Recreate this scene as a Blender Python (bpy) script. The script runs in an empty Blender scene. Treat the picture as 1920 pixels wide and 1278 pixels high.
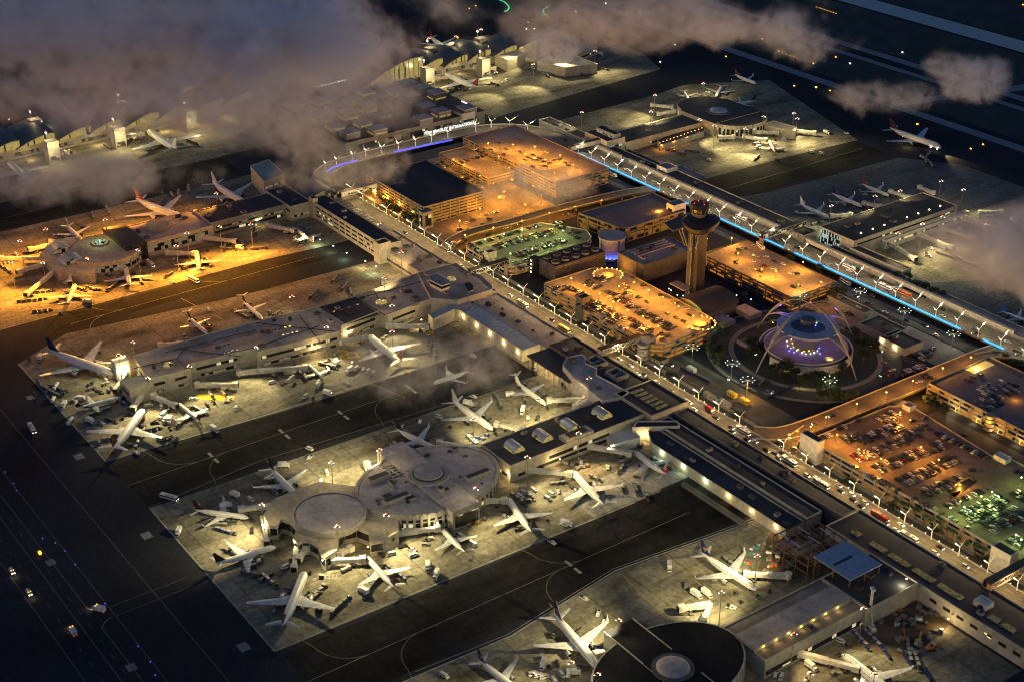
import bpy, math, random
from mathutils import Vector, Matrix
random.seed(7)
S = bpy.context.scene
C = S.collection
PI = math.pi
R = math.radians

# ------------------------------------------------------------------ camera
# world: metres, x along the terminal roads, y along the piers, z up
FPX, HC, AZ = 2800.0, 500.0, R(144)
PT = math.atan((639 + 822) / FPX)
cam = bpy.data.objects.new('camera', bpy.data.cameras.new('camera'))
C.objects.link(cam)
cam.location = (0, 0, HC)
cam.rotation_euler = (PI/2 - PT, 0, AZ - PI/2)
cam.data.sensor_width = 36
cam.data.lens = FPX/1920*36
cam.data.clip_start = 5
cam.data.clip_end = 30000
S.camera = cam

def P(x, y, z=0.0):
    """point of the horizontal plane at height z seen at photo position x, y"""
    r = (x-960)/FPX; u = -(y-639)/FPX
    fx = math.cos(PT)+u*math.sin(PT); dz = -math.sin(PT)+u*math.cos(PT)
    t = (z-HC)/dz; a = fx*t; b = r*t
    return (a*math.cos(AZ)+b*math.sin(AZ), a*math.sin(AZ)-b*math.cos(AZ))

# ------------------------------------------------------------------ materials
MATS = {}
def newmat(name):
    m = bpy.data.materials.new(name); m.use_nodes = True
    MATS[name] = m
    return m, m.node_tree, m.node_tree.nodes['Principled BSDF']

def mat(name, col, rough=0.6, metal=0.0, var=0.25, scale=0.08, var2=0.2, scale2=0.38, bump=0.0, grid=None, gcol=0.6, spec=0.4):
    """painted or mineral surface: base colour broken up by large and small noise, optional slab joints"""
    m, t, b = newmat(name)
    N, L = t.nodes, t.links
    tc = N.new('ShaderNodeNewGeometry')
    n1 = N.new('ShaderNodeTexNoise'); n1.inputs['Scale'].default_value = scale; n1.inputs['Detail'].default_value = 4
    n2 = N.new('ShaderNodeTexNoise'); n2.inputs['Scale'].default_value = scale2; n2.inputs['Detail'].default_value = 3
    L.new(tc.outputs['Position'], n1.inputs['Vector']); L.new(tc.outputs['Position'], n2.inputs['Vector'])
    def rng(node, amt):
        mr = N.new('ShaderNodeMapRange'); mr.inputs['From Min'].default_value = 0.3; mr.inputs['From Max'].default_value = 0.7
        mr.inputs['To Min'].default_value = 1-amt; mr.inputs['To Max'].default_value = 1+amt
        L.new(node.outputs['Fac'], mr.inputs['Value']); return mr.outputs[0]
    mu = N.new('ShaderNodeMath'); mu.operation = 'MULTIPLY'
    L.new(rng(n1, var), mu.inputs[0]); L.new(rng(n2, var2), mu.inputs[1])
    out = mu.outputs[0]
    if grid:
        sep = N.new('ShaderNodeSeparateXYZ'); L.new(tc.outputs['Position'], sep.inputs[0])
        res = None
        for ax, g in (('X', grid[0]), ('Y', grid[1])):
            d = N.new('ShaderNodeMath'); d.operation = 'DIVIDE'; d.inputs[1].default_value = g; L.new(sep.outputs[ax], d.inputs[0])
            f = N.new('ShaderNodeMath'); f.operation = 'FRACT'; L.new(d.outputs[0], f.inputs[0])
            c = N.new('ShaderNodeMath'); c.operation = 'LESS_THAN'; c.inputs[1].default_value = grid[2]/g; L.new(f.outputs[0], c.inputs[0])
            if res is None: res = c.outputs[0]
            else:
                mx = N.new('ShaderNodeMath'); mx.operation = 'MAXIMUM'; L.new(res, mx.inputs[0]); L.new(c.outputs[0], mx.inputs[1]); res = mx.outputs[0]
        mr = N.new('ShaderNodeMapRange'); mr.inputs['To Min'].default_value = 1; mr.inputs['To Max'].default_value = gcol
        L.new(res, mr.inputs['Value'])
        m3 = N.new('ShaderNodeMath'); m3.operation = 'MULTIPLY'; L.new(out, m3.inputs[0]); L.new(mr.outputs[0], m3.inputs[1]); out = m3.outputs[0]
    vm = N.new('ShaderNodeVectorMath'); vm.operation = 'SCALE'; vm.inputs[0].default_value = col
    L.new(out, vm.inputs['Scale']); L.new(vm.outputs[0], b.inputs['Base Color'])
    b.inputs['Roughness'].default_value = rough; b.inputs['Metallic'].default_value = metal
    b.inputs['Specular IOR Level'].default_value = spec
    if bump:
        bp = N.new('ShaderNodeBump'); bp.inputs['Strength'].default_value = bump; bp.inputs['Distance'].default_value = 0.3
        L.new(n2.outputs['Fac'], bp.inputs['Height']); L.new(bp.outputs[0], b.inputs['Normal'])
    return m

def emat(name, col, s):
    m, t, b = newmat(name)
    b.inputs['Base Color'].default_value = (*[min(1, c*0.5) for c in col], 1)
    b.inputs['Emission Color'].default_value = (*col, 1); b.inputs['Emission Strength'].default_value = s
    return m

def winmat(name, col, s, frac, cell=(3.0, 3.0), dark=(0.02, 0.024, 0.03)):
    """glazing: a share of the panes is lit from inside"""
    m, t, b = newmat(name); N, L = t.nodes, t.links
    g = N.new('ShaderNodeNewGeometry')
    sc = N.new('ShaderNodeVectorMath'); sc.operation = 'DIVIDE'; sc.inputs[1].default_value = (cell[0], cell[0], cell[1])
    L.new(g.outputs['Position'], sc.inputs[0])
    fl = N.new('ShaderNodeVectorMath'); fl.operation = 'FLOOR'; L.new(sc.outputs[0], fl.inputs[0])
    w = N.new('ShaderNodeTexWhiteNoise'); L.new(fl.outputs[0], w.inputs[0])
    lt = N.new('ShaderNodeMath'); lt.operation = 'LESS_THAN'; lt.inputs[1].default_value = frac; L.new(w.outputs['Value'], lt.inputs[0])
    n = N.new('ShaderNodeTexNoise'); n.inputs['Scale'].default_value = 0.9; L.new(g.outputs['Position'], n.inputs['Vector'])
    mu = N.new('ShaderNodeMath'); mu.operation = 'MULTIPLY'; L.new(lt.outputs[0], mu.inputs[0]); L.new(n.outputs['Fac'], mu.inputs[1])
    m2 = N.new('ShaderNodeMath'); m2.operation = 'MULTIPLY'; L.new(mu.outputs[0], m2.inputs[0]); m2.inputs[1].default_value = s*2
    b.inputs['Base Color'].default_value = (*dark, 1); b.inputs['Roughness'].default_value = 0.15
    b.inputs['Emission Color'].default_value = (*col, 1); L.new(m2.outputs[0], b.inputs['Emission Strength'])
    return m

asphalt = mat('asphalt', (0.029, 0.031, 0.041), 0.95, var=0.35, scale=0.012, spec=0.08)
def apronmat(name, col, stain, sc):
    m, t, b = newmat(name); N, L = t.nodes, t.links
    g = N.new('ShaderNodeNewGeometry')
    mp = N.new('ShaderNodeMapping'); mp.inputs['Scale'].default_value = (1.0, 0.35, 1.0); L.new(g.outputs['Position'], mp.inputs[0])
    n1 = N.new('ShaderNodeTexNoise'); n1.inputs['Scale'].default_value = sc; n1.inputs['Detail'].default_value = 6; n1.inputs['Roughness'].default_value = 0.65
    L.new(mp.outputs[0], n1.inputs['Vector'])
    r1 = N.new('ShaderNodeMapRange'); r1.inputs['From Min'].default_value = 0.32; r1.inputs['From Max'].default_value = 0.62
    r1.inputs['To Min'].default_value = stain; r1.inputs['To Max'].default_value = 1.12; L.new(n1.outputs['Fac'], r1.inputs['Value'])
    n2 = N.new('ShaderNodeTexNoise'); n2.inputs['Scale'].default_value = 0.6; n2.inputs['Detail'].default_value = 5; L.new(g.outputs['Position'], n2.inputs['Vector'])
    r2 = N.new('ShaderNodeMapRange'); r2.inputs['To Min'].default_value = 0.72; r2.inputs['To Max'].default_value = 1.28; L.new(n2.outputs['Fac'], r2.inputs['Value'])
    # individual slabs differ a little, joints between them are dark
    dv = N.new('ShaderNodeVectorMath'); dv.operation = 'DIVIDE'; dv.inputs[1].default_value = (7.5, 7.5, 50); L.new(g.outputs['Position'], dv.inputs[0])
    fl = N.new('ShaderNodeVectorMath'); fl.operation = 'FLOOR'; L.new(dv.outputs[0], fl.inputs[0])
    w = N.new('ShaderNodeTexWhiteNoise'); L.new(fl.outputs[0], w.inputs[0])
    r3 = N.new('ShaderNodeMapRange'); r3.inputs['To Min'].default_value = 0.9; r3.inputs['To Max'].default_value = 1.08; L.new(w.outputs['Value'], r3.inputs['Value'])
    fr = N.new('ShaderNodeVectorMath'); fr.operation = 'FRACTION'; L.new(dv.outputs[0], fr.inputs[0])
    sp = N.new('ShaderNodeSeparateXYZ'); L.new(fr.outputs[0], sp.inputs[0])
    mn = N.new('ShaderNodeMath'); mn.operation = 'MINIMUM'; L.new(sp.outputs[0], mn.inputs[0]); L.new(sp.outputs[1], mn.inputs[1])
    jt = N.new('ShaderNodeMapRange'); jt.inputs['From Max'].default_value = 0.045; jt.inputs['To Min'].default_value = 0.62; jt.inputs['To Max'].default_value = 1; L.new(mn.outputs[0], jt.inputs['Value'])
    o = r1.outputs[0]
    n4 = N.new('ShaderNodeTexNoise'); n4.inputs['Scale'].default_value = 0.33; n4.inputs['Detail'].default_value = 4; n4.inputs['Roughness'].default_value = 0.7; L.new(g.outputs['Position'], n4.inputs['Vector'])
    r4 = N.new('ShaderNodeMapRange'); r4.inputs['From Min'].default_value = .3; r4.inputs['From Max'].default_value = .7; r4.inputs['To Min'].default_value = 0.6; r4.inputs['To Max'].default_value = 1.38; L.new(n4.outputs['Fac'], r4.inputs['Value'])
    n5 = N.new('ShaderNodeTexVoronoi'); n5.inputs['Scale'].default_value = 0.06; L.new(mp.outputs[0], n5.inputs['Vector'])
    r5 = N.new('ShaderNodeMapRange'); r5.inputs['From Min'].default_value = .02; r5.inputs['From Max'].default_value = .30; r5.inputs['To Min'].default_value = 0.55; r5.inputs['To Max'].default_value = 1.0; L.new(n5.outputs['Distance'], r5.inputs['Value'])
    d2 = N.new('ShaderNodeVectorMath'); d2.operation = 'DIVIDE'; d2.inputs[1].default_value = (22.5, 30, 50); L.new(g.outputs['Position'], d2.inputs[0])
    f2 = N.new('ShaderNodeVectorMath'); f2.operation = 'FRACTION'; L.new(d2.outputs[0], f2.inputs[0])
    s2 = N.new('ShaderNodeSeparateXYZ'); L.new(f2.outputs[0], s2.inputs[0])
    m2 = N.new('ShaderNodeMath'); m2.operation = 'MINIMUM'; L.new(s2.outputs[0], m2.inputs[0]); L.new(s2.outputs[1], m2.inputs[1])
    j2 = N.new('ShaderNodeMapRange'); j2.inputs['From Max'].default_value = 0.03; j2.inputs['To Min'].default_value = 0.4; j2.inputs['To Max'].default_value = 1; L.new(m2.outputs[0], j2.inputs['Value'])
    for q in (r2, r3, jt, r4, r5, j2):
        mu = N.new('ShaderNodeMath'); mu.operation = 'MULTIPLY'; L.new(o, mu.inputs[0]); L.new(q.outputs[0], mu.inputs[1]); o = mu.outputs[0]
    vm = N.new('ShaderNodeVectorMath'); vm.operation = 'SCALE'; vm.inputs[0].default_value = col
    L.new(o, vm.inputs['Scale']); L.new(vm.outputs[0], b.inputs['Base Color']); b.inputs['Roughness'].default_value = 0.95; b.inputs['Specular IOR Level'].default_value = 0.08
    return m
concrete = apronmat('apron_concrete', (0.255, 0.235, 0.185), 0.36, 0.05)
lane = apronmat('lane_asphalt', (0.028, 0.027, 0.028), 0.25, 0.035)
deckm = mat('deck_concrete', (0.13, 0.11, 0.085), 0.75, var=0.25, scale=0.05, grid=(9, 60, 0.5), gcol=0.75)
roadm = mat('road_asphalt', (0.10, 0.098, 0.095), 0.75, var=0.25, scale=0.06)
lowroad = mat('street_asphalt', (0.05, 0.05, 0.052), 0.8, var=0.25, scale=0.06)
runwaym = mat('runway_concrete', (0.46, 0.47, 0.5), 0.7, var=0.12, scale=0.01)
taxim = mat('taxiway_concrete', (0.19, 0.20, 0.22), 0.7, var=0.2, scale=0.01)
grassm = mat('infield_grass', (0.030, 0.042, 0.042), 0.95, var=0.35, scale=0.03, bump=0.3)
soilm = mat('bare_soil', (0.10, 0.072, 0.045), 0.95, var=0.4, scale=0.08, bump=0.5)
stone = mat('light_stone', (0.34, 0.325, 0.30), 0.8, var=0.12)
wallm = mat('cream_wall', (0.42, 0.39, 0.33), 0.8, var=0.12, scale=0.15, grid=(4.5, 4.5, 0.12), gcol=0.85)
wallg = mat('grey_wall', (0.26, 0.25, 0.24), 0.8, var=0.15, grid=(4.5, 4.5, 0.12), gcol=0.8)
walld = mat('dark_wall', (0.09, 0.09, 0.095), 0.7, var=0.15)
wallp = mat('parking_concrete', (0.22, 0.20, 0.17), 0.8, var=0.15)
wallw = mat('white_wall', (0.62, 0.60, 0.55), 0.7, var=0.08)
roofg = mat('grey_roof', (0.34, 0.29, 0.275), 0.85, var=0.3, scale=0.06, grid=(12, 12, 0.25), gcol=0.75)
roofl = mat('light_roof', (0.42, 0.36, 0.36), 0.8, var=0.22, scale=0.08, grid=(10, 30, 0.2), gcol=0.8)
roofd = mat('dark_roof', (0.042, 0.042, 0.052), 0.85, var=0.3, scale=0.06, grid=(8, 8, 0.2), gcol=1.4)
roofb = mat('metal_roof', (0.33, 0.40, 0.52), 0.5, 0.3, var=0.1, grid=(1.2, 200, 0.15), gcol=0.75)
roofv = mat('wave_roof', (0.10, 0.095, 0.11), 0.5, 0.3, var=0.15, grid=(2.5, 2.5, 0.15), gcol=0.8)
lotm = mat('parking_deck', (0.28, 0.25, 0.20), 0.8, var=0.3, scale=0.05, var2=0.2, grid=(18, 9, 0.2), gcol=0.8)
lotb = mat('parking_deck_brown', (0.19, 0.145, 0.11), 0.8, var=0.35, scale=0.05, grid=(18, 9, 0.2), gcol=0.8)
roofk = mat('black_roof', (0.016, 0.016, 0.02), 0.9, var=0.3, spec=.1)
lotd = mat('parking_deck_old', (0.16, 0.14, 0.145), 0.8, var=0.25, scale=0.05)
pavem = mat('pavement', (0.22, 0.21, 0.19), 0.8, var=0.2)
paint = mat('white_paint', (0.75, 0.75, 0.72), 0.6, var=0.2, scale=0.4)
painty = mat('yellow_paint', (0.55, 0.38, 0.06), 0.6, var=0.2, scale=0.4)
linem = mat('worn_line', (0.15, 0.14, 0.11), 0.7, var=0.35, scale=0.3)
linew = mat('white_line', (0.30, 0.30, 0.28), 0.7, var=0.25, scale=0.3)
steel = mat('steel', (0.30, 0.30, 0.30), 0.45, 0.6, var=0.1)
rust = mat('steel_frame', (0.17, 0.10, 0.065), 0.7, 0.2, var=0.2)
white = mat('aircraft_white', (0.74, 0.74, 0.73), 0.3, 0.0, var=0.06, scale=0.4, var2=0.04)
silver = mat('aircraft_silver', (0.62, 0.62, 0.63), 0.25, 0.5, var=0.05)
wing_m = mat('wing_grey', (0.55, 0.56, 0.58), 0.35, 0.1, var=0.08, scale=0.4)
bridge_m = mat('jet_bridge_white', (0.60, 0.58, 0.52), 0.6, var=0.15, scale=0.5, grid=(1.5, 1.5, 0.12), gcol=0.8)
rubber = mat('rubber', (0.02, 0.02, 0.02), 0.8)
black = mat('black', (0.015, 0.015, 0.018), 0.4)
glass = mat('dark_glass', (0.02, 0.025, 0.032), 0.12, 0.0, var=0.3, spec=0.8)
navy = mat('navy', (0.012, 0.02, 0.10), 0.4)
maroon = mat('maroon', (0.05, 0.008, 0.014), 0.4)
redm = mat('red', (0.30, 0.025, 0.02), 0.45)
bluem = mat('blue', (0.02, 0.08, 0.42), 0.45)
gold = mat('gold', (0.6, 0.36, 0.08), 0.45)
yellow = mat('yellow', (0.65, 0.42, 0.03), 0.5)
orange = mat('orange', (0.6, 0.16, 0.03), 0.5)
teal = mat('teal', (0.05, 0.3, 0.28), 0.5)
bark = mat('bark', (0.10, 0.075, 0.05), 0.9)
leafm = mat('leaves', (0.045, 0.075, 0.028), 0.8, var=0.45, scale=0.5, var2=0.35, scale2=3)
leafd = mat('leaves_dark', (0.03, 0.048, 0.022), 0.8, var=0.45, scale=0.5, var2=0.35, scale2=3)
CARM = [mat('car_'+n, c, 0.28, 0.1, var=0.03, spec=0.6) for n, c in (('white', (0.7, 0.7, 0.68)), ('black', (0.02, 0.02, 0.022)),
        ('silver', (0.42, 0.42, 0.43)), ('grey', (0.12, 0.12, 0.13)), ('red', (0.2, 0.025, 0.02)), ('blue', (0.03, 0.05, 0.12)), ('beige', (0.4, 0.34, 0.24)))]
CARN = ['white', 'black', 'silver', 'grey', 'red', 'blue', 'beige']
CARW = [16, 38, 12, 26, 2, 3, 3]
e_white = emat('lamp_white', (1.0, 0.93, 0.72), 5)
e_cool = emat('lamp_cool', (0.80, 1.0, 0.85), 3)
e_tube = emat('tube_light', (1.0, 0.97, 0.80), 1.0)
e_or = emat('lamp_sodium', (1.0, 0.42, 0.07), 3.0)
e_warm = emat('lamp_warm', (1.0, 0.75, 0.32), 5)
e_red = emat('beacon_red', (1.0, 0.06, 0.02), 2.2)
e_green = emat('beacon_green', (0.1, 1.0, 0.35), 0.6)
e_head = emat('headlight', (1.0, 0.9, 0.7), 5)
e_tail = emat('taillight', (1.0, 0.05, 0.02), 1.5)
e_azure = emat('azure_band', (0.03, 0.36, 1.0), 0.85)
e_royal = emat('royal_band', (0.06, 0.08, 1.0), 0.9)
e_blue = emat('lamp_blue', (0.08, 0.12, 1.0), 5)
e_edge = emat('edge_blue', (0.08, 0.12, 1.0), 0.8)
e_yel = emat('lamp_yellow', (1.0, 0.72, 0.05), 2.5)
e_amber = emat('lamp_amber', (1.0, 0.5, 0.03), 1.0)
e_disc = emat('lit_canopy', (1.0, 0.82, 0.25), 0.45)
e_sign = emat('lit_letters', (0.85, 1.0, 0.92), 0.9)
e_strip = emat('lit_strip', (1.0, 0.80, 0.30), 0.42)
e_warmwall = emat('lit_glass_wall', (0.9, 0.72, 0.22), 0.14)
w_warm = winmat('windows_warm', (1.0, 0.72, 0.28), 0.35, 0.4)
w_few = winmat('windows_few', (1.0, 0.85, 0.45), 0.3, 0.14)
w_dim = winmat('windows_dim', (1.0, 0.7, 0.35), 0.07, 0.6)
w_orange = winmat('deck_openings', (1.0, 0.34, 0.03), 0.22, 0.55, cell=(4.0, 3.0), dark=(0.03, 0.02, 0.015))
w_orange2 = winmat('deck_openings_dim', (1.0, 0.36, 0.04), 0.10, 0.45, cell=(4.0, 3.0), dark=(0.03, 0.02, 0.015))
w_cool = winmat('windows_cool', (0.75, 1.0, 0.8), 0.22, 0.4, cell=(1.1, 3.2))
w_lantern = winmat('lantern_glass', (1.0, 0.74, 0.20), 0.16, 0.9, cell=(1.6, 12))
w_sky = winmat('roof_glazing', (1.0, 0.74, 0.20), 0.055, 0.6, cell=(0.5, 9))

# ------------------------------------------------------------------ mesh helpers
def tag(o, label=None, cat=None, group=None, kind=None):
    if label: o['label'] = label
    if cat: o['category'] = cat
    if group: o['group'] = group
    if kind: o['kind'] = kind
    return o

WLOC = {}
def wloc(o): return WLOC.get(o.name, Vector((0, 0, 0)))

def empty(name, loc=(0, 0, 0), rz=0.0, label=None, cat=None, group=None):
    o = bpy.data.objects.new(name, None); C.objects.link(o)
    o.empty_display_size = 0.5
    o.location = loc; o.rotation_euler = (0, 0, rz)
    WLOC[o.name] = Vector(loc)
    return tag(o, label, cat, group)

class M:
    def __init__(s): s.v = []; s.f = []; s.mi = []; s.mats = []
    def slot(s, m):
        if m not in s.mats: s.mats.append(m)
        return s.mats.index(m)
    def add(s, vs, fs, m):
        k = s.slot(m); n = len(s.v); s.v += [tuple(v) for v in vs]
        for f in fs: s.f.append([i+n for i in f]); s.mi.append(k)
        return s
    def box(s, x, y, z, sx, sy, sz, m, rz=0.0, taper=1.0, tx=None):
        """box centred at x, y standing on z"""
        c, q = math.cos(rz), math.sin(rz); vs = []
        tx = taper if tx is None else tx
        for zz, k, kx in ((z, 1, 1), (z+sz, taper, tx)):
            for a, b in ((-1, -1), (1, -1), (1, 1), (-1, 1)):
                X, Y = a*sx/2*kx, b*sy/2*k
                vs.append((x+X*c-Y*q, y+X*q+Y*c, zz))
        return s.add(vs, [(3, 2, 1, 0), (4, 5, 6, 7), (0, 1, 5, 4), (1, 2, 6, 5), (2, 3, 7, 6), (3, 0, 4, 7)], m)
    def prism(s, poly, z0, z1, m, top=True, bottom=False):
        poly = ccw(poly); n = len(poly)
        vs = [(x, y, z0) for x, y in poly]+[(x, y, z1) for x, y in poly]
        fs = [(i, (i+1) % n, n+(i+1) % n, n+i) for i in range(n)]
        if top: fs.append(tuple(range(n, 2*n)))
        if bottom: fs.append(tuple(reversed(range(n))))
        return s.add(vs, fs, m)
    def tube(s, pts, rad, m, n=6, cap=True):
        pts = [Vector(p) for p in pts]
        rads = rad if isinstance(rad, (list, tuple)) else [rad]*len(pts)
        vs = []; fs = []
        for i, p in enumerate(pts):
            d = (pts[min(i+1, len(pts)-1)]-pts[max(i-1, 0)]).normalized()
            a = d.cross(Vector((0, 0, 1)))
            if a.length < 1e-3: a = d.cross(Vector((1, 0, 0)))
            a.normalize(); b = d.cross(a)
            for k in range(n):
                t = 2*PI*(k+0.5)/n
                vs.append(p+(a*math.cos(t)+b*math.sin(t))*rads[i])
        for i in range(len(pts)-1):
            for k in range(n):
                fs.append((i*n+k, i*n+(k+1) % n, (i+1)*n+(k+1) % n, (i+1)*n+k))
        if cap: fs.append(tuple(reversed(range(n)))); fs.append(tuple(range((len(pts)-1)*n, len(pts)*n)))
        return s.add(vs, fs, m)
    def beam(s, a, b, w, h, m):
        """rectangular bar from a to b (w across, h up)"""
        a, b = Vector(a), Vector(b); d = (b-a); e = Vector((-d.y, d.x, 0))
        if e.length < 1e-5: e = Vector((1, 0, 0))
        e.normalize(); u = d.cross(e).normalized()
        if u.z < 0: u = -u
        if abs(d.normalized().z) > .999: u = Vector((0, 1, 0))
        vs = []
        for p in (a, b):
            for i, j in ((-1, -1), (1, -1), (1, 1), (-1, 1)): vs.append(p+e*(i*w/2)+u*(j*h/2))
        return s.add(vs, [(3, 2, 1, 0), (4, 5, 6, 7), (0, 1, 5, 4), (1, 2, 6, 5), (2, 3, 7, 6), (3, 0, 4, 7)], m)
    def cyl(s, x, y, z0, z1, r, m, n=24, r2=None, top=True):
        r2 = r if r2 is None else r2
        vs = [(x+r*math.cos(2*PI*k/n), y+r*math.sin(2*PI*k/n), z0) for k in range(n)]+[(x+r2*math.cos(2*PI*k/n), y+r2*math.sin(2*PI*k/n), z1) for k in range(n)]
        fs = [(k, (k+1) % n, n+(k+1) % n, n+k) for k in range(n)]
        if top: fs.append(tuple(range(n, 2*n)))
        return s.add(vs, fs, m)
    def dome(s, x, y, z, r, h, m, n=24, k=5):
        vs = []; fs = []
        for i in range(k):
            t = PI/2*i/k
            for j in range(n): vs.append((x+r*math.cos(t)*math.cos(2*PI*j/n), y+r*math.cos(t)*math.sin(2*PI*j/n), z+h*math.sin(t)))
        vs.append((x, y, z+h))
        for i in range(k-1):
            for j in range(n): fs.append((i*n+j, i*n+(j+1) % n, (i+1)*n+(j+1) % n, (i+1)*n+j))
        for j in range(n): fs.append(((k-1)*n+j, (k-1)*n+(j+1) % n, k*n))
        return s.add(vs, fs, m)
    def build(s, name, parent=None, label=None, cat=None, group=None, kind=None, local=False, smooth=False, origin=None):
        me = bpy.data.meshes.new(name)
        if local: off = Vector((0, 0, 0))
        elif parent is not None: off = wloc(parent)
        elif origin is not None: off = Vector(origin)
        else:
            xs = [v[0] for v in s.v]; ys = [v[1] for v in s.v]; off = Vector(((min(xs)+max(xs))/2, (min(ys)+max(ys))/2, min(v[2] for v in s.v)))
        me.from_pydata([(v[0]-off.x, v[1]-off.y, v[2]-off.z) for v in s.v], [], s.f)
        for m in s.mats: me.materials.append(m)
        me.polygons.foreach_set('material_index', s.mi)
        if smooth: me.polygons.foreach_set('use_smooth', [True]*len(s.f))
        me.update()
        o = bpy.data.objects.new(name, me); C.objects.link(o)
        if parent is not None: o.parent = parent
        elif not local: o.location = off; WLOC[o.name] = off
        if parent is not None: WLOC[o.name] = off
        return tag(o, label, cat, group, kind)

def area(p): return sum(p[i][0]*p[(i+1) % len(p)][1]-p[(i+1) % len(p)][0]*p[i][1] for i in range(len(p)))/2
def ccw(p): return list(p) if area(p) > 0 else list(reversed(p))
def inset(poly, d):
    poly = ccw(poly); n = len(poly); out = []
    for i in range(n):
        a, b, c = Vector(poly[i-1]), Vector(poly[i]), Vector(poly[(i+1) % n])
        e1 = (b-a).normalized(); e2 = (c-b).normalized()
        n1 = Vector((-e1.y, e1.x)); n2 = Vector((-e2.y, e2.x))
        k = n1+n2; L2 = k.length_squared
        if L2 < 0.05: out.append(tuple(b+n1*d)); continue
        out.append(tuple(b+k*(2*d/L2)))
    return out
def rect(x0, y0, x1, y1): return [(x0, y0), (x1, y0), (x1, y1), (x0, y1)]
def ell(cx, cy, rx, ry, n=40, a0=0, a1=2*PI):
    full = abs(a1-a0-2*PI) < 1e-6
    return [(cx+rx*math.cos(a0+(a1-a0)*k/(n if full else n-1)), cy+ry*math.sin(a0+(a1-a0)*k/(n if full else n-1))) for k in range(n)]
def PP(z, *pts): return [P(x, y, z) for x, y in pts]

def copy_tree(o, parent=None):
    c = o.copy(); C.objects.link(c)
    if parent is not None: c.parent = parent
    for ch in o.children: copy_tree(ch, c)
    return c

used_tpl = set()
def place(tpl, loc, rz, label, group=None, scale=1.0):
    """first use moves the template itself, later uses copy it with its parts"""
    if tpl.name in used_tpl: o = copy_tree(tpl)
    else: used_tpl.add(tpl.name); o = tpl
    o.location = loc; o.rotation_euler = (0, 0, rz); o.scale = (scale,)*3
    o['label'] = label
    if group: o['group'] = group
    elif 'group' in o: del o['group']
    return o

LIGHTC = {'white': (1.0, 0.84, 0.50), 'flood': (1.0, 0.81, 0.36), 'warm': (1.0, 0.70, 0.28), 'orange': (1.0, 0.375, 0.032), 'cool': (0.80, 1.0, 0.55), 'green': (0.72, 1.0, 0.20),
          'blue': (0.05, 0.1, 1.0), 'violet': (0.35, 0.15, 1.0), 'red': (1, 0.1, 0.05)}
LDATA = {}
NL = [0]
def light(x, y, z, kind, power, parent=None, radius=0.5, spot=None, aim=None):
    key = (kind, round(power), radius, spot)
    if key not in LDATA:
        d = bpy.data.lights.new('lamp_light', 'SPOT' if spot else 'POINT')
        d.color = LIGHTC[kind]; d.energy = power; d.shadow_soft_size = radius
        if spot: d.spot_size = R(spot); d.spot_blend = 0.6
        LDATA[key] = d
    o = bpy.data.objects.new('lamp_light', LDATA[key]); C.objects.link(o); NL[0] += 1
    if parent is not None:
        o.parent = parent; w = wloc(parent); o.location = (x-w.x, y-w.y, z-w.z)
    else: o.location = (x, y, z)
    if aim is not None:
        o.rotation_euler = Vector((aim[0]-x, aim[1]-y, aim[2]-z)).to_track_quat('-Z', 'Y').to_euler()
    return o

def building(name, poly, h, wmat, rmat, label, cat='building', group=None, z0=0.0, parapet=0.9, units=0, bands=(), rim=None, seed=0):
    """walls with a parapet, a roof sheet, rooftop units and glazing bands; bands = (edge index, z0, z1, material, margin)"""
    poly = ccw(poly)
    cx = sum(p[0] for p in poly)/len(poly); cy = sum(p[1] for p in poly)/len(poly)
    r = empty(name, (cx, cy, z0), 0, label, cat, group)
    w = M(); inn = inset(poly, 0.5); n = len(poly); zt = z0+h+parapet
    w.prism(poly, z0, zt, wmat, top=False)
    w.add([(x, y, zt) for x, y in poly]+[(x, y, zt) for x, y in inn], [(i, (i+1) % n, n+(i+1) % n, n+i) for i in range(n)], rim or wmat)
    w.add([(x, y, z0+h) for x, y in inn]+[(x, y, zt) for x, y in inn], [((i+1) % n, i, n+i, n+(i+1) % n) for i in range(n)], wmat)
    w.build('wall', r)
    M().add([(x, y, z0+h) for x, y in inn], [tuple(range(n))], rmat).build('roof', r)
    rnd = random.Random(seed+n*7+int(abs(cx)))
    xs = [p[0] for p in poly]; ys = [p[1] for p in poly]
    k = 0; tries = 0
    while k < units and tries < 300:
        tries += 1
        x, y = rnd.uniform(min(xs), max(xs)), rnd.uniform(min(ys), max(ys))
        if not inside((x, y), inset(poly, 4)): continue
        sx, sy, sz = rnd.uniform(1.5, 5), rnd.uniform(1.5, 5), rnd.uniform(1, 2.4)
        u = M(); u.box(x, y, z0+h, sx, sy, sz, rnd.choice((roofg, roofd, walld)))
        u.cyl(x+sx*0.1, y, z0+h+sz, z0+h+sz+0.4, min(sx, sy)*0.3, black, 10)
        u.build('rooftop_unit', r); k += 1
    for b in bands:
        ei, za, zb, bm = b[:4]; mg = b[4] if len(b) > 4 else 1.0
        facade_band(r, poly[ei % n], poly[(ei+1) % n], z0+za, z0+zb, bm, mg)
    return r

def facade_band(par, a, b, z0, z1, bm, mg=1.0, out=0.12, name='window_band'):
    a, b = Vector(a), Vector(b); d = (b-a); L = d.length; d.normalize(); nrm = Vector((d.y, -d.x))
    p, q = a+d*mg, b-d*mg
    if mg*2 >= L: return
    m = M(); m.prism([tuple(p+nrm*out), tuple(q+nrm*out), tuple(q-nrm*0.05), tuple(p-nrm*0.05)], z0, z1, bm)
    return m.build(name, par)

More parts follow.
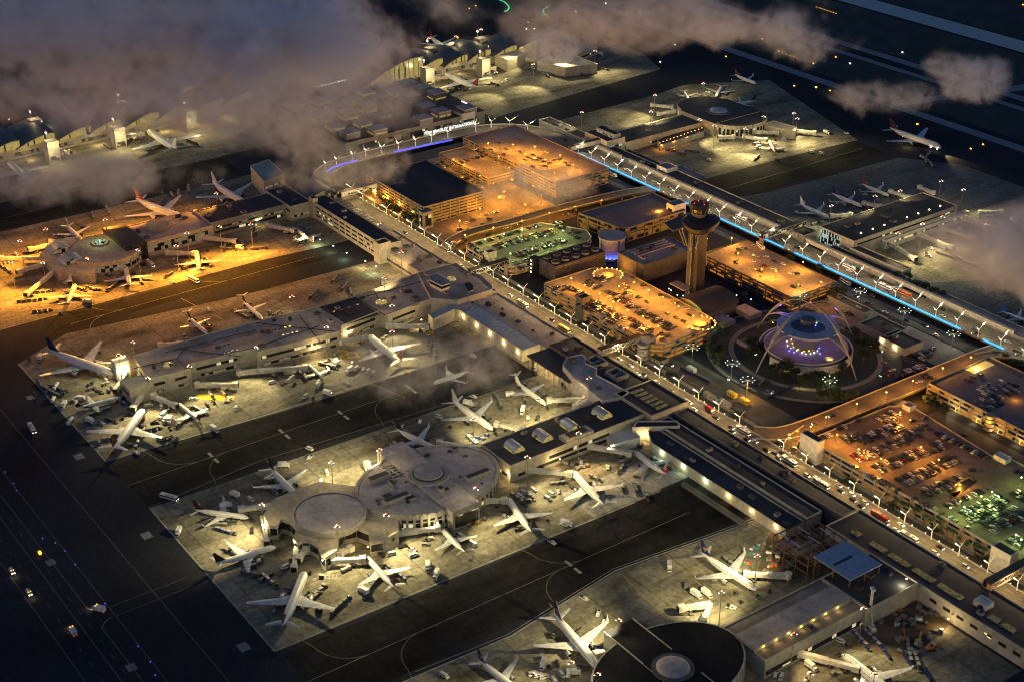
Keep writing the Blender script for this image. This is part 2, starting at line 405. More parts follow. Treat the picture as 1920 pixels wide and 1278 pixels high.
def edges_facing(poly, camx=0, camy=0):
    """indices of edges that face south or east, the sides that look towards the camera"""
    poly = ccw(poly); out = []
    for i in range(len(poly)):
        a, b = poly[i], poly[(i+1) % len(poly)]
        nx, ny = b[1]-a[1], -(b[0]-a[0])
        mx, my = (a[0]+b[0])/2, (a[1]+b[1])/2
        if nx*(camx-mx)+ny*(camy-my) > 0: out.append(i)
    return out

def inside(p, poly):
    x, y = p; c = False; j = len(poly)-1
    for i in range(len(poly)):
        if (poly[i][1] > y) != (poly[j][1] > y) and x < (poly[j][0]-poly[i][0])*(y-poly[i][1])/(poly[j][1]-poly[i][1])+poly[i][0]: c = not c
        j = i
    return c

def ribbon(m, path, w, z, mt, thick=0.0, zs=None):
    """flat band of width w along a path"""
    vs = []; n = len(path)
    for i in range(n):
        a, b = Vector(path[max(i-1, 0)]), Vector(path[min(i+1, n-1)])
        d = (b-a).normalized(); e = Vector((-d.y, d.x)); p = Vector(path[i]); zz = zs[i] if zs else z
        for q in (p+e*w/2, p-e*w/2): vs.append((q.x, q.y, zz))
    fs = [(2*i+1, 2*i+3, 2*i+2, 2*i) for i in range(n-1)]
    m.add(vs, fs, mt)
    if thick:
        k = len(vs)
        v2 = vs+[(x, y, z_-thick) for x, y, z_ in vs]
        f2 = []
        for i in range(n-1):
            f2 += [(2*i, 2*i+2, k+2*i+2, k+2*i), (2*i+3, 2*i+1, k+2*i+1, k+2*i+3), (k+2*i, k+2*i+2, k+2*i+3, k+2*i+1)]
        m.add(v2, f2, mt)
    return m
def smooth_path(pts, n=6):
    out = []
    for i in range(len(pts)-1):
        p0 = pts[max(i-1, 0)]; p1 = pts[i]; p2 = pts[i+1]; p3 = pts[min(i+2, len(pts)-1)]
        for k in range(n):
            t = k/n
            out.append(tuple(0.5*((2*p1[a])+(-p0[a]+p2[a])*t+(2*p0[a]-5*p1[a]+4*p2[a]-p3[a])*t*t+(-p0[a]+3*p1[a]-3*p2[a]+p3[a])*t**3) for a in range(len(p1))))
    out.append(tuple(pts[-1])); return out
def offset_path(path, d):
    out = []; n = len(path)
    for i in range(n):
        a, b = Vector(path[max(i-1, 0)][:2]), Vector(path[min(i+1, n-1)][:2]); e = (b-a).normalized()
        out.append((path[i][0]-e.y*d, path[i][1]+e.x*d))
    return out
# ------------------------------------------------------------------ ground, aprons, roads
def sheet(name, poly, z, m, kind='structure'):
    poly = ccw(poly)
    return M().add([(x, y, z) for x, y in poly], [tuple(range(len(poly)))], m).build(name, kind=kind)
sheet('ground', rect(-9000, -2500, 3500, 9000), 0.0, asphalt)
sheet('infield_grass', rect(-2600, 1330, 400, 1452), 0.03, grassm)
sheet('infield_grass', rect(-2600, 1212, 400, 1284), 0.03, grassm)
sheet('infield_grass', rect(-2600, 1500, 400, 2400), 0.03, grassm)
sheet('infield_grass', smooth_path([(-1578, 859), (-1560, 923), (-1614, 933), (-1660, 958), (-1720, 900), (-1700, 840), (-1578, 859)], 5)[:-1], 0.03, grassm)
sheet('infield_grass', smooth_path([(-1440, 1180), (-1520, 1200), (-1700, 1190), (-1700, 1050), (-1560, 990), (-1480, 1050), (-1440, 1180)], 5)[:-1], 0.034, grassm)
sheet('runway', rect(-2600, 1458, 400, 1497), 0.05, runwaym)
sheet('taxiway', rect(-2600, 1312, 400, 1326), 0.05, taxim)
sheet('taxiway', rect(-2600, 1286, 400, 1296), 0.05, taxim)
sheet('taxiway', rect(-2600, 1186, 400, 1200), 0.05, taxim)
sheet('taxiway', rect(-1500, -300, 600, 168), 0.02, taxim if False else asphalt)
for xx in (-1460, -980, -620):
    sheet('taxiway', [(xx, 1200), (xx+16, 1200), (xx+92, 1458), (xx+74, 1458)], 0.055, taxim)

aprons = {
 'six': [(-728, 262), (-566, 260), (-563, 470), (-563, 520), (-590, 560), (-620, 585), (-775, 585), (-775, 548), (-723, 548)],
 'five': [(-951, 262), (-793, 262), (-782, 400), (-776, 585), (-952, 585), (-958, 440), (-976, 306)],
 'four': [(-1190, 250), (-1010, 262), (-1008, 478), (-1001, 545), (-1001, 575), (-1184, 580), (-1184, 480)],
 'seven': [(-509, 250), (-330, 250), (-330, 560), (-470, 560), (-505, 553), (-516, 447), (-505, 366)],
 'west': [(-1420, 250), (-1318, 262), (-1254, 300), (-1242, 560), (-1246, 640), (-1420, 640)],
 'north_west': [(-1420, 835), (-1180, 835), (-1195, 966), (-1205, 1080), (-1262, 1102), (-1420, 1110)],
 'north_three': [(-1135, 870), (-1125, 862), (-930, 873), (-927, 985), (-919, 1084), (-1107, 1150), (-1148, 1062), (-1141, 1020)],
}
for k, p in aprons.items(): sheet('apron', p, 0.04, concrete)
conc2 = apronmat('unlit_apron_concrete', (0.13, 0.14, 0.15), 0.7, 0.03)  # darker, bluer concrete copy: the unlit look is put into the colour
sheet('apron', [(-885, 872), (-872, 917), (-863, 1079), (-815, 1112), (-560, 1112), (-470, 1010), (-560, 880), (-700, 868)], 0.04, conc2)
sheet('apron', [(-735, 890), (-662, 885), (-640, 925), (-640, 1110), (-735, 1110)], 0.05, concrete)
# alleys between the piers
for x0, x1, y0, y1 in ((-785, -731, 262, 560), (-1006, -980, 300, 540), (-562, -512, 262, 560), (-927, -875, 875, 1080), (-1240, -1192, 300, 560)):
    sheet('taxilane', rect(x0, y0, x1, y1), 0.03, lane)

# painted apron and taxi lines
mk = M()
def line(pts, w=0.5, m=linem, z=0.075): ribbon(mk, pts, w, z, m)
def arc(cx, cy, r, a0, a1, n=14): return [(cx+r*math.cos(R(a0+(a1-a0)*k/n)), cy+r*math.sin(R(a0+(a1-a0)*k/n))) for k in range(n+1)]
line([(-728, 262), (-567, 259.8), (-565, 400), (-563, 500)], 0.9, linew)
line([(-729, 262), (-737, 340), (-723, 545)], 0.6, linem)
line([(-951, 262), (-793, 261.5), (-786, 360), (-779, 560)], 0.9, linew)
line([(-1010, 264), (-1009, 478), (-1001, 545)], 0.6)
line([(-509, 262), (-505, 366), (-517, 447), (-506, 553)], 0.9, linew)
line([(-510.5, 310), (-507, 366), (-519, 447), (-508, 553)], 0.4, linew)
for x, y0, y1 in ((-759, 262, 545), (-989, 315, 520), (-536, 262, 520), (-900, 890, 1070), (-1216, 310, 545)):
    line([(x, y0), (x, y1)], 0.5, linem)
for x, ys, s in ((-536, (330, 372, 424, 470), 1), (-536, (300, 352, 440), -1), (-759, (330, 385, 450), 1), (-759, (310, 402, 470), -1), (-989, (360, 392, 445), -1), (-989, (345, 400), 1)):
    for y in ys[::2]: line(arc(x+s*22, y, 22, 180 if s > 0 else 0, 270 if s > 0 else -90), 0.4, linem); line([(x+s*22, y-22), (x+s*50, y-30)], 0.4, linem)
for x, y in ((-533.5, 430), (-757.5, 318), (-757, 368), (-755.5, 411), (-759, 466)):
    for dx in (-4.2, 4.2):
        line([(x+dx-3, y), (x+dx+3, y)], 1.9, linew)
for x, y, s in ((-710, 194.5, 6), (-703, 249, 7), (-598.6, 194.7, 6), (-808.7, 250, 7), (-579.4, 248.5, 7), (-900, 252, 6)):
    line([(x-s/2, y), (x+s/2, y)], s*0.8, taxim, z=0.03)
# far parallel taxi lines and the service road with its dashes
for y in (230, 205): line([(-1400, y), (-300, y)], 0.35, linem)
for y in (171.5, 195): line([(-1400, y), (-660, y)] if y > 190 else [(-1400, y), (-300, y)], 0.4, linem)
line([(-640, 195), (-300, 195)], 0.4, linem)
line([(-1400, 186.5), (-300, 186.5)], 0.45, linem)
for k in range(60):
    for y in (179, 190.5): line([(-1200+k*15, y), (-1200+k*15+5, y)], 0.3, linem)
line([(-652, 205), (-652, 250)], 0.4, linem); line([(-643, 205), (-643, 250)], 0.4, linem)
line(arc(-660, 203, 8, 270, 360, 6), 0.4, linew); line(arc(-635, 203, 8, 180, 270, 6), 0.4, linew)
# hatched boxes beside the stands
rnd = random.Random(5)
for px, py, a, L in ((590, 1085, 60, 14), (637, 1040, 45, 12), (610, 720, 35, 16), (430, 760, -50, 34), (410, 725, -50, 20), (700, 585, -50, 26), (720, 530, -50, 20), (1190, 1135, 33, 18), (1230, 1160, 33, 20), (870, 1245, 33, 16), (1090, 960, 40, 14), (380, 1030, 30, 12)):
    x, y = P(px, py); a = R(a); c, s = math.cos(a), math.sin(a)
    line([(x, y), (x+c*L, y+s*L)], 0.3, linew); line([(x-s*3, y+c*3), (x+c*L-s*3, y+s*L+c*3)], 0.3, linew)
    for k in range(int(L/2)): line([(x+c*k*2, y+s*k*2), (x+c*k*2-s*3, y+s*k*2+c*3)], 0.25, linew)
# stand centre lines fanning out from the terminals
for a, b in (((516, 1025), (395, 1058)), ((575, 1075), (525, 1180)), ((467, 970), (350, 948)), ((562, 935), (500, 862)), ((822, 843), (735, 790)), ((925, 806), (845, 745)), ((688, 1045), (750, 1110)), ((826, 988), (885, 1040)), ((952, 935), (1003, 1005)), ((1074, 884), (1140, 950)),
             ((700, 880), (740, 840)), ((640, 920), (610, 880)), ((270, 765), (205, 850)), ((230, 745), (130, 765)), ((335, 757), (385, 800)), ((560, 740), (500, 770)), ((690, 640), (770, 700)), ((1130, 1258), (1030, 1130)), ((1420, 1106), (1300, 1020)), ((1250, 1160), (1170, 1080)), ((1330, 1110), (1250, 1040)),
             ((500, 700), (545, 740)), ((420, 600), (340, 560)), ((1030, 760), (960, 705)), ((700, 720), (760, 745))):
    line([P(*a), P(*b)], 0.35, painty)
mk.build('pavement_marking', kind='structure', label='white and yellow lines painted on the aprons and taxilanes')
# darker tyre worn patches in the alleys
sheet('apron', rect(-596, 470, -565, 548), 0.055, apronmat('new_slabs', (0.30, 0.30, 0.29), 0.8, 0.03))

# elevated departure roads
ZD = 6.0
south = [(-1150, 618), (-1125, 603)]+[(x, 599) for x in range(-1105, -300, 12)]
loop = smooth_path([(-1105, 599), (-1132, 611), (-1147, 640), (-1150, 700), (-1150, 770), (-1142, 808), (-1120, 832), (-1088, 842), (-1060, 840.5)], 6)
north = [(x, 840) for x in range(-1072, -300, 12)]
def road_deck(path, w, label, z=ZD, m=roadm, rails=(1, 1), thick=1.6, zs=None):
    r = empty('elevated_road', (path[0][0], path[0][1], 0)); r['kind'] = 'structure'
    ribbon(M(), path, w, z, m, thick, zs).build('road_deck', r)
    for sd, on in zip((1, -1), rails):
        if not on: continue
        b = M(); q = offset_path(path, sd*w/2)
        for i in range(len(q)-1):
            za = zs[i] if zs else z; zb = zs[i+1] if zs else z
            b.beam((*q[i], za+0.45), (*q[i+1], zb+0.45), 0.35, 0.95, stone)
        b.build('barrier', r)
    for i in range(1, len(path)-1, 2):
        zz = (zs[i] if zs else z)-thick
        if zz > 1: M().cyl(path[i][0], path[i][1], 0, zz, 0.7, stone, 8, top=False).build('column', r)
    return r
road_deck(south[2:], 16, 'south', rails=(1, 0), m=deckm)
road_deck(loop[2:-3], 19, 'loop', m=deckm, zs=[ZD-0.03]*len(loop[2:-3]))
road_deck(north, 20, 'north', rails=(0, 0), m=deckm)
lk = M()
for lanes, path, z in (((-3.6, 0.0, 3.6), south[3:], ZD), ((-6, -2, 2, 6), north, ZD), ((-4, 0, 4), loop[2:-3], ZD-0.03)):
    for d in lanes:
        q = offset_path(path, d)
        for i in range(0, len(q)-1, 1):
            a, b = Vector(q[i]), Vector(q[i+1]); e = (b-a)
            ribbon(lk, [tuple(a), tuple(a+e*0.4)], 0.3, z+0.02, linew)
lk.build('lane_marking', kind='structure')
# orange lit link roads
link_w = smooth_path([(-927, 607), (-938, 622), (-944, 645), (-942, 683), (-941, 740), (-936, 800), (-928, 830)], 5)
road_deck(link_w, 11, 'link', z=ZD-0.05, m=deckm)
link_e = smooth_path([(-572, 607.5), (-561, 622), (-557, 650), (-556, 700), (-555, 760), (-554, 811), (-552, 830)], 6)
road_deck(link_e, 15, 'link', z=ZD-0.05, m=deckm)
road_deck(smooth_path([(-554, 806), (-548, 822), (-530, 833), (-500, 842), (-470, 846)], 5), 9, 'ramp', z=ZD-0.1, m=deckm)
road_deck(smooth_path([(-556, 640), (-552, 622), (-544, 612), (-530, 607.8)], 5), 8, 'ramp', z=ZD-0.1, m=deckm)
# streets at ground level between the decks and the parking houses
sheet('street', rect(-1120, 608, -300, 620), 0.03, lowroad)
sheet('street', rect(-1100, 816, -300, 829), 0.03, lowroad)
sheet('street', rect(-1120, 624.2, -930, 745), 0.03, mat('street_paving', (0.14, 0.12, 0.095), 0.85, var=0.35, scale=0.05))
sheet('pavement', rect(-1100, 620, -300, 624), 0.12, pavem)
sheet('street', [(-960, 640), (-1000, 640), (-1005, 716), (-962, 722)], 0.035, lotd)
st = M()
for k in range(13): ribbon(st, [(-965-0.3, 650+k*5.2), (-957+0.3, 650+k*5.2)], 0.35, 0.06, linew)
for k in range(13): ribbon(st, [(-985, 650+k*5.2), (-977, 650+k*5.2)], 0.35, 0.06, linew)
for k in range(14): ribbon(st, [(-616+k*3.1, 792), (-613+k*3.1, 799)], 0.25, 0.06, linew); ribbon(st, [(-600+k*2.8, 770), (-597+k*2.8, 777)], 0.25, 0.06, linew)
for cx_, cy_ in ((-672, 613), (-416, 613), (-372, 613), (-560, 703)):
    for k in range(9): ribbon(st, [(cx_+k*0.9, cy_-4.6), (cx_+k*0.9, cy_+4.6)], 0.45, 0.07, linew)
st.build('stall_marking', kind='structure')
sheet('street', rect(-528, 712, -330, 733), 0.03, lowroad)
# ring street round the dome building
ring = M(); ribbon(ring, ell(-637, 721, 62, 60, 60)+[ell(-637, 721, 62, 60, 60)[0]], 12, 0.05, lowroad); ring.build('ring_road', kind='structure')
ring = M(); ribbon(ring, ell(-637, 721, 53.5, 51.5, 60)+[ell(-637, 721, 53.5, 51.5, 60)[0]], 4, 0.12, pavem, 0.1); ring.build('ring_pavement', kind='structure')
ring = M(); ribbon(ring, ell(-637, 721, 70, 68, 60, 2.4, 5.9), 3.0, 0.12, pavem, 0.1); ring.build('ring_pavement', kind='structure')
sheet('planting_bed', ell(-637, 721, 51.2, 49.2, 50), 0.06, grassm)
sheet('plaza', rect(-700, 625, -572, 650), 0.035, mat('plaza_dirt', (0.10, 0.10, 0.09), 0.9, var=0.4, scale=0.06))
sheet('street', rect(-690, 632, -640, 646), 0.05, lowroad)
sheet('parking_lot', rect(-622, 782, -562, 814), 0.06, lotd)
sheet('parking_lot', rect(-700, 775, -640, 812), 0.06, lotd)
sheet('construction_ground', [P(1440, 1005), P(1480, 965), P(1560, 1010), P(1540, 1070), P(1475, 1090), P(1420, 1070)], 0.07, soilm)
sheet('construction_ground', [P(1590, 1215), P(1640, 1130), P(1730, 1105), P(1800, 1150), P(1760, 1190), P(1700, 1235)], 0.07, soilm)
sheet('construction_ground', rect(-690, 626, -634, 640), 0.06, mat('yard_asphalt', (0.13, 0.11, 0.09), 0.9, var=0.4, scale=0.1))
for k, (px, py, sx, sy, m_, t) in enumerate(((1373, 737, 7.5, 3, yellow, 'orange lit site container, left one of the two by the southern road'), (1397, 750, 7.5, 3, yellow, 'orange lit site container, right one of the two by the southern road'), (1335, 742, 14, 3, stone, 'long white site trailer parked beside the southern road'), (1357, 752, 12, 3, stone, 'second white site trailer next to the two orange lit containers'), (1297, 690, 7, 3, paint, 'white container at the left end of the site yard'), (1235, 671, 12, 8, stone, 'small pale kiosk with a dark roof near the corner of the orange parking house'))):
    x, y = P(px, py, 2); w = M(); w.box(x, y, 0, sx, sy, 3, m_); w.box(x, y, 3, sx*.98, sy*.96, .12, roofd if k == 5 else m_)
    for q in range(3): w.box(x-sx*.3+q*sx*.3, y-sy/2-.02, 1.1, .9, .08, 1.0, glass)
    w.build('site_container', label=t, cat='container')
for a, b in (((1275, 690), (1330, 668+48)), ((1330, 668), (1440, 745)), ((1440, 745), (1490, 722))):
    w = M(); w.beam((*P(*a, 1), 1.1), (*P(*b, 1), 1.1), .2, 2.2, navy); w.build('site_fence', label='dark blue site fence round the yard below the ring street', cat='fence', group='site fences of the yard')
light(*P(1405, 735, 5), 6, 'orange', 3000, radius=.4); light(*P(1330, 690, 5), 8, 'cool', 500, radius=.4)
sheet('lawn', rect(-697, 652, -690, 700), 0.07, grassm)
# ------------------------------------------------------------------ terminals
def roundish(cx, cy, r, n=48): return ell(cx, cy, r, r, n)
# -- middle pier: long hall, oval satellite with a cross band and a small drum, round outer satellite on a star shaped base
t6 = building('pier_hall', rect(-655, 452, -624, 560), 11.5, wallm, roofd, 'dark flat roofed pier hall with four barrel skylights in the middle of the picture', 'terminal',
              bands=((0, 3, 5, w_few), (1, 6.2, 8.4, w_few, 30), (1, 2.5, 4.5, glass, 6)), units=5)
for k, y in enumerate((467, 489, 511, 537)):
    n = 12; m = M(); cx = -640; r0 = 4.2; L = 12
    pts = [(r0*math.cos(PI*i/n), r0*math.sin(PI*i/n)*0.95) for i in range(n+1)]
    vs = [(cx-L/2, y+a, 11.6+b) for a, b in pts]+[(cx+L/2, y+a, 11.6+b) for a, b in pts]
    m.add([(v[0], v[1], v[2]) for v in vs], [(i, i+1, n+2+i, n+1+i) for i in range(n)], roofb)
    sk = m.build('barrel_skylight', t6, smooth=True)
    for s in (-1, 1):
        X = cx+s*(L/2-0.3); m = M()
        m.add([(X, y+a*0.93, 11.6+b*0.93) for a, b in pts], [tuple(range(n+1))], w_lantern)
        m.build('glazed_end', sk)
    M().box(cx, y-4.35, 11.6, L*0.9, 0.3, 0.9, w_lantern).build('lit_sill', sk)
u = M(); u.box(-628.8, 507, 11.5, 8, 22, 2.6, wallm); u.box(-628.8, 507, 14.1, 5, 14, 0.8, roofd); u.build('roof_enclosure', t6)
t6b = building('terminal_hall', rect(-655, 560, -618, 592), 12.5, wallm, roofd, 'dark roofed hall joining the middle pier to the departure road, with lit roof louvres', 'terminal', bands=((0, 4, 6, w_few),))
m = M()
for k in range(6): m.box(-649+k*5.0, 574, 12.55, 3.2, 10, 0.25, w_sky)
m.build('roof_louvre', t6b)
# oval satellite
ov = empty('oval_satellite', (-642, 404, 0), 0, 'large oval satellite with a small roof drum at the end of the middle pier', 'terminal')
poly = ell(-642, 404, 34, 46, 64)
w = M(); w.prism(poly, 0, 11, wallm, top=False)
w.build('lower_wall', ov)
w = M(); inn = inset(poly, 1.2); rr = inset(poly, -0.6)
w.prism(rr, 8.6, 12.2, stone, top=False, bottom=True)
n = len(rr); w.add([(x, y, 12.2) for x, y in rr]+[(x, y, 12.2) for x, y in inn], [(i, (i+1) % n, n+(i+1) % n, n+i) for i in range(n)], stone)
w.add([(x, y, 11.4) for x, y in inn]+[(x, y, 12.2) for x, y in inn], [((i+1) % n, i, n+i, n+(i+1) % n) for i in range(n)], stone)
w.build('fascia', ov)
M().add([(x, y, 11.5) for x, y in inn], [tuple(range(n))], roofl).build('roof', ov)
w = M()
for i in range(0, n):
    if 0: pass
    a = Vector(rr[i]); b = Vector(rr[(i+1) % n]); c_ = (a+b)/2; d = (b-a).normalized()
    w.box(c_.x, c_.y, 1.5, 1.4, 0.9, 10.2, stone, rz=math.atan2(d.y, d.x))
w.build('facade_fin', ov)
w = M(); w.prism(inset(poly, -0.1), 2.6, 5.6, w_few, top=False); w.build('window_band', ov)
w = M(); w.prism(inset(poly, -0.12), 6.4, 8.0, glass, top=False); w.build('window_band', ov)
band = [(-690, 408), (-686, 398), (-600, 396), (-598, 420), (-640, 428)]
band = rect(-686, 395, -602, 414)
w = M(); w.prism(band, 0, 13.2, wallm, top=False); w.build('cross_wall', ov)
M().prism(inset(band, 0.05), 13.15, 13.2, roofl).build('cross_roof', ov)
facade_band(ov, (-601.8, 395), (-601.8, 414), 1.5, 9.5, w_few, 1.5)
w = M(); w.cyl(-643.5, 405.5, 13.1, 14.6, 12.6, stone, 40); w.build('drum_base', ov)
w = M(); w.cyl(-643.5, 405.5, 14.6, 16.2, 8.8, stone, 40, top=False); w.add([(x, y, 16.1) for x, y in ell(-643.5, 405.5, 8.8, 8.8, 40)], [tuple(range(40))], roofl); w.build('drum', ov)
w = M(); w.cyl(-643.5, 405.5, 14.62, 14.9, 9.6, black, 40); w.build('drum_gutter', ov)
for x, y, sx, sy, h in ((-659, 380, 5, 15, 3), (-634, 377, 4, 18, 2.6), (-627, 430, 4, 18, 2.6), (-640, 374, 4, 6, 1.4), (-650, 384, 7, 3, 1.6), (-632, 384, 7, 7, 1.0), (-625, 402, 4, 3, 2.4), (-660, 436, 3, 4, 1.6)):
    z = 13.2 if 395 < y < 414 else 11.5
    w = M(); w.box(x, y, z, sx, sy, h, stone); w.box(x, y, z+h, sx*0.8, sy*0.85, 0.15, roofd); w.build('rooftop_unit', ov)
rq = random.Random(9)
for k in range(26):
    x, y = -642+rq.uniform(-26, 26), 404+rq.uniform(-38, 38)
    if not inside((x, y), inset(poly, 5)) or 393 < y < 416 and -660 < x < -628: continue
    z = 13.2 if 395 < y < 414 else 11.5; w = M(); a_, b_ = rq.uniform(.8, 2.6), rq.uniform(.8, 3.2); w.box(x, y, z, a_, b_, rq.uniform(.4, 1.2), rq.choice((roofd, walld, wallg))); w.build('roof_vent', ov)
for k in range(16):
    t, d_ = rq.uniform(0, 6.28), rq.uniform(3, 18); x, y = -643+d_*math.cos(t), 337+d_*math.sin(t); w = M(); w.box(x, y, 13.6, rq.uniform(.6, 1.6), rq.uniform(.6, 1.6), rq.uniform(.3, .8), rq.choice((roofd, walld))); w.build('roof_vent', rs) if 'rs' in globals() else None
w = M()
for i in range(5): w.beam((-668+i*3, 388, 12), (-668+i*3, 396, 12), 0.6, 0.6, steel)
w.tube([(-672, 390, 12.1), (-655, 392, 12.1), (-655, 400, 13.6), (-650, 402, 13.6)], 0.35, steel)
w.build('duct', ov)
# outer round satellite
rs = empty('round_satellite', (-643, 337, 0), 0, 'round drum topped satellite with bluish roof on a star shaped base', 'terminal')
RC = (-643, 337)
star = PP(9.8, (494, 964), (516, 933), (560, 915), (600, 902), (666, 911), (700, 905), (747, 975), (747, 995), (718, 1012), (694, 1016), (692, 997), (668, 988), (645, 993), (634, 1008), (632, 1030), (610, 1044), (602, 1038), (596, 1022), (580, 1012), (566, 1012), (560, 1018), (549, 1008), (556, 992), (545, 978), (527, 972), (520, 985), (505, 985))
w = M(); w.prism(star, 0, 9.8, wallm, top=False); w.build('lower_wall', rs)
M().prism(star, 9.7, 9.8, mat('base_roof', (0.36, 0.31, 0.25), 0.8, var=0.2, scale=0.1)).build('lower_roof', rs)
sc = ccw(star)
for i in range(len(sc)):
    L_ = (Vector(sc[i])-Vector(sc[(i+1) % len(sc)])).length; facade_band(rs, sc[i], sc[(i+1) % len(sc)], 3.2 if L_ < 11 else 5, 7.8, glass if L_ < 11 else w_dim, .35 if L_ < 11 else 3.2)
w = M(); w.cyl(*RC, 9.8, 14.2, 21.0, stone, 64, top=False)
a = ell(*RC, 21.0, 21.0, 64); b = ell(*RC, 20.2, 20.2, 64)
w.add([(x, y, 14.2) for x, y in a]+[(x, y, 14.2) for x, y in b], [(i, (i+1) % 64, 64+(i+1) % 64, 64+i) for i in range(64)], stone)
w.build('drum_wall', rs)
M().add([(x, y, 13.6) for x, y in b], [tuple(range(64))], roofl).build('drum_roof', rs)
# -- second pier from the left
t5poly = PP(12, (250, 668), (278, 712), (318, 703), (358, 692), (358, 683), (453, 660), (480, 655), (480, 662), (640, 622), (640, 612), (710, 585), (728, 592), (785, 570), (808, 562), (783, 514), (705, 543), (665, 556), (605, 574), (480, 604), (400, 624))
t5 = building('pier_hall', t5poly, 12, wallm, roofg, 'long cream pier hall with grey patchwork roof and round skylights, left of centre', 'terminal', units=22, seed=3)
for i in edges_facing(t5poly):
    pc = ccw(t5poly); a, b = Vector(pc[i]), Vector(pc[(i+1) % len(pc)])
    if (b-a).length > 14: facade_band(t5, tuple(a), tuple(b), 6.6, 8.6, w_few, 3.5); facade_band(t5, tuple(a), tuple(b), 1.2, 3.4, w_dim, 5)
for px, py, r in ((315, 683, 3.4), (715, 566, 4.4), (845, 523, 4.2)):
    x, y = P(px, py, 13); w = M(); w.cyl(x, y, 12, 12.8, r+0.8, stone, 20); w.dome(x, y, 12.8, r, 1.6, w_lantern, 20, 4); w.build('round_skylight', t5, smooth=False)
for grp in (((405, 652), (8, -2.3)), ((420, 662), (8, -2.3)), ((518, 618), (8.5, -2.0)), ((531, 628), (8.5, -2.0)), ((625, 584), (15, -4.5)), ((760, 545), (0, 0))):
    for k in range(4 if grp[1][0] else 1):
        x, y = P(grp[0][0]+k*grp[1][0], grp[0][1]+k*grp[1][1], 12.4); w = M(); w.cyl(x, y, 12, 12.5, 1.3, stone, 10); w.dome(x, y, 12.5, 1.0, 0.5, w_warm, 10, 3); w.build('small_skylight', t5)
for seg in (((250, 690), (330, 672), (352, 690)), ((330, 672), (345, 655), (453, 668)), ((480, 605), (640, 622)), ((560, 590), (600, 640)), ((665, 557), (720, 590), (785, 570)), ((700, 543), (712, 565)), ((600, 576), (700, 552), (790, 528)), ((310, 660), (480, 618)), ((380, 675), (480, 650), (600, 610))):
    w = M(); q = PP(12.3, *seg)
    for i in range(len(q)-1): w.beam((*q[i], 12.2), (*q[i+1], 12.2), 0.4, 0.4, black)
    w.build('roof_joint', t5)
m = M(); m.prism(PP(12.06, (600, 577), (665, 558), (712, 590), (650, 608)), 12.05, 12.15, roofd); m.build('sunken_roof', t5)
bx = building('stair_tower', rect(-893, 308, -885, 318), 14, wallw, wallw, 'brightly lit square white tower at the left tip of the grey roofed pier', 'stair tower', parapet=0.4)
bx = building('corner_block', rect(-866, 303, -850, 318), 11, wallm, wallm, 'cream corner block with lit top at the front tip of the grey roofed pier', 'building', bands=((0, 6, 8, glass, 2),), parapet=0.4)
# head of the second pier
hd = building('terminal_hall', PP(12, (783, 514), (808, 562), (858, 566), (923, 545), (924, 538), (905, 520), (880, 512), (855, 495), (812, 505)), 12.5, wallm, roofg, 'grey roofed head building of the long cream pier beside the departure road', 'terminal', units=6,
              bands=())
cab = building('ramp_tower', PP(18, (805, 517), (822, 512), (843, 524), (843, 531), (828, 536), (806, 525)), 17.5, wallw, roofg, 'white ramp control cab with dark window band above the grey roofs', 'tower', parapet=0.5)
pc = ccw(PP(18, (805, 517), (822, 512), (843, 524), (843, 531), (828, 536), (806, 525)))
w = M(); w.prism(inset(pc, -0.15), 15.2, 17.2, glass, top=False); w.build('window_band', cab)
building('service_block', PP(10, (868, 540), (878, 536), (888, 541), (888, 552), (878, 556)), 13, wallg, roofd, 'small grey plant block beside the head of the cream pier', 'building')
building('ticket_hall', rect(-978, 562, -888, 590), 9, wallm, roofg, 'low grey roofed ticket hall between the two western piers along the road', 'terminal', units=9, bands=((0, 2, 4, w_dim, 3),), seed=8)
building('ticket_hall', rect(-888, 582, -832, 590.4), 10, wallm, roofg, 'narrow grey roofed strip of ticket hall north of the white control cab', 'terminal', units=4)
th = building('ticket_hall', rect(-1068, 560, -946, 577), 14, wallm, roofd, 'four storey cream office block with dark roof and rows of narrow windows along the road', 'terminal', units=3)
for z in (3.2, 6.8, 10.6):
    for k in range(12): facade_band(th, (-1066+k*10, 560), (-1066+k*10+8.5, 560), z, z+1.5, w_few if z < 10 else glass, 0.3)
building('stair_tower', rect(-953, 555, -944, 566), 17, wallm, roofd, 'plain cream stair tower closing the right end of the four storey office block', 'stair tower')
building('stair_tower', rect(-1064, 558, -1057, 563), 18, wallm, roofd, 'slim cream shaft on the left part of the four storey office block', 'stair tower')
ap = M(); ap.prism(rect(-1068, 577.2, -985, 590.4), 8.4, 9.2, roofv, bottom=True)
for k in range(14): ap.prism(rect(-1066+k*6, 577.4, -1065.3+k*6, 590.2), 9.2, 9.5, steel)
for k in range(9): ap.cyl(-1064+k*9.5, 589, 0, 8.4, 0.4, steel, 6)
ap.build('kerb_canopy', label='violet grey ribbed canopy along the road behind the four storey block', cat='canopy')
w = M(); w.box(-985, 584, 9, 12, 9, 2.2, wallg); w.box(-985, 584, 11.2, 9, 7, .2, roofl)
w.dome(-992, 580, 11.2, 3.2, 2.4, w_lantern, 12, 4); w.build('rooftop_atrium', label='small glass atrium glowing white on the roof beside the departure road', cat='atrium')
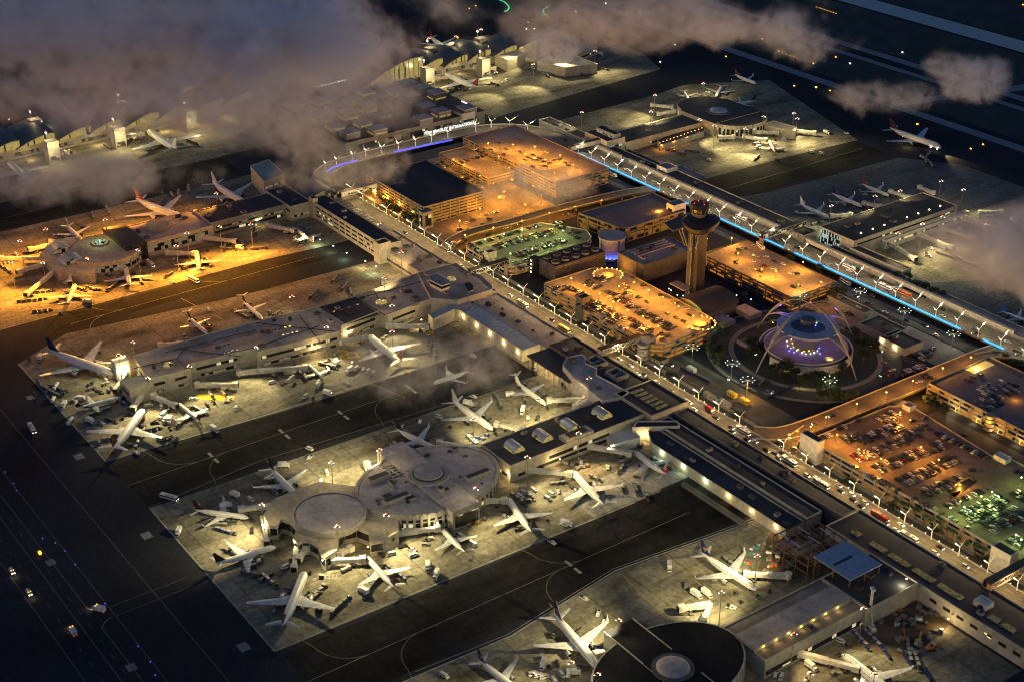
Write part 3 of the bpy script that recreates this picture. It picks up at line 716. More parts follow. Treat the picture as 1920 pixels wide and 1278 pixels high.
# vaulted hall west of it
w = M(); n = 14; x0, x1, cy0, rad = -1100, -1068, 576, 15
pts = [(cy0+rad*math.cos(PI*i/n), 9+rad*0.62*math.sin(PI*i/n)) for i in range(n+1)]
w.add([(x0, y, z) for y, z in pts]+[(x1, y, z) for y, z in pts], [(i+1, i, n+1+i, n+2+i) for i in range(n)], roofv)
vh = w.build('vault_roof', None, 'grey violet barrel vaulted hall at the west end of the southern road', 'terminal', smooth=True)
w = M(); w.prism(rect(x0+.5, cy0-rad+.3, x1-.5, cy0+rad-.3), 0, 9, wallg); w.build('wall', vh)
w = M(); w.add([(x1-0.3, y, z-0.15) for y, z in pts], [tuple(reversed(range(n+1)))], w_dim); w.build('glazed_end', vh)
# wing with bluish roof and the canopy beside it
wg = building('baggage_wing', rect(-826, 550, -745, 566), 9.5, wallm, roofb, 'pale blue metal roofed wing with warm wall lamps in front of the departure road', 'building', parapet=0.25)
building('baggage_wing', PP(9.5, (803, 588), (858, 565), (880, 566), (892, 573), (878, 586), (852, 580), (812, 598)), 9.4, wallm, roofb, 'short bent blue roofed passage reaching from the cream pier to the pale blue wing', 'building', parapet=0.25)
building('ticket_hall', rect(-832, 566.5, -738, 590.6), 8.2, wallg, roofg, 'low mauve grey roof strip between the blue roofed wing and the road', 'terminal', units=8, seed=4)
for k in range(5):
    w = M(); w.box(-818+k*17, 549.7, 5.4, 1.6, 0.5, 0.5, e_warm); w.build('wall_lamp', wg); light(-818+k*17, 548.6, 6.2, 'warm', 500, radius=0.3)
cn = empty('baggage_canopy', (-712, 562, 0), 0, 'dark flat canopy sheltering a lit row of baggage carts below the road', 'canopy')
w = M(); w.prism(rect(-738, 549, -690, 568), 8.0, 8.9, roofd, bottom=True); w.build('roof', cn)
w = M()
for k in range(9): w.cyl(-736+k*5.6, 550, 0, 8, 0.35, stone, 6, top=False)
w.build('column', cn)
w = M(); w.prism(rect(-738, 567.5, -690, 568), 0, 8, wallm); w.build('rear_wall', cn)
for k in range(5): light(-733+k*10, 557, 7.2, 'warm', 2200, radius=0.4)
building('ticket_hall', rect(-738, 568.5, -655.5, 590.6), 10.2, walld, roofd, 'long black roofed ticket hall beside the departure road in front of the orange car park', 'terminal', units=6, seed=5)
for k in range(2):
    w = M(); x = -692+k*22
    for (a, b, c_, d) in ((x-6, 574, 12, 0.8), (x-6, 584, 12, 0.8), (x-12, 579, 0.8, 10.8), (x, 579, 0.8, 10.8)): w.box(a, b, 10.2, c_, d, 3, wallg)
    w.box(x-6, 579, 10.2, 3, 7, 1.8, steel); w.build('plant_screen', label='square open plant screen on the black roof, %s' % ('left one of the pair', 'right one of the pair')[k], cat='plant screen', group='plant screens on the black roof')
building('service_building', PP(13, (1055, 684), (1062, 670), (1090, 664), (1098, 668), (1098, 680), (1120, 690), (1118, 702), (1180, 735), (1165, 745), (1130, 752), (1078, 712)), 12.5, wallw, roofl, 'white walled block with stepped roof edge between the dark canopy and the barrel skylights', 'building', units=2)
building('service_building', PP(5, (1072, 762), (1104, 744), (1120, 750), (1086, 770)), 6, wallw, roofl, 'low white block with a bright roof edge beside the dark canopy', 'building')
# right of the middle pier: wing along the road in strips
ew = building('ticket_hall', rect(-617, 578, -470, 590.6), 9, walld, roofd, 'long black roof strip bordering the right half of the departure road', 'terminal', units=5, seed=9, rim=wallg)
ew2 = building('ticket_hall', rect(-617, 562, -482, 574), 8, wallm, roofd, 'narrow dark roof strip with cream parapet parallel to the departure road', 'terminal', units=3, rim=stone)
ew3 = building('ticket_hall', [(-600, 545), (-482, 545), (-482, 560), (-617, 560), (-612, 552)], 6.5, wallm, roofd, 'low dark roofed wing with a cream wall and lamps facing the grey apron', 'terminal', units=8, seed=2, rim=stone)
for k in range(6):
    w = M(); w.box(-590+k*20, 544.6, 4.6, 0.9, 0.6, 0.6, e_warm if k else e_cool); w.build('wall_lamp', ew3); light(-590+k*20, 543.6, 5.0, 'cool' if k < 3 else 'warm', 420, radius=0.3)
w = M(); w.beam((-560, 536, 1.2), (-505, 536, 1.2), 3.0, 2.2, walld); w.build('screen_wall', label='long grey site hoarding lying along the foot of the dark wing', cat='hoarding')
sb = building('passage', PP(9, (1185, 802), (1195, 790), (1270, 790), (1275, 800)), 9, wallw, roofd, 'angled white passage joining the pier to the roof strips by the road', 'building')
w = M(); q = PP(6, (1135, 812), (1185, 800), (1200, 820), (1145, 835)); w.prism(q, 0, 6.5, wallw); w.build('tent_hall', label='white peaked tent hall beside the jet bridge under the pier wall', cat='tent')
# -- right pier
t7 = building('pier_hall', rect(-434, 449, -402, 522), 11.5, wallm, mat('brown_roof', (0.20, 0.165, 0.14), 0.85, var=0.4, scale=0.05), 'broad brown roofed pier hall leading to the domed satellite at the lower right', 'terminal', units=5, bands=((1, 2, 5, w_few),), seed=6)
up = M(); up.prism(rect(-424, 449, -410, 520), 11.6, 14.4, wallg, top=False); 
up.build('upper_wall', t7); M().prism(rect(-424, 449, -410, 520), 14.35, 14.4, roofg).build('upper_roof', t7)
for k in range(7):
    w = M(); w.box(-409.6, 455+k*9, 13.2, 0.4, 1.2, 0.5, e_yel); w.build('wall_lamp', t7); light(-408.6, 455+k*9, 13.2, 'warm', 90, radius=0.2)
dm = empty('domed_satellite', (-420, 408, 0), 0, 'huge black oval roof with a pale domed skylight at the bottom edge', 'terminal')
po = ell(-427, 407, 30, 43.5, 64)
w = M(); w.prism(po, 0, 12.8, wallm, top=False)
w.build('wall', dm)
w = M(); i2 = inset(po, 0.8); n = 64
w.add([(x, y, 12.8) for x, y in po]+[(x, y, 12.8) for x, y in i2], [(i, (i+1) % n, n+(i+1) % n, n+i) for i in range(n)], stone); w.build('roof_edge', dm)
M().add([(x, y, 12.5) for x, y in i2], [tuple(range(n))], roofk).build('roof', dm)
for i in range(0, n, 2):
    pass
w = M()
for i in range(n):
    a = Vector(po[i]); b = Vector(po[(i+1) % n]); c_ = (a+b)/2; d = (b-a); w.box(c_.x, c_.y, 0, 1.5, 0.8, 12, stone, rz=math.atan2(d.y, d.x))
w.build('facade_fin', dm)
xx, yy = P(1262, 1250, 13.5)
w = M(); w.cyl(xx, yy, 12.5, 13.7, 10.8, walld, 40); w.build('skylight_kerb', dm)
w = M(); w.dome(xx, yy, 13.6, 8.6, 1.8, roofl, 40, 5); w.build('dome_skylight', dm, smooth=True)
w = M(); q = rect(xx-42, yy-10, xx+41, yy+9); w.prism(q, 0, 13.0, wallm, top=False); w.build('cross_wall', dm)
M().prism(inset(q, .05), 12.9, 13.0, roofk).build('cross_roof', dm)
for s in (-10, 9):
    for x0, x1 in ((xx-42, xx-11), (xx+11, xx+41)): w = M(); w.box((x0+x1)/2, yy+s, 13.0, x1-x0, .5, .5, stone); w.build('roof_edge_strip', dm)
building('corner_block', PP(7, (1131, 1230), (1158, 1212), (1182, 1225), (1150, 1250)), 8, wallm, wallm, 'small cream lean-to beside the nose of the airliner at the bottom', 'building')
# head building of the right pier
h7 = building('terminal_hall', rect(-468, 562, -300, 590.6), 10.5, wallm, roofd, 'long black terminal roof with rows of yellow lit roof windows at the lower right', 'terminal', units=5, seed=12)
for x0, x1 in ((-456, -450), (-442, -431), (-428, -414), (-411, -397), (-394, -378), (-360, -354), (-352, -344), (-338, -330)):
    w = M(); w.box((x0+x1)/2, 571, 10.55, x1-x0, 4.2, 0.35, w_sky); w.build('roof_window', h7)
for k in range(9): facade_band(h7, (-392+k*9, 562), (-392+k*9+5, 562), 5.2, 7.2, w_few if k not in (1, 4) else w_warm, 0.2, name='window')
dk = empty('new_roof_deck', (-430, 539, 0), 0, 'bright blue grey metal deck roof of the unfinished hall', 'building')
w = M(); w.prism(rect(-445, 527, -418, 552), 17.4, 18.0, roofb, bottom=True); w.build('deck', dk)
w = M(); w.prism(rect(-433.5, 530, -431.8, 544), 18.02, 18.06, black); w.build('deck_slot', dk)
w = M()
for x in (-444, -431, -419):
    for y in (528, 540, 551): w.box(x, y, 0, 0.6, 0.6, 17.4, rust)
w.build('column', dk)
sf = empty('steel_frame', (-460, 538, 0), 0, 'open rust brown steel frame of girders left of the blue metal roof', 'steel frame')
w = M()
for x in (-474, -465, -456, -447):
    for y in (526, 536, 546, 556): w.box(x, y, 0, 0.55, 0.55, 15.5, rust)
for z in (5, 10, 15.5):
    for y in (526, 536, 546, 556): w.beam((-474, y, z), (-447, y, z), 0.35, 0.7, rust)
    for x in (-474, -465, -456, -447): w.beam((x, 526, z), (x, 556, z), 0.35, 0.7, rust)
w.build('girder', sf)
for z, q in ((10.4, rect(-473, 527, -466, 535)), (10.4, rect(-464, 527, -457, 545)), (5.4, rect(-473, 537, -450, 545))):
    w = M(); w.prism(q, z, z+0.15, wallp, bottom=True); w.build('floor_deck', sf)
for k, (x, y) in enumerate(((-470, 530), (-462, 530), (-468, 543), (-458, 541), (-460, 552), (-451, 553))):
    w = M(); w.beam((x-4, y, 16), (x+5, y, 16), 0.8, 0.4, roofb); w.build('roof_beam', sf)
building('service_building', rect(-434, 522.3, -400, 561.5), 11.5, wallm, roofd, 'cream walled wing with a dark roof under the blue metal roof deck', 'building', units=5)
building('plant_room', rect(-372, 572, -364, 579), 13.5, wallw, wallw, 'small white box standing on the long black terminal roof', 'plant room', parapet=0.2)
# -- left orange lit pier
q4 = PP(10, (80, 465), (112, 442), (150, 440), (320, 405), (345, 425), (290, 455), (240, 478), (185, 510), (112, 502))
t4 = building('pier_hall', rect(-1108, 400, -1068, 470), 12, wallm, roofg, 'grey roofed pier hall with tall dark windows in orange light at the left', 'terminal', units=5, bands=((1, 3, 9.5, w_dim, 5),), seed=21)
building('pier_hall', rect(-1104, 470, -1072, 540), 12.5, wallg, roofd, 'dark roofed northern half of the orange lit pier', 'terminal', units=5, bands=((1, 3, 5, w_few, 3), (1, 7, 8.5, w_dim, 3)), seed=22)
building('terminal_hall', rect(-1110, 540, -1064, 561), 13, wallm, roofd, 'dark roofed block joining the orange lit pier to the vaulted hall', 'terminal', units=4, bands=((1, 3, 5, w_dim), (0, 8, 10, w_few)), seed=23)
rs4 = empty('round_satellite', (-1086, 375, 0), 0, 'round grey roofed satellite with glowing green skylight in orange light at the far left', 'terminal')
w = M(); w.prism(ell(-1080, 380, 29, 29, 48), 0, 11.5, wallm, top=False); w.build('wall', rs4)
w = M(); i2 = ell(-1080, 380, 28.2, 28.2, 48); a = ell(-1080, 380, 29, 29, 48)
w.add([(x, y, 11.5) for x, y in a]+[(x, y, 11.5) for x, y in i2], [(i, (i+1) % 48, 48+(i+1) % 48, 48+i) for i in range(48)], stone); w.build('roof_edge', rs4)
M().add([(x, y, 11.2) for x, y in i2], [tuple(range(48))], roofg).build('roof', rs4)
w = M(); w.prism(ell(-1080, 380, 29.15, 29.15, 48), 3, 8, w_dim, top=False); w.build('window_band', rs4)
x, y = P(187, 455, 12); w = M(); w.cyl(x, y, 11.2, 12.4, 6.5, stone, 24); w.dome(x, y, 12.4, 4.8, 2.0, w_cool, 16, 4); w.build('glass_dome', rs4); light(x, y, 17, 'green', 1500)
w = M(); st4 = PP(8, (75, 478), (105, 450), (140, 448), (180, 500), (178, 515), (108, 508)); w.prism(st4, 0, 8.6, wallm); w.build('base_hall', rs4)
for px, py in ((110, 466), (133, 487)):
    x, y = P(px, py, 10); w = M(); n = 10
    pts = [(9*math.cos(PI*i/n), 5*math.sin(PI*i/n)) for i in range(n+1)]
    w.add([(x-7, y+a, 8.6+b) for a, b in pts]+[(x+7, y+a, 8.6+b) for a, b in pts], [(i+1, i, n+1+i, n+2+i) for i in range(n)], roofb)
    w.add([(x+6.8, y+a*.95, 8.6+b*.95) for a, b in pts], [tuple(reversed(range(n+1)))], w_dim); w.build('vault', rs4, smooth=False)
w = M(); w.cyl(-1093, 432, 12, 14.5, 9.5, wallg, 32); w.build('roof_drum', t4)
w = M(); w.prism(rect(-1112, 392, -1064, 410), 0, 14.5, glass, top=False); w.prism(rect(-1112, 392, -1064, 410), 14.4, 14.5, roofd); w.build('glazed_block', t4)
building('cargo_block', PP(12, (470, 320), (505, 308), (535, 335), (495, 350)), 16, wallm, wallm, 'bright orange lit block standing alone behind the left pier', 'building', bands=((0, 4, 6, w_dim), (0, 9, 11, w_dim)))

# -- western international terminal: cube cluster, great wave roof, boarding towers
core = empty('international_terminal', (-1235, 740, 0), 0, 'dark international terminal with a field of raised square roof lights under the mist', 'terminal')
w = M(); w.prism(rect(-1302, 655, -1168, 815), 0, 15, walld, top=False); w.build('wall', core)
M().prism(rect(-1301.5, 655.5, -1168.5, 814.5), 14.9, 15.1, roofd).build('roof', core)
for k in range(5): facade_band(core, (-1168, 668+k*29), (-1168, 690+k*29), 5, 11, w_dim if k % 2 else w_few, 1)
rnd = random.Random(11); lit = {(0, 1), (0, 3), (1, 2), (2, 0), (2, 1), (3, 3), (1, 4), (3, 1), (2, 3)}
for i in range(5):
    for j in range(6):
        x = -1290+i*27+(j % 2)*7; y = 668+j*26
        if x > -1175 or rnd.random() < 0.08: continue
        h = 3.5+((i*7+j*3) % 3)*1.8; w = M(); w.box(x, y, 15.1, 15, 15, h, walld); w.box(x, y, 15.1+h, 15.4, 15.4, 0.5, roofl)
        rl = w.build('roof_light_box', core)
        if (i+j*2) % 3 == 0 or (i, j) in lit:
            w = M(); w.box(x+7.7, y, 16.4, 0.2, 12, 1.2, w_lantern); w.box(x, y-7.7, 16.4, 12, 0.2, 1.0, w_lantern)
            w.build('lit_clerestory', rl)
for px, py in ((680, 264), (755, 248), (829, 232)):
    x, y = P(px, py, 9); w = M(); w.cyl(x, y, 8.6, 9.4, 4.6, e_disc, 24); w.build('entrance_disc', core); 
    light(x+6, y, 6.5, 'warm', 2600, radius=0.6)
    w = M(); w.box(x-4, y, 0, 14, 22, 8.4, w_warm); w.build('entrance_glass', core)
building('stair_block', rect(-1182, 786, -1166, 802), 17, wallg, roofl, 'grey corner block with a slot window at the right end of the cube roofed terminal', 'building', bands=((1, 9, 11, glass, 2),))
sk = M(); sk.box(-1196, 812, 15.4, 16, 0.9, 0.9, e_tube); sk.box(-1188, 805, 15.4, 0.9, 14, 0.9, e_tube); sk.build('edge_light', label='white glowing right-angled roof edge tube on the cube roofed terminal', cat='light tube')
def shell(par, x0, x1, y0, y1, zl, zh, litm, base, name='wave_roof', m=roofv, n=10, xs=0.0):
    """roof shell that climbs in a curve from its southern to its northern edge, glazed under the eastern edge"""
    w = M(); vs = []
    for i in range(n+1):
        t = i/n; y = y0+(y1-y0)*t; z = zl+(zh-zl)*math.sin(PI/2*t)**0.9-1.2*max(0, t-.8)*5
        vs.append([(x0, y, z-2.5), ((x0+x1)/2, y, z+1.2), (x1+xs*(1-t), y, z)])
    for dz in (0, -.8):
        q = [(a, b, c_+dz) for r_ in vs for a, b, c_ in r_]
        w.add(q, [(3*i+k, 3*i+k+1, 3*i+k+4, 3*i+k+3) for i in range(n) for k in range(2)], m)
    w.add([(a, b, c_+d) for r_ in vs for a, b, c_ in r_[2:] for d in (0, -.8)], [(2*i, 2*i+1, 2*i+3, 2*i+2) for i in range(n)], m)
    w.add([(a, b, c_+d) for a, b, c_ in vs[-1] for d in (0, -.8)], [(0, 1, 3, 2), (2, 3, 5, 4)], m)
    w.build(name, par)
    f = M(); q = [(r_[2][0]-.6, r_[2][1], z) for r_ in vs for z in (min(base, r_[2][2]-.9), r_[2][2]-.8)]
    f.add(q, [(2*i, 2*i+1, 2*i+3, 2*i+2) for i in range(n)], litm); f.build('lit_clerestory', par)
wr = empty('wave_roof_hall', (-1330, 800, 0), 0, 'great wave shaped dark roof over a glowing yellow glass wall at the top', 'terminal')
shell(wr, -1392, -1312, 764, 836, 12, 33, w_lantern, 10)
w = M(); w.prism(rect(-1385, 770, -1314, 835), 0, 11.5, walld); w.build('wall', wr)
for k in range(11):
    y = 770+k*6; t = (y-764)/72; z = 12+21*math.sin(PI/2*t)**.9-1
    w = M(); w.box(-1312.3, y, 8, .5, .5, z-8, walld); w.build('mullion', wr)
light(-1300, 815, 9, 'warm', 2500)
nh = empty('north_concourse', (-1345, 940, 0), 0, 'staggered wave roofs of the far concourse running right from the great wave roof', 'terminal')
w = M(); w.prism(rect(-1376, 840, -1330, 1000), 0, 12, wallg); w.build('wall', nh)
for k, y in enumerate((836, 868, 901, 934, 967)):
    shell(nh, -1386+(k % 2)*4, -1328+(k % 2)*3, y, y+36, 12.2, 21-k*.5, w_lantern, 12.3, xs=5)
for k in range(5): facade_band(nh, (-1330, 845+k*31), (-1330, 872+k*31), 2, 6, w_dim, 1); light(-1322, 858+k*31, 6, 'warm', 1500)
sh_ = empty('south_concourse', (-1365, 500, 0), 0, 'staggered wave roofs of the misty concourse at the upper left', 'terminal')
w = M(); w.prism(rect(-1395, 250, -1350, 655), 0, 12, wallg); w.build('wall', sh_)
for k in range(11):
    y = 262+k*35
    shell(sh_, -1402+(k % 2)*4, -1346+(k % 2)*3, y, y+39, 12.2, 21, w_lantern, 12.3, xs=5)
for k in range(11): facade_band(sh_, (-1350, 262+k*34), (-1350, 290+k*34), 2, 6, w_dim, 1); light(-1338, 276+k*34, 6, 'warm', 2600)
def boarding_tower(px, py, label, grp='boarding towers of the wave roofed concourses'):
    x, y = P(px, py, 22)
    b = building('boarding_tower', rect(x-5, y-5, x+6, y+6), 21, wallg, roofl, label, 'tower', grp, parapet=0.4)
    w = M(); w.cyl(x-2, y-2, 21.4, 29, 0.25, steel, 6); w.build('mast', b)
    w = M(); w.box(x-2, y-2, 28, 2.6, 0.7, 0.8, e_cool); w.build('flood_lamp', b)
    w = M(); w.dome(x-2, y-2, 29.3, 0.7, 0.9, e_red, 8, 3); w.build('beacon', b)
    w = M(); w.box(x+7, y, 5, 3, 7, 2.5, w_warm); w.build('lit_lobby', b)
    light(x-2, y-2, 27.5, 'flood', 2500, radius=0.8); light(x+18, y-2, 16, 'flood', 14000, radius=0.8)
boarding_tower(800, 125, 'grey boarding tower with lit mast nearest the glowing wave roof'); boarding_tower(905, 108, 'second grey boarding tower to the right of the glowing wave roof')
for px, py, t in ((93, 262, 'misty boarding tower leftmost along the hazy concourse'), (218, 236, 'misty boarding tower above the hazy white airliner'), (352, 205, 'misty boarding tower with a cold lamp right of the hazy airliner'), (63, 222, 'misty far side boarding tower at the left edge'), (228, 190, 'misty far side boarding tower in the middle of the hazy concourse'), (350, 165, 'misty far side boarding tower near the grey cloud gap')):
    boarding_tower(px, py, t)
for px, py, t in ((806, 88, 'far side boarding tower with a slanting pale roof next to the red tailed airliner'), (900, 70, 'far side boarding tower with pale roof right of the red tailed airliner')):
    boarding_tower(px, py, t)
building('gate_block', PP(14, (928, 100), (958, 90), (985, 98), (952, 112)), 12, wallm, roofl, 'cream gate block with windows right of the boarding towers', 'building', bands=((1, 3, 5, w_few), (1, 7, 9, glass)))
building('gate_block', PP(12, (1007, 112), (1062, 95), (1120, 118), (1060, 125)), 10, wallm, roofl, 'cream gate building half hidden by a mist puff at the top', 'building')
building('gate_block', PP(14, (1062, 86), (1120, 72), (1121, 80), (1080, 95)), 10, wallm, roofl, 'flat pale gate building with small red beacons at the top', 'building', bands=((0, 3, 4.5, w_few),))

# -- northern piers
t3p = building('pier_hall', rect(-1056, 880, -1026, 985), 9, wallm, roofd, 'long dark roofed pier leading to the three lobed satellite at the upper right', 'terminal', bands=((1, 2, 4, w_few, 30),), units=3, seed=31)
building('terminal_hall', rect(-1062, 858, -1028, 880), 14, wallm, roofd, 'square dark roofed block where the upper right pier meets the road', 'terminal', bands=((1, 7, 9, w_cool, 2), (0, 3, 5, w_few)))
building('terminal_hall', rect(-1057, 868, -1030, 876), 18, wallg, roofd, 'slim upper storey with lit windows on the square dark roofed block', 'terminal', bands=((0, 15, 16.6, w_cool, 1),))
building('ticket_hall', rect(-1130, 854, -1062, 868), 8, wallm, roofd, 'low dark ticket hall roof at the bend of the northern road', 'terminal', units=4, seed=33)
building('ticket_hall', rect(-1028, 855, -955, 868), 7.5, wallg, roofd, 'dark ticket hall roof right of the square block on the northern road', 'terminal', units=3)
building('ticket_hall', rect(-955, 855, -770, 871), 9, wallm, roofd, 'very long dark ticket hall roof along the azure lit road', 'terminal', units=8, seed=35, bands=((0, 6.2, 7.6, e_strip, 40),))
building('ticket_hall', rect(-952, 871, -920, 884), 8, wallg, roofg, 'violet grey low roof behind the northern ticket hall', 'terminal')
building('crew_block', rect(-958, 859, -944, 872), 12, wallw, wallg, 'pale cubic block on the long northern ticket hall', 'building')
s3 = empty('lobed_satellite', (-1035, 1010, 0), 0, 'dark three lobed satellite with a pale dome at the upper right', 'terminal')
for nm, cx_, cy_, rx, ry in (('lobe', -1058, 1010, 26, 28), ('lobe', -1012, 1012, 26, 30)):
    w = M(); pl = ell(cx_, cy_, rx, ry, 40); w.prism(pl, 0, 12.4, wallm, top=False); w.prism(inset(pl, -0.15), 2, 8.5, w_few, top=False)
    for i in range(40): w.box(*pl[i], 0, 1.2, 1.2, 12.4, stone, rz=2*PI*i/40)
    w.build('lobe_wall', s3); M().prism(pl, 12.35, 12.5, roofd).build('lobe_roof', s3)
w = M(); w.prism(rect(-1060, 978, -1010, 1040), 0, 13, wallm, top=False); w.build('cross_wall', s3); M().prism(rect(-1060, 978, -1010, 1040), 12.9, 13.1, roofd).build('cross_roof', s3)
w = M(); w.cyl(-1034, 1006, 13.1, 14, 12.5, walld, 32); w.build('dome_kerb', s3)
w = M(); w.dome(-1034, 1006, 14, 9, 2, roofb, 32, 5); w.build('dome', s3, smooth=True)
arcade = building('lit_arcade', PP(6, (1232, 262), (1240, 258), (1315, 232), (1322, 238), (1320, 246), (1240, 272)), 5.5, wallm, roofd, 'low curved arcade under a row of orange lamps beside the upper right pier', 'building', parapet=0.2)
for k in range(13):
    x, y = P(1237+k*6.6, 269-k*2.3, 5); w = M(); w.box(x, y, 4.8, 0.9, 0.9, 0.8, e_or); w.build('arcade_lamp', arcade)
for k in range(4):
    x, y = P(1240+k*24, 274-k*8, 5); light(x, y, 5.5, 'orange', 1900)
building('gate_block', PP(9, (1432, 232), (1440, 236), (1492, 246), (1494, 238), (1450, 226)), 8, wallm, roofg, 'low cream gate extension right of the three lobed satellite', 'building', bands=((0, 2, 4, glass, 2),))
building('bag_shed', rect(-1018, 868, -955, 876), 5.5, wallg, roofd, 'low shed with green and amber lit openings behind the northern ticket hall', 'shed', bands=((0, 1, 3, w_cool, 2), (1, 1, 4, w_warm)))
for k in range(3): light(-1010+k*24, 879, 4.5, ('warm', 'warm', 'cool')[k], 1200)
# pier with glazed corner, right
p2h = building('pier_hall', rect(-769, 872, -731, 1000), 13.5, wallm, roofd, 'large dark roofed pier with a glazed corner facing the azure lit road', 'terminal', units=9, seed=41, bands=((1, 9.6, 11, w_few, 4),))
w = M(); w.prism(rect(-768, 871.6, -746, 872), 1, 13, w_cool); w.build('corner_glazing', p2h)
for k in range(8):
    w = M(); w.box(-740, 890+k*14, 13.5, 0.8, 0.8, 0.8, e_warm); w.build('roof_lamp', p2h)
building('gate_corridor', rect(-730.5, 905, -726, 1010), 7.5, wallw, wallg, 'narrow lit white corridor along the glazed corner pier', 'building', bands=((1, 4, 5.6, w_warm, 2),))
building('ticket_hall', rect(-731, 868, -676, 878), 9, wallm, roofd, 'dark wing with a yellow lit strip right of the glazed corner', 'terminal', bands=((0, 4.6, 6, e_strip, 3),))
building('ticket_hall', rect(-745, 852.5, -668, 866), 7, wallg, roofd, 'low dark roof between the glazed corner and the northern road', 'terminal')
building('ticket_hall', rect(-640, 853, -480, 868), 6.5, wallg, roofg, 'grey roof strip at the right edge beyond the northern road', 'terminal')
building('service_building', rect(-560, 872, -500, 896), 9, wallg, walld, 'misty dark block at the right edge beyond the northern road', 'building')
# kerb canopies with light underneath along the northern road
for x0, x1, t in ((-1060, -1000, 'left end'), (-990, -775, 'middle stretch'), (-765, -560, 'right stretch')):
    r = empty('kerb_canopy', ((x0+x1)/2, 852, 0), 0, 'pale kerb canopy with a yellow lit strip beside the northern road, '+t, 'canopy', 'kerb canopies of the northern road')
    w = M(); w.prism(rect(x0, 851.2, x1, 854), 10.2, 10.7, stone, bottom=True); w.build('roof', r)
    w = M(); w.prism(rect(x0, 852.8, x1, 853.1), 6.2, 9.0, wallm); w.build('rear_wall', r)
    w = M(); w.prism(rect(x0, 852.2, x1, 852.5), 9.6, 10.0, e_strip); w.build('light_strip', r)
# ------------------------------------------------------------------ car parks
def parking_house(poly, h, floors, label, om, rm=lotm, wm=wallp, sides=None, posts=True):
    poly = ccw(poly); cx = sum(p[0] for p in poly)/len(poly); cy = sum(p[1] for p in poly)/len(poly)
    r = empty('parking_house', (cx, cy, 0), 0, label, 'car park')
    n = len(poly); w = M(); inn = inset(poly, 0.35); fh = h/floors
    core = inset(poly, 1.2)
    w2 = M(); w2.prism(core, 0, h-0.2, om, top=False); w2.build('open_deck_side', r)
    for f in range(floors+1):
        z0 = f*fh-(0.55 if f else 0); z1 = f*fh+(1.0 if f else 0.6)
        w = M(); w.prism(poly, max(z0, 0), z1, wm, top=False, bottom=f > 0)
        w.add([(x, y, z1) for x, y in poly]+[(x, y, z1) for x, y in inn], [(i, (i+1) % n, n+(i+1) % n, n+i) for i in range(n)], wm)
        w.add([(x, y, z0+0.3) for x, y in inn]+[(x, y, z1) for x, y in inn], [((i+1) % n, i, n+i, n+(i+1) % n) for i in range(n)], wm)
        w.build('parapet', r)
    M().add([(x, y, h) for x, y in inn], [tuple(range(n))], rm).build('top_deck', r)
    if posts:
        for i in edges_facing(poly):
            a, b = Vector(poly[i]), Vector(poly[(i+1) % n]); L = (b-a).length; k = max(1, int(L/9))
            for q in range(k):
                p = a+(b-a)*q/k; M().box(p.x, p.y, 0, 0.7, 0.7, h, wm, rz=math.atan2((b-a).y, (b-a).x)).build('column', r)
    return r
def stall_lines(par, x0, y0, x1, y1, z, along='x', step=2.8, L=5):
    m = M()
    if along == 'x':
        k = int((x1-x0)/step)
        for i in range(k): ribbon(m, [(x0+i*step, y0), (x0+i*step, y0+L)], 0.15, z+0.02, linew)
    else:
        k = int((y1-y0)/step)
        for i in range(k): ribbon(m, [(x0, y0+i*step), (x0+L, y0+i*step)], 0.15, z+0.02, linew)
    m.build('stall_marking', par)

pa = parking_house([(-818, 625), (-694, 625), (-688, 632), (-690, 676), (-700, 688), (-795, 688), (-806, 684), (-818, 672)], 12, 4, 'orange lit parking house full of cars between the control tower and the departure road', w_orange)
for (x, y), a0, a1, nm in ((P(1140, 517, 12), 20, 250, 'curved'), (P(1312, 608, 12), -90, 130, 'curved')):
    w = M(); q = arc(x, y, 11.5, a0, a1, 22)
    for i in range(len(q)-1): w.beam((*q[i], 12.5), (*q[i+1], 12.5), 0.35, 1.1, wallp)
    w.build('helix_wall', pa)
    w = M(); q = arc(x, y, 5, 0, 360, 20)
    for i in range(len(q)-1): w.beam((*q[i], 12.4), (*q[i+1], 12.4), 0.35, 0.8, wallp)
    w.build('helix_core', pa)
    for i in range(0, 12):
        t = R(a0+(a1-a0)*i/11); w = M(); w.box(x+11.3*math.cos(t), y+11.3*math.sin(t), 13.0, 0.75, 0.75, 0.7, e_or); w.build('rim_lamp', pa)
    light(x, y, 15.5, 'orange', 4200, radius=1)
for y in (633, 641, 653, 664): stall_lines(pa, -812, y, -700, y+5, 12)
building('lift_tower', rect(-778, 624, -771, 632), 17, walld, roofd, 'dark lift tower at the road side of the orange parking house', 'lift tower')
building('lift_tower', rect(-703, 623, -696, 631), 15.5, wallg, roofg, 'grey lift tower with rounded balconies where the footbridge meets the orange parking house', 'lift tower')
w = M()
for k in range(4): w.cyl(-698, 621, 1+k*3.2, 3.2+k*3.2, 3.6, stone, 20)
w.build('spiral_stair', label='stacked round balcony stair at the corner of the orange parking house', cat='stair')
light(-815, 698, 8, 'orange', 1800, radius=.5)  # unseen orange light added to brighten the tan cladding
pb = parking_house(rect(-789, 760, -690, 808), 11, 4, 'wide orange lit parking house behind the control tower with few cars', w_orange, wm=walld)
pc_ = parking_house([(-911, 731), (-868, 739), (-862, 745), (-862, 808), (-880, 812), (-909, 812)], 12, 3, 'unlit grey roofed parking house left of the control tower', w_orange2, rm=lotd)
w = M(); x, y = P(1235, 397, 12); w.prism(rect(x-3, y-14, x+3, y+14), 12.0, 12.1, lotm); w.build('ramp_opening', pc_); light(x, y, 13.5, 'orange', 2200)
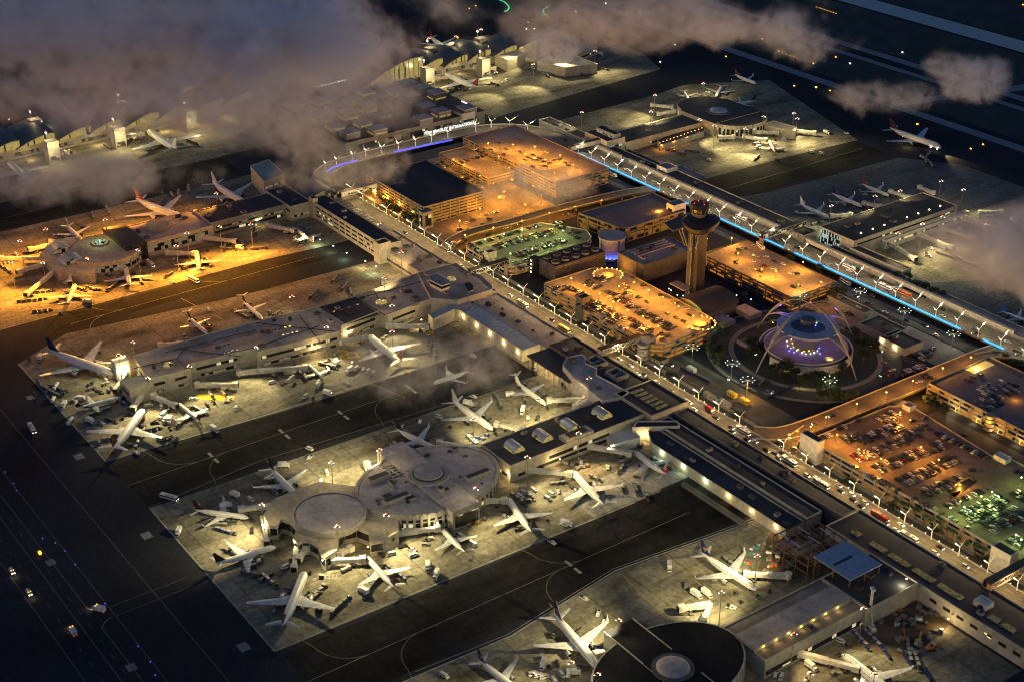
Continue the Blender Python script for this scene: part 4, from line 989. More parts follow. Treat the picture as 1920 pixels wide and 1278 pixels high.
building('lift_tower', rect(-875, 798, -866, 812), 17, wallw, wallg, 'pale lift block beside the azure light band left of the control tower', 'lift tower', bands=((0, 12, 14, glass, 2),))
pd = parking_house(rect(-1118, 755, -973, 816), 14, 5, 'large orange lit parking house in the upper middle half veiled by mist', w_orange)
pd2 = parking_house(rect(-1110, 722, -1030, 752), 8, 3, 'lower orange deck of cars in front of the upper middle parking house', w_orange2)
pe = parking_house(rect(-1083, 627, -990, 690), 16, 6, 'dark roofed parking house with orange glowing sides under the mist', w_orange2, rm=roofd)
building('stair_tower', rect(-990, 622, -983, 632), 14, wallp, wallg, 'glowing yellow stair tower at the near corner of the dark roofed parking house', 'stair tower', bands=((0, 2, 12, w_warm, 1.5), (1, 2, 12, w_warm, 2)))
pf = parking_house([(-923, 625), (-868, 625), (-864, 632), (-864, 700), (-874, 716), (-888, 722), (-923, 700)], 7, 2, 'low green lit car park full of cars inside the road bend', w_orange2, wm=wallw)
for x in (-912, -897, -882): stall_lines(pf, x, 630, x+5, 700, 7, along='y')
building('lift_tower', rect(-894, 622, -888, 630), 12, wallw, roofd, 'white lift tower at the road side of the green lit car park', 'lift tower')
lv = building('louvred_block', rect(-858, 648, -834.5, 698), 13.5, walld, roofd, 'black roofed plant building with horizontal louvres and ten roof fans', 'building', parapet=0.3)
for k in range(8):
    w = M(); w.prism(inset(ccw(rect(-858, 648, -834.5, 698)), -0.5), 1.5+k*1.5, 2.1+k*1.5, wallp, bottom=True); w.build('louvre', lv)
for i in range(2):
    for j in range(5):
        w = M(); x, y = -852+i*11, 653+j*10
        w.cyl(x, y, 13.5, 15, 3.2, steel, 20, top=False); w.cyl(x, y, 13.5, 14.2, 3.0, black, 20); w.box(x, y, 14.4, 5.6, 0.4, 0.3, steel); w.box(x, y, 14.45, 0.4, 5.6, 0.3, steel); w.build('roof_fan', lv)
stair = building('stair_tower', rect(-861, 642, -855, 648), 14, glass, roofd, 'glazed stair tower with pale lamps beside the louvred plant building', 'stair tower', parapet=0.2)
for k in range(4):
    w = M(); w.box(-858, 641.8, 2+k*3.2, 1.2, 0.3, 0.8, e_warm); w.build('landing_lamp', stair)
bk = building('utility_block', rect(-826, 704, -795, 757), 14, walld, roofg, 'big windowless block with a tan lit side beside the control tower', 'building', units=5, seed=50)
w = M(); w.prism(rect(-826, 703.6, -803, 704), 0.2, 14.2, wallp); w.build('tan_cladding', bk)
for k in range(4):
    w = M(); w.beam((-823+k*4, 712, 14.6), (-823+k*4, 750, 14.6), 1.2, 0.8, roofl); w.build('pipe_run', bk)
# drum with blue wash
dr = empty('drum_tower', (-848, 716, 0), 0, 'round concrete drum with slit walls washed in blue light at its foot', 'tower')
for a0 in (20, 110, 200, 290):
    w = M(); a = [(-848+10.3*math.cos(R(a0-20+t)), 716+10.3*math.sin(R(a0-20+t))) for t in range(0, 81, 8)]; b = [(-848+9.5*math.cos(R(a0-20+t)), 716+9.5*math.sin(R(a0-20+t))) for t in range(0, 81, 8)]
    w.prism(a+b[::-1], 2, 17.5, stone); w.build('curved_wall', dr)
w = M(); w.cyl(-848, 716, 0, 2, 12, stone, 32); w.build('plinth', dr)
w = M(); w.cyl(-848, 716, 17.5, 18.3, 11.5, roofl, 32); w.build('roof_disc', dr)
for t in range(-110, 30, 16):
    x, y = -848+11.6*math.cos(R(t)), 716+11.6*math.sin(R(t)); light(x, y, 2.6, 'blue', 300, radius=0.3)
    w = M(); w.box(x, y, 2, 0.5, 0.5, 0.4, e_blue); w.build('blue_uplight', dr)
# right hand car parks
ph = parking_house([(-541, 624), (-330, 624), (-330, 708), (-455, 708), (-458, 701), (-530, 709), (-540, 697)], 10, 3, 'huge parking house lit orange at one end and green at the other', w_orange2, rm=lotb, wm=stone)
for x in (-520, -503, -486, -469, -452, -435, -418, -401, -384, -367): stall_lines(ph, x, 634, x+5, 695, 10, along='y')
sl = M(); sl.prism(rect(-543, 618, -528, 623.6), 0, 17, wallw); sl.prism(rect(-542, 618.5, -529, 623), 17, 17.1, roofd); sl.build('blank_tower', label='tall blank white tower slab at the near left corner of the huge parking house', cat='tower')
sl = M(); sl.prism(rect(-396, 617, -383, 623.6), 0, 16, wallw); sl.prism(rect(-395, 617.5, -384, 623), 16, 16.1, roofd); sl.build('blank_tower', label='blank white tower slab behind the palms at the lower right', cat='tower')
for q in (PP(10.05, (1772, 918), (1819, 893), (1833, 902), (1790, 931)), PP(10.05, (1778, 928), (1802, 918), (1793, 935), (1784, 935))):
    w = M(); w.prism(q, 10.05, 10.1, black); w.build('ramp_opening', ph)
x, y = P(1800, 912, 10)
w = M(); a, b = P(1773, 916, 10), P(1821, 893, 10); w.beam((*a, 9.6+0.8), (*b, 10.4), 0.4, 1.0, wallp); w.build('ramp_wall', ph)
light(x, y, 12.2, 'orange', 3800)
building('roof_hut', rect(-533, 702, -527, 708), 13.5, wallw, wallg, 'small white hut at the far corner of the huge parking house roof', 'hut', parapet=0.2)
building('roof_hut', rect(-459, 700, -450, 706), 13, wallw, wallw, 'white box hut on the far edge of the huge parking house roof', 'hut', parapet=0.2)
pi_ = parking_house(rect(-545, 742, -400, 806), 10, 3, 'unlit blue grey parking house at the right edge with a yellow lit long side', w_orange, rm=lotd)
for k in range(6):
    w = M(); w.cyl(-520+k*17, 741.4, 0.3, 3.4, 0.1, e_yel, 6); light(-520+k*17, 738.5, 3.0, 'warm', 900, radius=0.3); w.build('wall_lamp', pi_)
w = M()
for k in range(4): w.cyl(-492, 739.5, 1+k*3, 3.2+k*3, 3.2, wallp, 18)
w.build('spiral_stair', label='round stacked stair tower glowing on the long side of the blue grey parking house', cat='stair'); light(-490, 735, 9, 'orange', 1600)
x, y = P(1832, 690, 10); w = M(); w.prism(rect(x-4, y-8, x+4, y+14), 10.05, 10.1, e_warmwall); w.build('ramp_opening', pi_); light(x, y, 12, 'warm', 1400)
light(*P(1905, 745, 12), 13, 'orange', 800)
building('pergola_plaza', rect(-553, 712, -540, 722), 3.2, wallp, linew, 'slatted pergola roof by the crossing under the orange bridge', 'pergola', parapet=0.1)
light(-540, 728, 7, 'orange', 4200); light(-520, 735, 6, 'warm', 1500)

# ------------------------------------------------------------------ footbridges
def footbridge(x, y0, y1, z, label, truss=True, rm=roofd, w=5.0, h=4.0, litm=w_dim):
    r = empty('footbridge', (x, (y0+y1)/2, 0), 0, label, 'footbridge')
    m = M(); m.prism(rect(x-w/2, y0, x+w/2, y1), z+h, z+h+0.5, rm, bottom=True); m.build('roof', r)
    m = M(); m.prism(rect(x-w/2, y0, x+w/2, y1), z, z+0.6, stone, bottom=True); m.build('deck', r)
    m = M(); m.prism(rect(x-w/2+0.25, y0, x+w/2-0.25, y1), z+0.6, z+h, litm, top=False); m.build('glazing', r)
    if truss:
        for s in (-1, 1):
            m = M(); X = x+s*(w/2+0.1); n = max(3, int((y1-y0)/4.5)); d = (y1-y0)/n
            for i in range(n):
                a, b = y0+i*d, y0+(i+1)*d
                m.beam((X, a, z+0.3), (X, b, z+h), 0.3, 0.3, stone) if i % 2 else m.beam((X, a, z+h), (X, b, z+0.3), 0.3, 0.3, stone)
                m.box(X, a, z, 0.3, 0.3, h, stone)
            m.beam((X, y0, z+0.2), (X, y1, z+0.2), 0.3, 0.4, stone); m.beam((X, y0, z+h), (X, y1, z+h), 0.3, 0.4, stone); m.build('truss', r)
    m = M()
    for y in (y0+1, y1-1): m.box(x, y, 0, w*0.8, 1, z, stone)
    m.build('pier', r)
footbridge(-1067, 590, 627, 10, 'covered footbridge with yellow glow from the vaulted hall to the dark roofed parking house', rm=roofg, litm=w_warm)
footbridge(-868, 590, 626, 10, 'white truss footbridge from the grey roofed terminal to the green lit car park', rm=roofd, litm=glass)
footbridge(-706, 588, 626, 11, 'dark roofed truss footbridge from the black terminal roof to the orange parking house', litm=w_dim)
footbridge(-1040, 822, 866, 10, 'dark roofed footbridge over the northern road to the square block', truss=False, litm=wallm)
footbridge(-786, 822, 872, 10, 'glazed footbridge from the glazed corner pier over the azure light band', truss=True, litm=w_few)
footbridge(-376, 588, 626, 11, 'black roofed truss footbridge at the lower right edge', litm=w_orange2)

# ------------------------------------------------------------------ control tower
CT = (-749.5, 716.5)
metald = mat('dark_cladding', (0.045, 0.042, 0.048), 0.45, 0.3)
towerm = mat('tower_panel', (0.085, 0.09, 0.105), 0.7, var=0.1, grid=(2.5, 2.5, 0.1), gcol=0.8)
ct = empty('control_tower', (*CT, 0), 0, 'tall control tower with dark flared canopy and glass cab in the middle of the airport', 'tower')
w = M()
w.box(CT[0]-2.6, CT[1]-0.5, 0, 4.6, 9, 62, towerm); w.box(CT[0]+2.4, CT[1]+1.0, 0, 4.8, 8.5, 60, metald)  # right slab darker: shade of the turned face put into its colour
w.build('shaft', ct)
w = M()
for k in range(15): w.box(CT[0]-0.1, CT[1]-5.2, 6+k*3.6, 0.5, 0.25, 2.0 if k % 3 else 1.2, w_lantern)
w.build('stair_window', ct)
w = M(); w.box(CT[0]-2.6, CT[1]-5.1, 4, 0.5, 0.3, 56, walld); w.box(CT[0]+2.8, CT[1]-3.5, 44, 3.0, 0.5, 10, w_cool); w.build('window_slot', ct)
metald = mat('dark_cladding', (0.045, 0.042, 0.048), 0.45, 0.3)
# flared canopy: lens of dark metal, drooping wing on the west side
w = M(); prof = [(5, 57), (12, 58.5), (15.5, 61.5), (16, 64.5), (12, 67.5), (6, 69)]
n = 28; vs = []
for r_, z in prof:
    for k in range(n):
        t = 2*PI*k/n; vs.append((CT[0]+1.5+r_*math.cos(t)*0.8, CT[1]+1+r_*math.sin(t)*0.95, z+1.6*math.sin(t*2)*(r_/15)))
w.add(vs, [(i*n+k, i*n+(k+1) % n, (i+1)*n+(k+1) % n, (i+1)*n+k) for i in range(len(prof)-1) for k in range(n)], metald); w.build('flared_canopy', ct)
w = M()
q = [(-24, -13, 58), (-20, 3, 62), (-4, 9, 68), (5, -10, 66), (-7, -19, 59)]
top = [(CT[0]+a, CT[1]+b, z) for a, b, z in q]; bt = [(a, b, z-0.9) for a, b, z in top]
w.add(top+bt, [(0, 1, 2, 3, 4), (9, 8, 7, 6, 5)]+[(i, (i+1) % 5, 5+(i+1) % 5, 5+i) for i in range(5)], metald); w.build('canopy_wing', ct)
w = M(); w.cyl(CT[0], CT[1], 68.5, 71.5, 5.2, wallg, 12, r2=6.2); w.build('cab_base', ct)
w = M(); w.cyl(CT[0], CT[1], 71.5, 75.5, 6.2, glass, 12, r2=7.2); w.build('cab_glass', ct)
w = M()
for k in range(12):
    t = 2*PI*k/12; w.beam((CT[0]+6.3*math.cos(t), CT[1]+6.3*math.sin(t), 71.5), (CT[0]+7.3*math.cos(t), CT[1]+7.3*math.sin(t), 75.5), 0.35, 0.35, wallg)
w.build('cab_mullion', ct)
w = M(); w.cyl(CT[0], CT[1], 75.5, 78.4, 7.5, metald, 12, r2=6.8); w.build('cab_roof', ct)
w = M(); w.tube([(CT[0]-1, CT[1], 78), (CT[0]-1, CT[1], 84)], 0.2, steel); w.tube([(CT[0]+2, CT[1]+2, 78), (CT[0]+2, CT[1]+2, 82)], 0.15, steel); w.build('antenna', ct)
for a, b in ((-3, -4), (5, 1), (0, 5), (-5, 3)):
    w = M(); w.dome(CT[0]+a*.8, CT[1]+b*.8, 78.4, 0.32, 0.4, e_red, 8, 3); w.build('beacon', ct)
for k, (a, b, c_, d, e, f) in enumerate(((-6, -7, 44, -12, -11, 61), (-3, -7, 44, -3, -14, 61), (4, -5, 42, 9, -8, 58), (0, -7, 42, 4, -11, 60), (7, 4, 30, 9, 1, 42))):
    w = M(); w.beam((CT[0]+a, CT[1]+b, c_), (CT[0]+d, CT[1]+e, f), 0.6, 0.6, wallg); w.build('strut', ct)
w = M(); w.box(CT[0]-5, CT[1]-10, 11.5, 16, 8, 0.8, wallg); w.build('entrance_canopy', ct)
# hall at its foot with arched roof
w = M(); n = 14; y0, y1 = 690, 726; cx0, rad = -726, 15
pts = [(cx0+rad*math.cos(PI*i/n), 9+6.5*math.sin(PI*i/n)) for i in range(n+1)]
a = empty('tower_hall', (-726, 708, 0), 0, 'hall with a curved dark roof and slanting posts at the foot of the control tower', 'building')
w.add([(x, y0, z) for x, z in pts]+[(x, y1, z) for x, z in pts], [(i, i+1, n+2+i, n+1+i) for i in range(n)], roofd); w.build('arched_roof', a)
w = M(); w.add([(x*1, y0+3, z-0.4) for x, z in pts]+[(-711.2, y0+3, 0), (-740.8, y0+3, 0)][::-1], [tuple(range(n+1))+(n+1, n+2)], wallg); w.build('end_wall', a)
w = M(); w.prism(rect(-740, 693.2, -712, 725), 0, 9, walld, top=False); w.build('wall', a)
w = M()
for x in (-739, -731): w.beam((x, 690.5, 0), (x-3, 690.5, 11), 0.5, 0.5, stone); w.beam((x, 690.5, 0), (x+3, 690.5, 12), 0.5, 0.5, stone)
w.build('slanting_post', a)
light(-716, 688, 5, 'green', 2200); light(-745, 700, 6, 'warm', 900); light(-730, 686, 5, 'white', 700)
for k, (px, py) in enumerate(((1258, 545), (1270, 554), (1281, 555), (1312, 569), (1325, 575), (1331, 581), (1352, 577), (1342, 583), (1355, 575), (1381, 554), (1408, 562), (1254, 542))):
    x, y = P(px, py, 3.5); w = M(); w.tube([(x, y, 0), (x, y, 3.6)], 0.08, steel); w.dome(x, y, 3.6, 0.45, 0.5, e_cool, 8, 3)
    w.build('garden_lamp', label='small pale garden lamp on a short post near the foot of the control tower', cat='lamp', group='garden lamps round the control tower')
for k, (a_, b_, c_, d_, t) in enumerate(((1325, 590, 1380, 605, 'low white ribbed shed near the orange parking house and the dome building'), (1375, 575, 1428, 590, 'second low grey shed right of the tower hall'))):
    x, y = P((a_+c_)/2, (b_+d_)/2, 3); building('ribbed_shed', rect(x-9, y-6, x+9, y+6), 3.6, wallp, roofl, t, 'shed', parapet=0.1)
for px, py, sx, sy, t, lt in ((1655, 612, 14, 11, 'dark roofed low building right of the dome building', 0), (1690, 637, 12, 10, 'second dark roofed low building with orange wall lamps', 1), (1595, 570, 18, 5, 'long dark low building behind the dome building', 0)):
    x, y = P(px, py, 5); building('low_building', rect(x-sx, y-sy, x+sx, y+sy), 5, wallg, roofd, t, 'building', units=2)
    if lt:
        for dx in (-9, 3): light(x+dx, y-sy-1, 3.5, 'warm', 900, radius=0.3); w = M(); w.box(x+dx, y-sy-0.2, 3, .8, .4, .6, e_warm); w.build('wall_lamp', label='glowing lamp on the wall of the second dark roofed low building, %s one' % ('left' if dx < 0 else 'right'), cat='wall lamp', group='wall lamps of the low building')

# ------------------------------------------------------------------ dome building with crossed arches
TC = (-637, 721)
tb = empty('arched_building', (*TC, 0), 0, 'saucer shaped restaurant building hung under two crossing parabolic arches, washed in violet light', 'landmark building')
w = M(); a = ell(*TC, 33, 33, 72); b = ell(*TC, 32.4, 32.4, 72); n = 72
keep = [i for i in range(n) if not 225 < (i*5) < 262]
for i in keep:
    j = (i+1) % n
    w.add([(*a[i], 0), (*a[j], 0), (*a[j], 6.6), (*a[i], 6.6), (*b[i], 0), (*b[j], 0), (*b[j], 6.6), (*b[i], 6.6)], [(0, 1, 2, 3), (5, 4, 7, 6), (3, 2, 6, 7)], wallw)
w.build('screen_wall', tb)
w = M(); w.cyl(*TC, 0, 5.2, 27, walld, 56, top=False); w.build('ground_floor', tb)
metalc = mat('lift_cladding', (0.10, 0.11, 0.15), 0.6)
violet_roof = mat('terrace_roof', (0.25, 0.20, 0.23), 0.8, var=0.15)
w = M(); w.cyl(*TC, 5.2, 6.2, 29.5, violet_roof, 64); w.build('terrace', tb)
w = M(); q = ell(*TC, 29.4, 29.4, 64)
for i in range(64): w.beam((*q[i], 6.6), (*q[(i+1) % 64], 6.6), 0.25, 0.8, wallw)
w.build('terrace_rail', tb)
w = M(); w.cyl(*TC, 6.2, 20, 8.5, walld, 32, r2=11); w.build('core', tb)
sau = mat('saucer_shell', (0.42, 0.46, 0.50), 0.7, var=0.1)
w = M(); nn = 56; prof = [(11, 18.5), (19, 19.6), (21.8, 21.4), (21.8, 22.4), (12.6, 22.4), (12.2, 20.6)]
vs = [(TC[0]+r_*math.cos(2*PI*k/nn), TC[1]+r_*math.sin(2*PI*k/nn), z) for r_, z in prof for k in range(nn)]
w.add(vs, [(i*nn+k, i*nn+(k+1) % nn, (i+1)*nn+(k+1) % nn, (i+1)*nn+k) for i in range(len(prof)-1) for k in range(nn)], sau); w.build('saucer', tb)
w = M(); w.cyl(*TC, 20.6, 20.7, 12.3, mat('saucer_well', (0.10, 0.13, 0.20), 0.7), 40); w.build('roof_well', tb)
w = M(); w.cyl(TC[0]-3.5, TC[1]+3.5, 20.7, 25, 5.6, metalc, 20, r2=5.2); w.build('lift_head', tb)
w = M()
for k in range(8):
    t = 2*PI*k/8+0.2; w.beam((TC[0]+13*math.cos(t), TC[1]+13*math.sin(t), 22.45), (TC[0]+21*math.cos(t), TC[1]+21*math.sin(t), 22.45), 0.3, 0.2, walld)
w.build('shell_seam', tb)
arcm = mat('arch_stucco', (0.30, 0.30, 0.33), 0.75, var=0.1)
for k in range(4):
    t = R(-90+90*k); dx, dy = math.cos(t), math.sin(t); m = M(); pts = []
    N_ = 22
    for i in range(N_+1):
        s = i/N_; r_ = 48.3*(1-s); z = 39.5*(1-(r_/48.3)**2.25); pts.append((r_, z))
    for i in range(N_):
        (r0, z0), (r1, z1) = pts[i], pts[i+1]
        s = i/N_; wd = 0.7+1.5*math.sin(PI*min(1, s*1.25))**1.0 if s < .8 else 0.9
        wd = 0.35+1.2*math.exp(-((s-0.36)/0.16)**2)
        m.beam((TC[0]+dx*r0, TC[1]+dy*r0, z0), (TC[0]+dx*r1, TC[1]+dy*r1, z1), wd+0.3, wd+0.25, arcm)
    m.build('arch_leg', tb)
    m = M(); q = []
    for i in range(11):
        s = i/10; r_ = 38.5+(20.5-38.5)*s; z = 15.5+ (7.0*math.sin(PI*s*0.5))+(-0.6*s)
        q.append((r_, z))
    q[0] = (38.5, 39.5*(1-(38.5/48.3)**2.25)-0.3)
    for i in range(10):
        wd = 1.0+0.35*i; m.beam((TC[0]+dx*q[i][0], TC[1]+dy*q[i][0], q[i][1]), (TC[0]+dx*q[i+1][0], TC[1]+dy*q[i+1][0], q[i+1][1]), wd, 0.9, arcm)
    m.build('saucer_bracket', tb)
w = M(); w.dome(*TC, 40.0, 0.6, 0.7, e_red, 8, 3); w.build('beacon', tb)
for i, (px, py, m) in enumerate(((1484, 634, e_yel), (1488, 648, e_yel), (1497, 652, e_yel), (1508, 656, e_yel), (1517, 655, e_yel), (1524, 653, e_yel), (1531, 649, e_yel), (1528, 643, e_yel), (1491, 638, e_yel), (1486, 641, e_yel),
        (1476, 637, e_cool), (1477, 645, e_cool), (1483, 650, e_blue), (1494, 654, e_cool), (1504, 658, e_white), (1511, 661, e_cool), (1520, 660, e_cool), (1527, 658, e_white), (1533, 655, e_cool), (1536, 650, e_blue), (1534, 643, e_blue), (1538, 660, e_blue), (1489, 658, e_blue), (1480, 655, e_blue), (1512, 650, e_white), (1522, 650, e_cool))):
    x, y = P(px, py, 8); w = M(); w.dome(x, y, 6.9, 0.42, 0.5, m, 7, 3); w.build('terrace_lamp', tb)
for i, (px, py, m) in enumerate(((1495, 594, e_blue), (1541, 598, e_blue), (1508, 608, e_blue), (1517, 608, e_cool), (1529, 610, e_blue), (1531, 605, e_cool))):
    x, y = P(px, py, 21.2); w = M(); w.dome(x, y, 21, 0.42, 0.5, m, 7, 3); w.build('well_lamp', tb)
for t in range(0, 360, 60):
    light(TC[0]+15*math.cos(R(t)), TC[1]+15*math.sin(R(t)), 14, 'violet', 260, radius=0.5)
light(*P(1517, 606, 22), 24, 'blue', 260, radius=0.5)
light(*P(1512, 652, 8), 9.5, 'violet', 260, radius=0.4)
for t in (90, 180): light(TC[0]+27*math.cos(R(t)), TC[1]+27*math.sin(R(t)), 26, 'violet', 420, radius=0.5)
x, y = P(1555, 672, 7); w = M(); w.cyl(x, y, 6.3, 7.0, 3, stone, 20, top=False); w.cyl(x, y, 6.25, 6.4, 2.4, e_warmwall, 20); w.build('oculus', tb); light(x, y, 7.5, 'warm', 250, radius=0.3)
light(*P(1500, 720, 2), 3, 'warm', 500); light(*P(1548, 712, 2), 3, 'warm', 400)
w = M(); x, y = P(1395, 645, 2); w.box(x, y, 0, 14, 1.2, 3.0, stone); w.box(x-4, y+3, 0, 1.2, 8, 3.0, stone); w.build('garden_wall', label='pale stepped garden wall left of the saucer building', cat='wall')

# ------------------------------------------------------------------ light bands of the northern road
def band_thing(pts, m, label, grp=None, z=ZD):
    r = empty('light_band', (*pts[0], z), 0, label, 'light band', grp)
    w = M(); 
    for i in range(len(pts)-1): w.beam((*pts[i], z+1.1), (*pts[i+1], z+1.1), 0.4, 1.35, m)
    w.build('glowing_panel', r)
    w = M(); n = max(2, int((Vector(pts[-1])-Vector(pts[0])).length/9))
    for i in range(n+1):
        t = i/n*(len(pts)-1); k = min(int(t), len(pts)-2); p = Vector(pts[k])+(Vector(pts[k+1])-Vector(pts[k]))*(t-k)
        w.box(p.x, p.y, z-0.8, 0.4, 0.7, 2.0, steel)
    w.build('bracket', r)
    return r
for (x0, x1, t) in ((P(1082, 288, 7)[0], P(1238, 358, 7)[0], 'straight azure light band left of the control tower'), (P(1276, 375, 7)[0], P(1291, 383, 7)[0], 'short piece of azure light band just left of the control tower cab'),
                    (P(1340, 407, 7)[0], P(1470, 465, 7)[0], 'azure light band right of the control tower up to the footbridge'), (P(1488, 475, 7)[0], P(1800, 618, 7)[0], 'longest azure light band running behind the saucer building'), (P(1840, 638, 7)[0], P(1882, 655, 7)[0], 'short azure light band at the right edge by the orange bridge')):
    band_thing([(x0, 829), (x1, 829)], e_azure, t)
for pp, t in ((((612, 323), (622, 316), (640, 309), (671, 301)), 'curved royal blue light band leftmost by the mist'), (((738, 286), (790, 275), (848, 263)), 'straight royal blue light band in front of the cube roofed terminal'),
              (((882, 255), (898, 252), (912, 248)), 'shortest royal blue light band near the road bend'), (((932, 245), (952, 244), (970, 248), (1000, 257), (1048, 273)), 'bent royal blue light band beside the upper orange car park')):
    band_thing([P(a, b, 7) for a, b in pp], e_royal, t)
def text_mesh(name, curve):
    t = bpy.data.objects.new(name, curve); C.objects.link(t); bpy.context.view_layer.update()
    me = bpy.data.meshes.new_from_object(t.evaluated_get(bpy.context.evaluated_depsgraph_get())); C.objects.unlink(t); bpy.data.objects.remove(t)
    o = bpy.data.objects.new(name, me); C.objects.link(o); bpy.context.view_layer.update(); return o
# lettering on the kerb canopy of the international terminal
a, b = Vector(P(795, 253, 9)), Vector(P(893, 231, 9)); d = (b-a)
sg = empty('lettered_canopy', (*a, 0), 0, 'line of glowing letters on the kerb canopy of the cube roofed terminal', 'sign')
w = M(); w.beam((a.x-0.7, a.y, 8.2), (b.x-0.7, b.y, 8.2), 2.5, 0.5, roofl); w.build('canopy', sg)
f = bpy.data.curves.new('letters', 'FONT'); f.body = 'TOM BRADLEY INTERNATIONAL'; f.size = 4.0; f.extrude = 0.12; f.space_character = 1.15
f.materials.append(e_sign)
o = text_mesh('letters', f); wdt = o.dimensions.x
o.rotation_euler = (PI/2, 0, math.atan2(d.y, d.x)); o.scale = (d.length/wdt, 1, 1); o.location = (0, 0, 8.6); o.parent = sg
lr = empty('lamp_row', (*P(600, 162, 12), 0), 0, 'dotted row of white lamps at the tip of the great wave roof', 'lamp row')
for k in range(9):
    x, y = P(597+k*6.3, 162-k*1.5, 16); w = M(); w.box(x, y, 15.2, 1.1, 1.1, 1.1, e_cool); w.build('lamp', lr)
# ------------------------------------------------------------------ lamps
def y_lamp(kind):
    r = empty('street_lamp', (0, 0, 0)); r['category'] = 'street lamp'
    w = M(); w.tube([(0, 0, 0), (0, 0, 6.2)], [0.32, 0.22], paint, 6); w.box(0, 0, 0, 0.9, 0.9, 0.5, stone); w.build('pole', r, local=True)
    w = M(); w.tube([(0, 0, 6.2), (0, -4.6, 10.2)], [0.2, 0.14], paint, 5); a = w.build('arm', r, local=True)
    w = M()
    if kind == 0: w.beam((0, -0.6, 6.9), (0, -5.0, 10.75), 0.42, 0.24, e_tube)
    else: w.beam((0, -0.4, 6.5), (0, -2.2, 7.6), 0.9, 0.5, e_tube)
    w.build('tube_light', a, local=True)
    w = M(); w.tube([(0, 0, 6.2), (0, 4.2 if kind == 0 else 8.5, 9.6 if kind == 0 else 12.2)], [0.2, 0.1], paint, 5); w.build('arm', r, local=True)
    ld = bpy.data.lights.new('lamp_light', 'POINT'); ld.color = LIGHTC['warm' if kind == 0 else 'white']; ld.energy = 3900 if kind == 0 else 2800; ld.shadow_soft_size = 0.6
    o = bpy.data.objects.new('lamp_light', ld); C.objects.link(o); o.parent = r; o.location = (0, -4.6 if kind == 0 else 4.5, 9.8)
    return r
yl0, yl1 = y_lamp(0), y_lamp(1)
def near_text(x, y):
    return ''
for k in range(-13, 26):
    x = -820+19.6*k
    if -575 < x < -548: continue
    place(yl0, (x, 606.2, ZD), 0, 'forked lamp post with one glowing tube arm on the barrier of the southern road', 'forked lamps of the southern road')
for k in range(-13, 15):
    x = -786+19.3*k
    place(yl1, (x, 830.4, ZD), 0, 'slender forked lamp post behind the light bands of the northern road', 'forked lamps of the northern road')
for i, (px, py) in enumerate(((612, 318), (632, 309), (662, 300), (687, 293), (716, 287), (748, 280), (780, 273), (810, 266), (841, 258), (893, 245), (922, 238), (957, 237), (990, 245))):
    x, y = P(px, py+2, ZD); place(yl1, (x-1, y, ZD), R(-90 if i < 11 else -40), 'slender forked lamp post on the inner edge of the misty western road bend', 'forked lamps of the western road bend')
# rail marker lamps
for nm, pts, lb, gp in (('rail_lamp', [(-1060+9.8*k, 607) for k in range(77)], 'small white marker lamp on the barrier of the southern road', 'marker lamps of the southern road'),
                ('rail_lamp', [(-1030+9.6*k, 829.4) for k in range(53)], 'small white marker lamp on the light bands of the northern road', 'marker lamps of the northern road')):
    me = None
    for x, y in pts:
        if -575 < x < -548: continue
        if me is None:
            w = M(); w.cyl(0, 0, 0, 0.5, 0.16, steel, 6); w.dome(0, 0, 0.5, 0.24, 0.26, e_white, 7, 3); o = w.build(nm, None, lb, 'marker lamp', gp, local=True); me = o
        else: o = me.copy(); C.objects.link(o)
        o.location = (x, y, ZD+0.9)
def deck_lamp(h, em, kind, power, double=True):
    r = empty('deck_lamp', (0, 0, 0)); r['category'] = 'lamp post'
    w = M(); w.tube([(0, 0, 0), (0, 0, h)], 0.12, steel, 5); w.box(0, 0, 0, 0.7, 0.7, 0.7, stone); w.build('pole', r, local=True)
    w = M(); w.box(0, 0, h, 0.55, 0.55, 0.4, em); w.build('lamp_head', r, local=True)
    ld = bpy.data.lights.new('lamp_light', 'POINT'); ld.color = LIGHTC[kind]; ld.energy = power; ld.shadow_soft_size = 0.5
    o = bpy.data.objects.new('lamp_light', ld); C.objects.link(o); o.parent = r; o.location = (0, 0, h+0.9)
    return r
dl_or = deck_lamp(6.5, e_or, 'orange', 7000); dl_or2 = deck_lamp(6.0, e_or, 'orange', 8500); dl_ph = deck_lamp(6.5, e_or, 'orange', 6200); dl_gr = deck_lamp(6.0, e_cool, 'green', 1300); dl_link = deck_lamp(6.5, e_or, 'orange', 5000)
def lamps(tpl, pts, z, hl, label, group, top=True):
    for px, py in pts:
        x, y = P(px, py, z+hl); place(tpl, (x, y, z), 0, label, group)
lamps(dl_or, ((1161, 538), (1189, 530), (1216, 545), (1243, 557), (1272, 575), (1300, 593), (1096, 535), (1124, 551), (1150, 566), (1177, 582), (1206, 594), (1234, 612), (1071, 522)), 12, 6.5, 'lamp post with an amber head standing among cars on the orange parking house roof', 'lamps of the orange parking house')
lamps(dl_or2, ((1281, 418), (1326, 448), (1372, 447), (1384, 476), (1428, 506), (1455, 509), (1506, 492), (1497, 535), (1540, 530)), 11, 6, 'amber lamp post on the roof of the parking house behind the control tower', 'lamps of the parking house behind the tower')
lamps(dl_or2, ((915, 270), (935, 295), (962, 272), (985, 290), (1003, 276), (1022, 300), (1050, 292), (1075, 310), (955, 315), (1000, 325), (1040, 325)), 14, 6, 'small amber lamp post on the misty upper parking house', 'lamps of the misty upper parking house')
lamps(dl_or2, ((850, 300), (870, 310), (900, 330), (925, 345), (880, 350), (945, 360)), 6, 6, 'small amber lamp post between the upper parking decks', 'lamps between the upper parking decks')
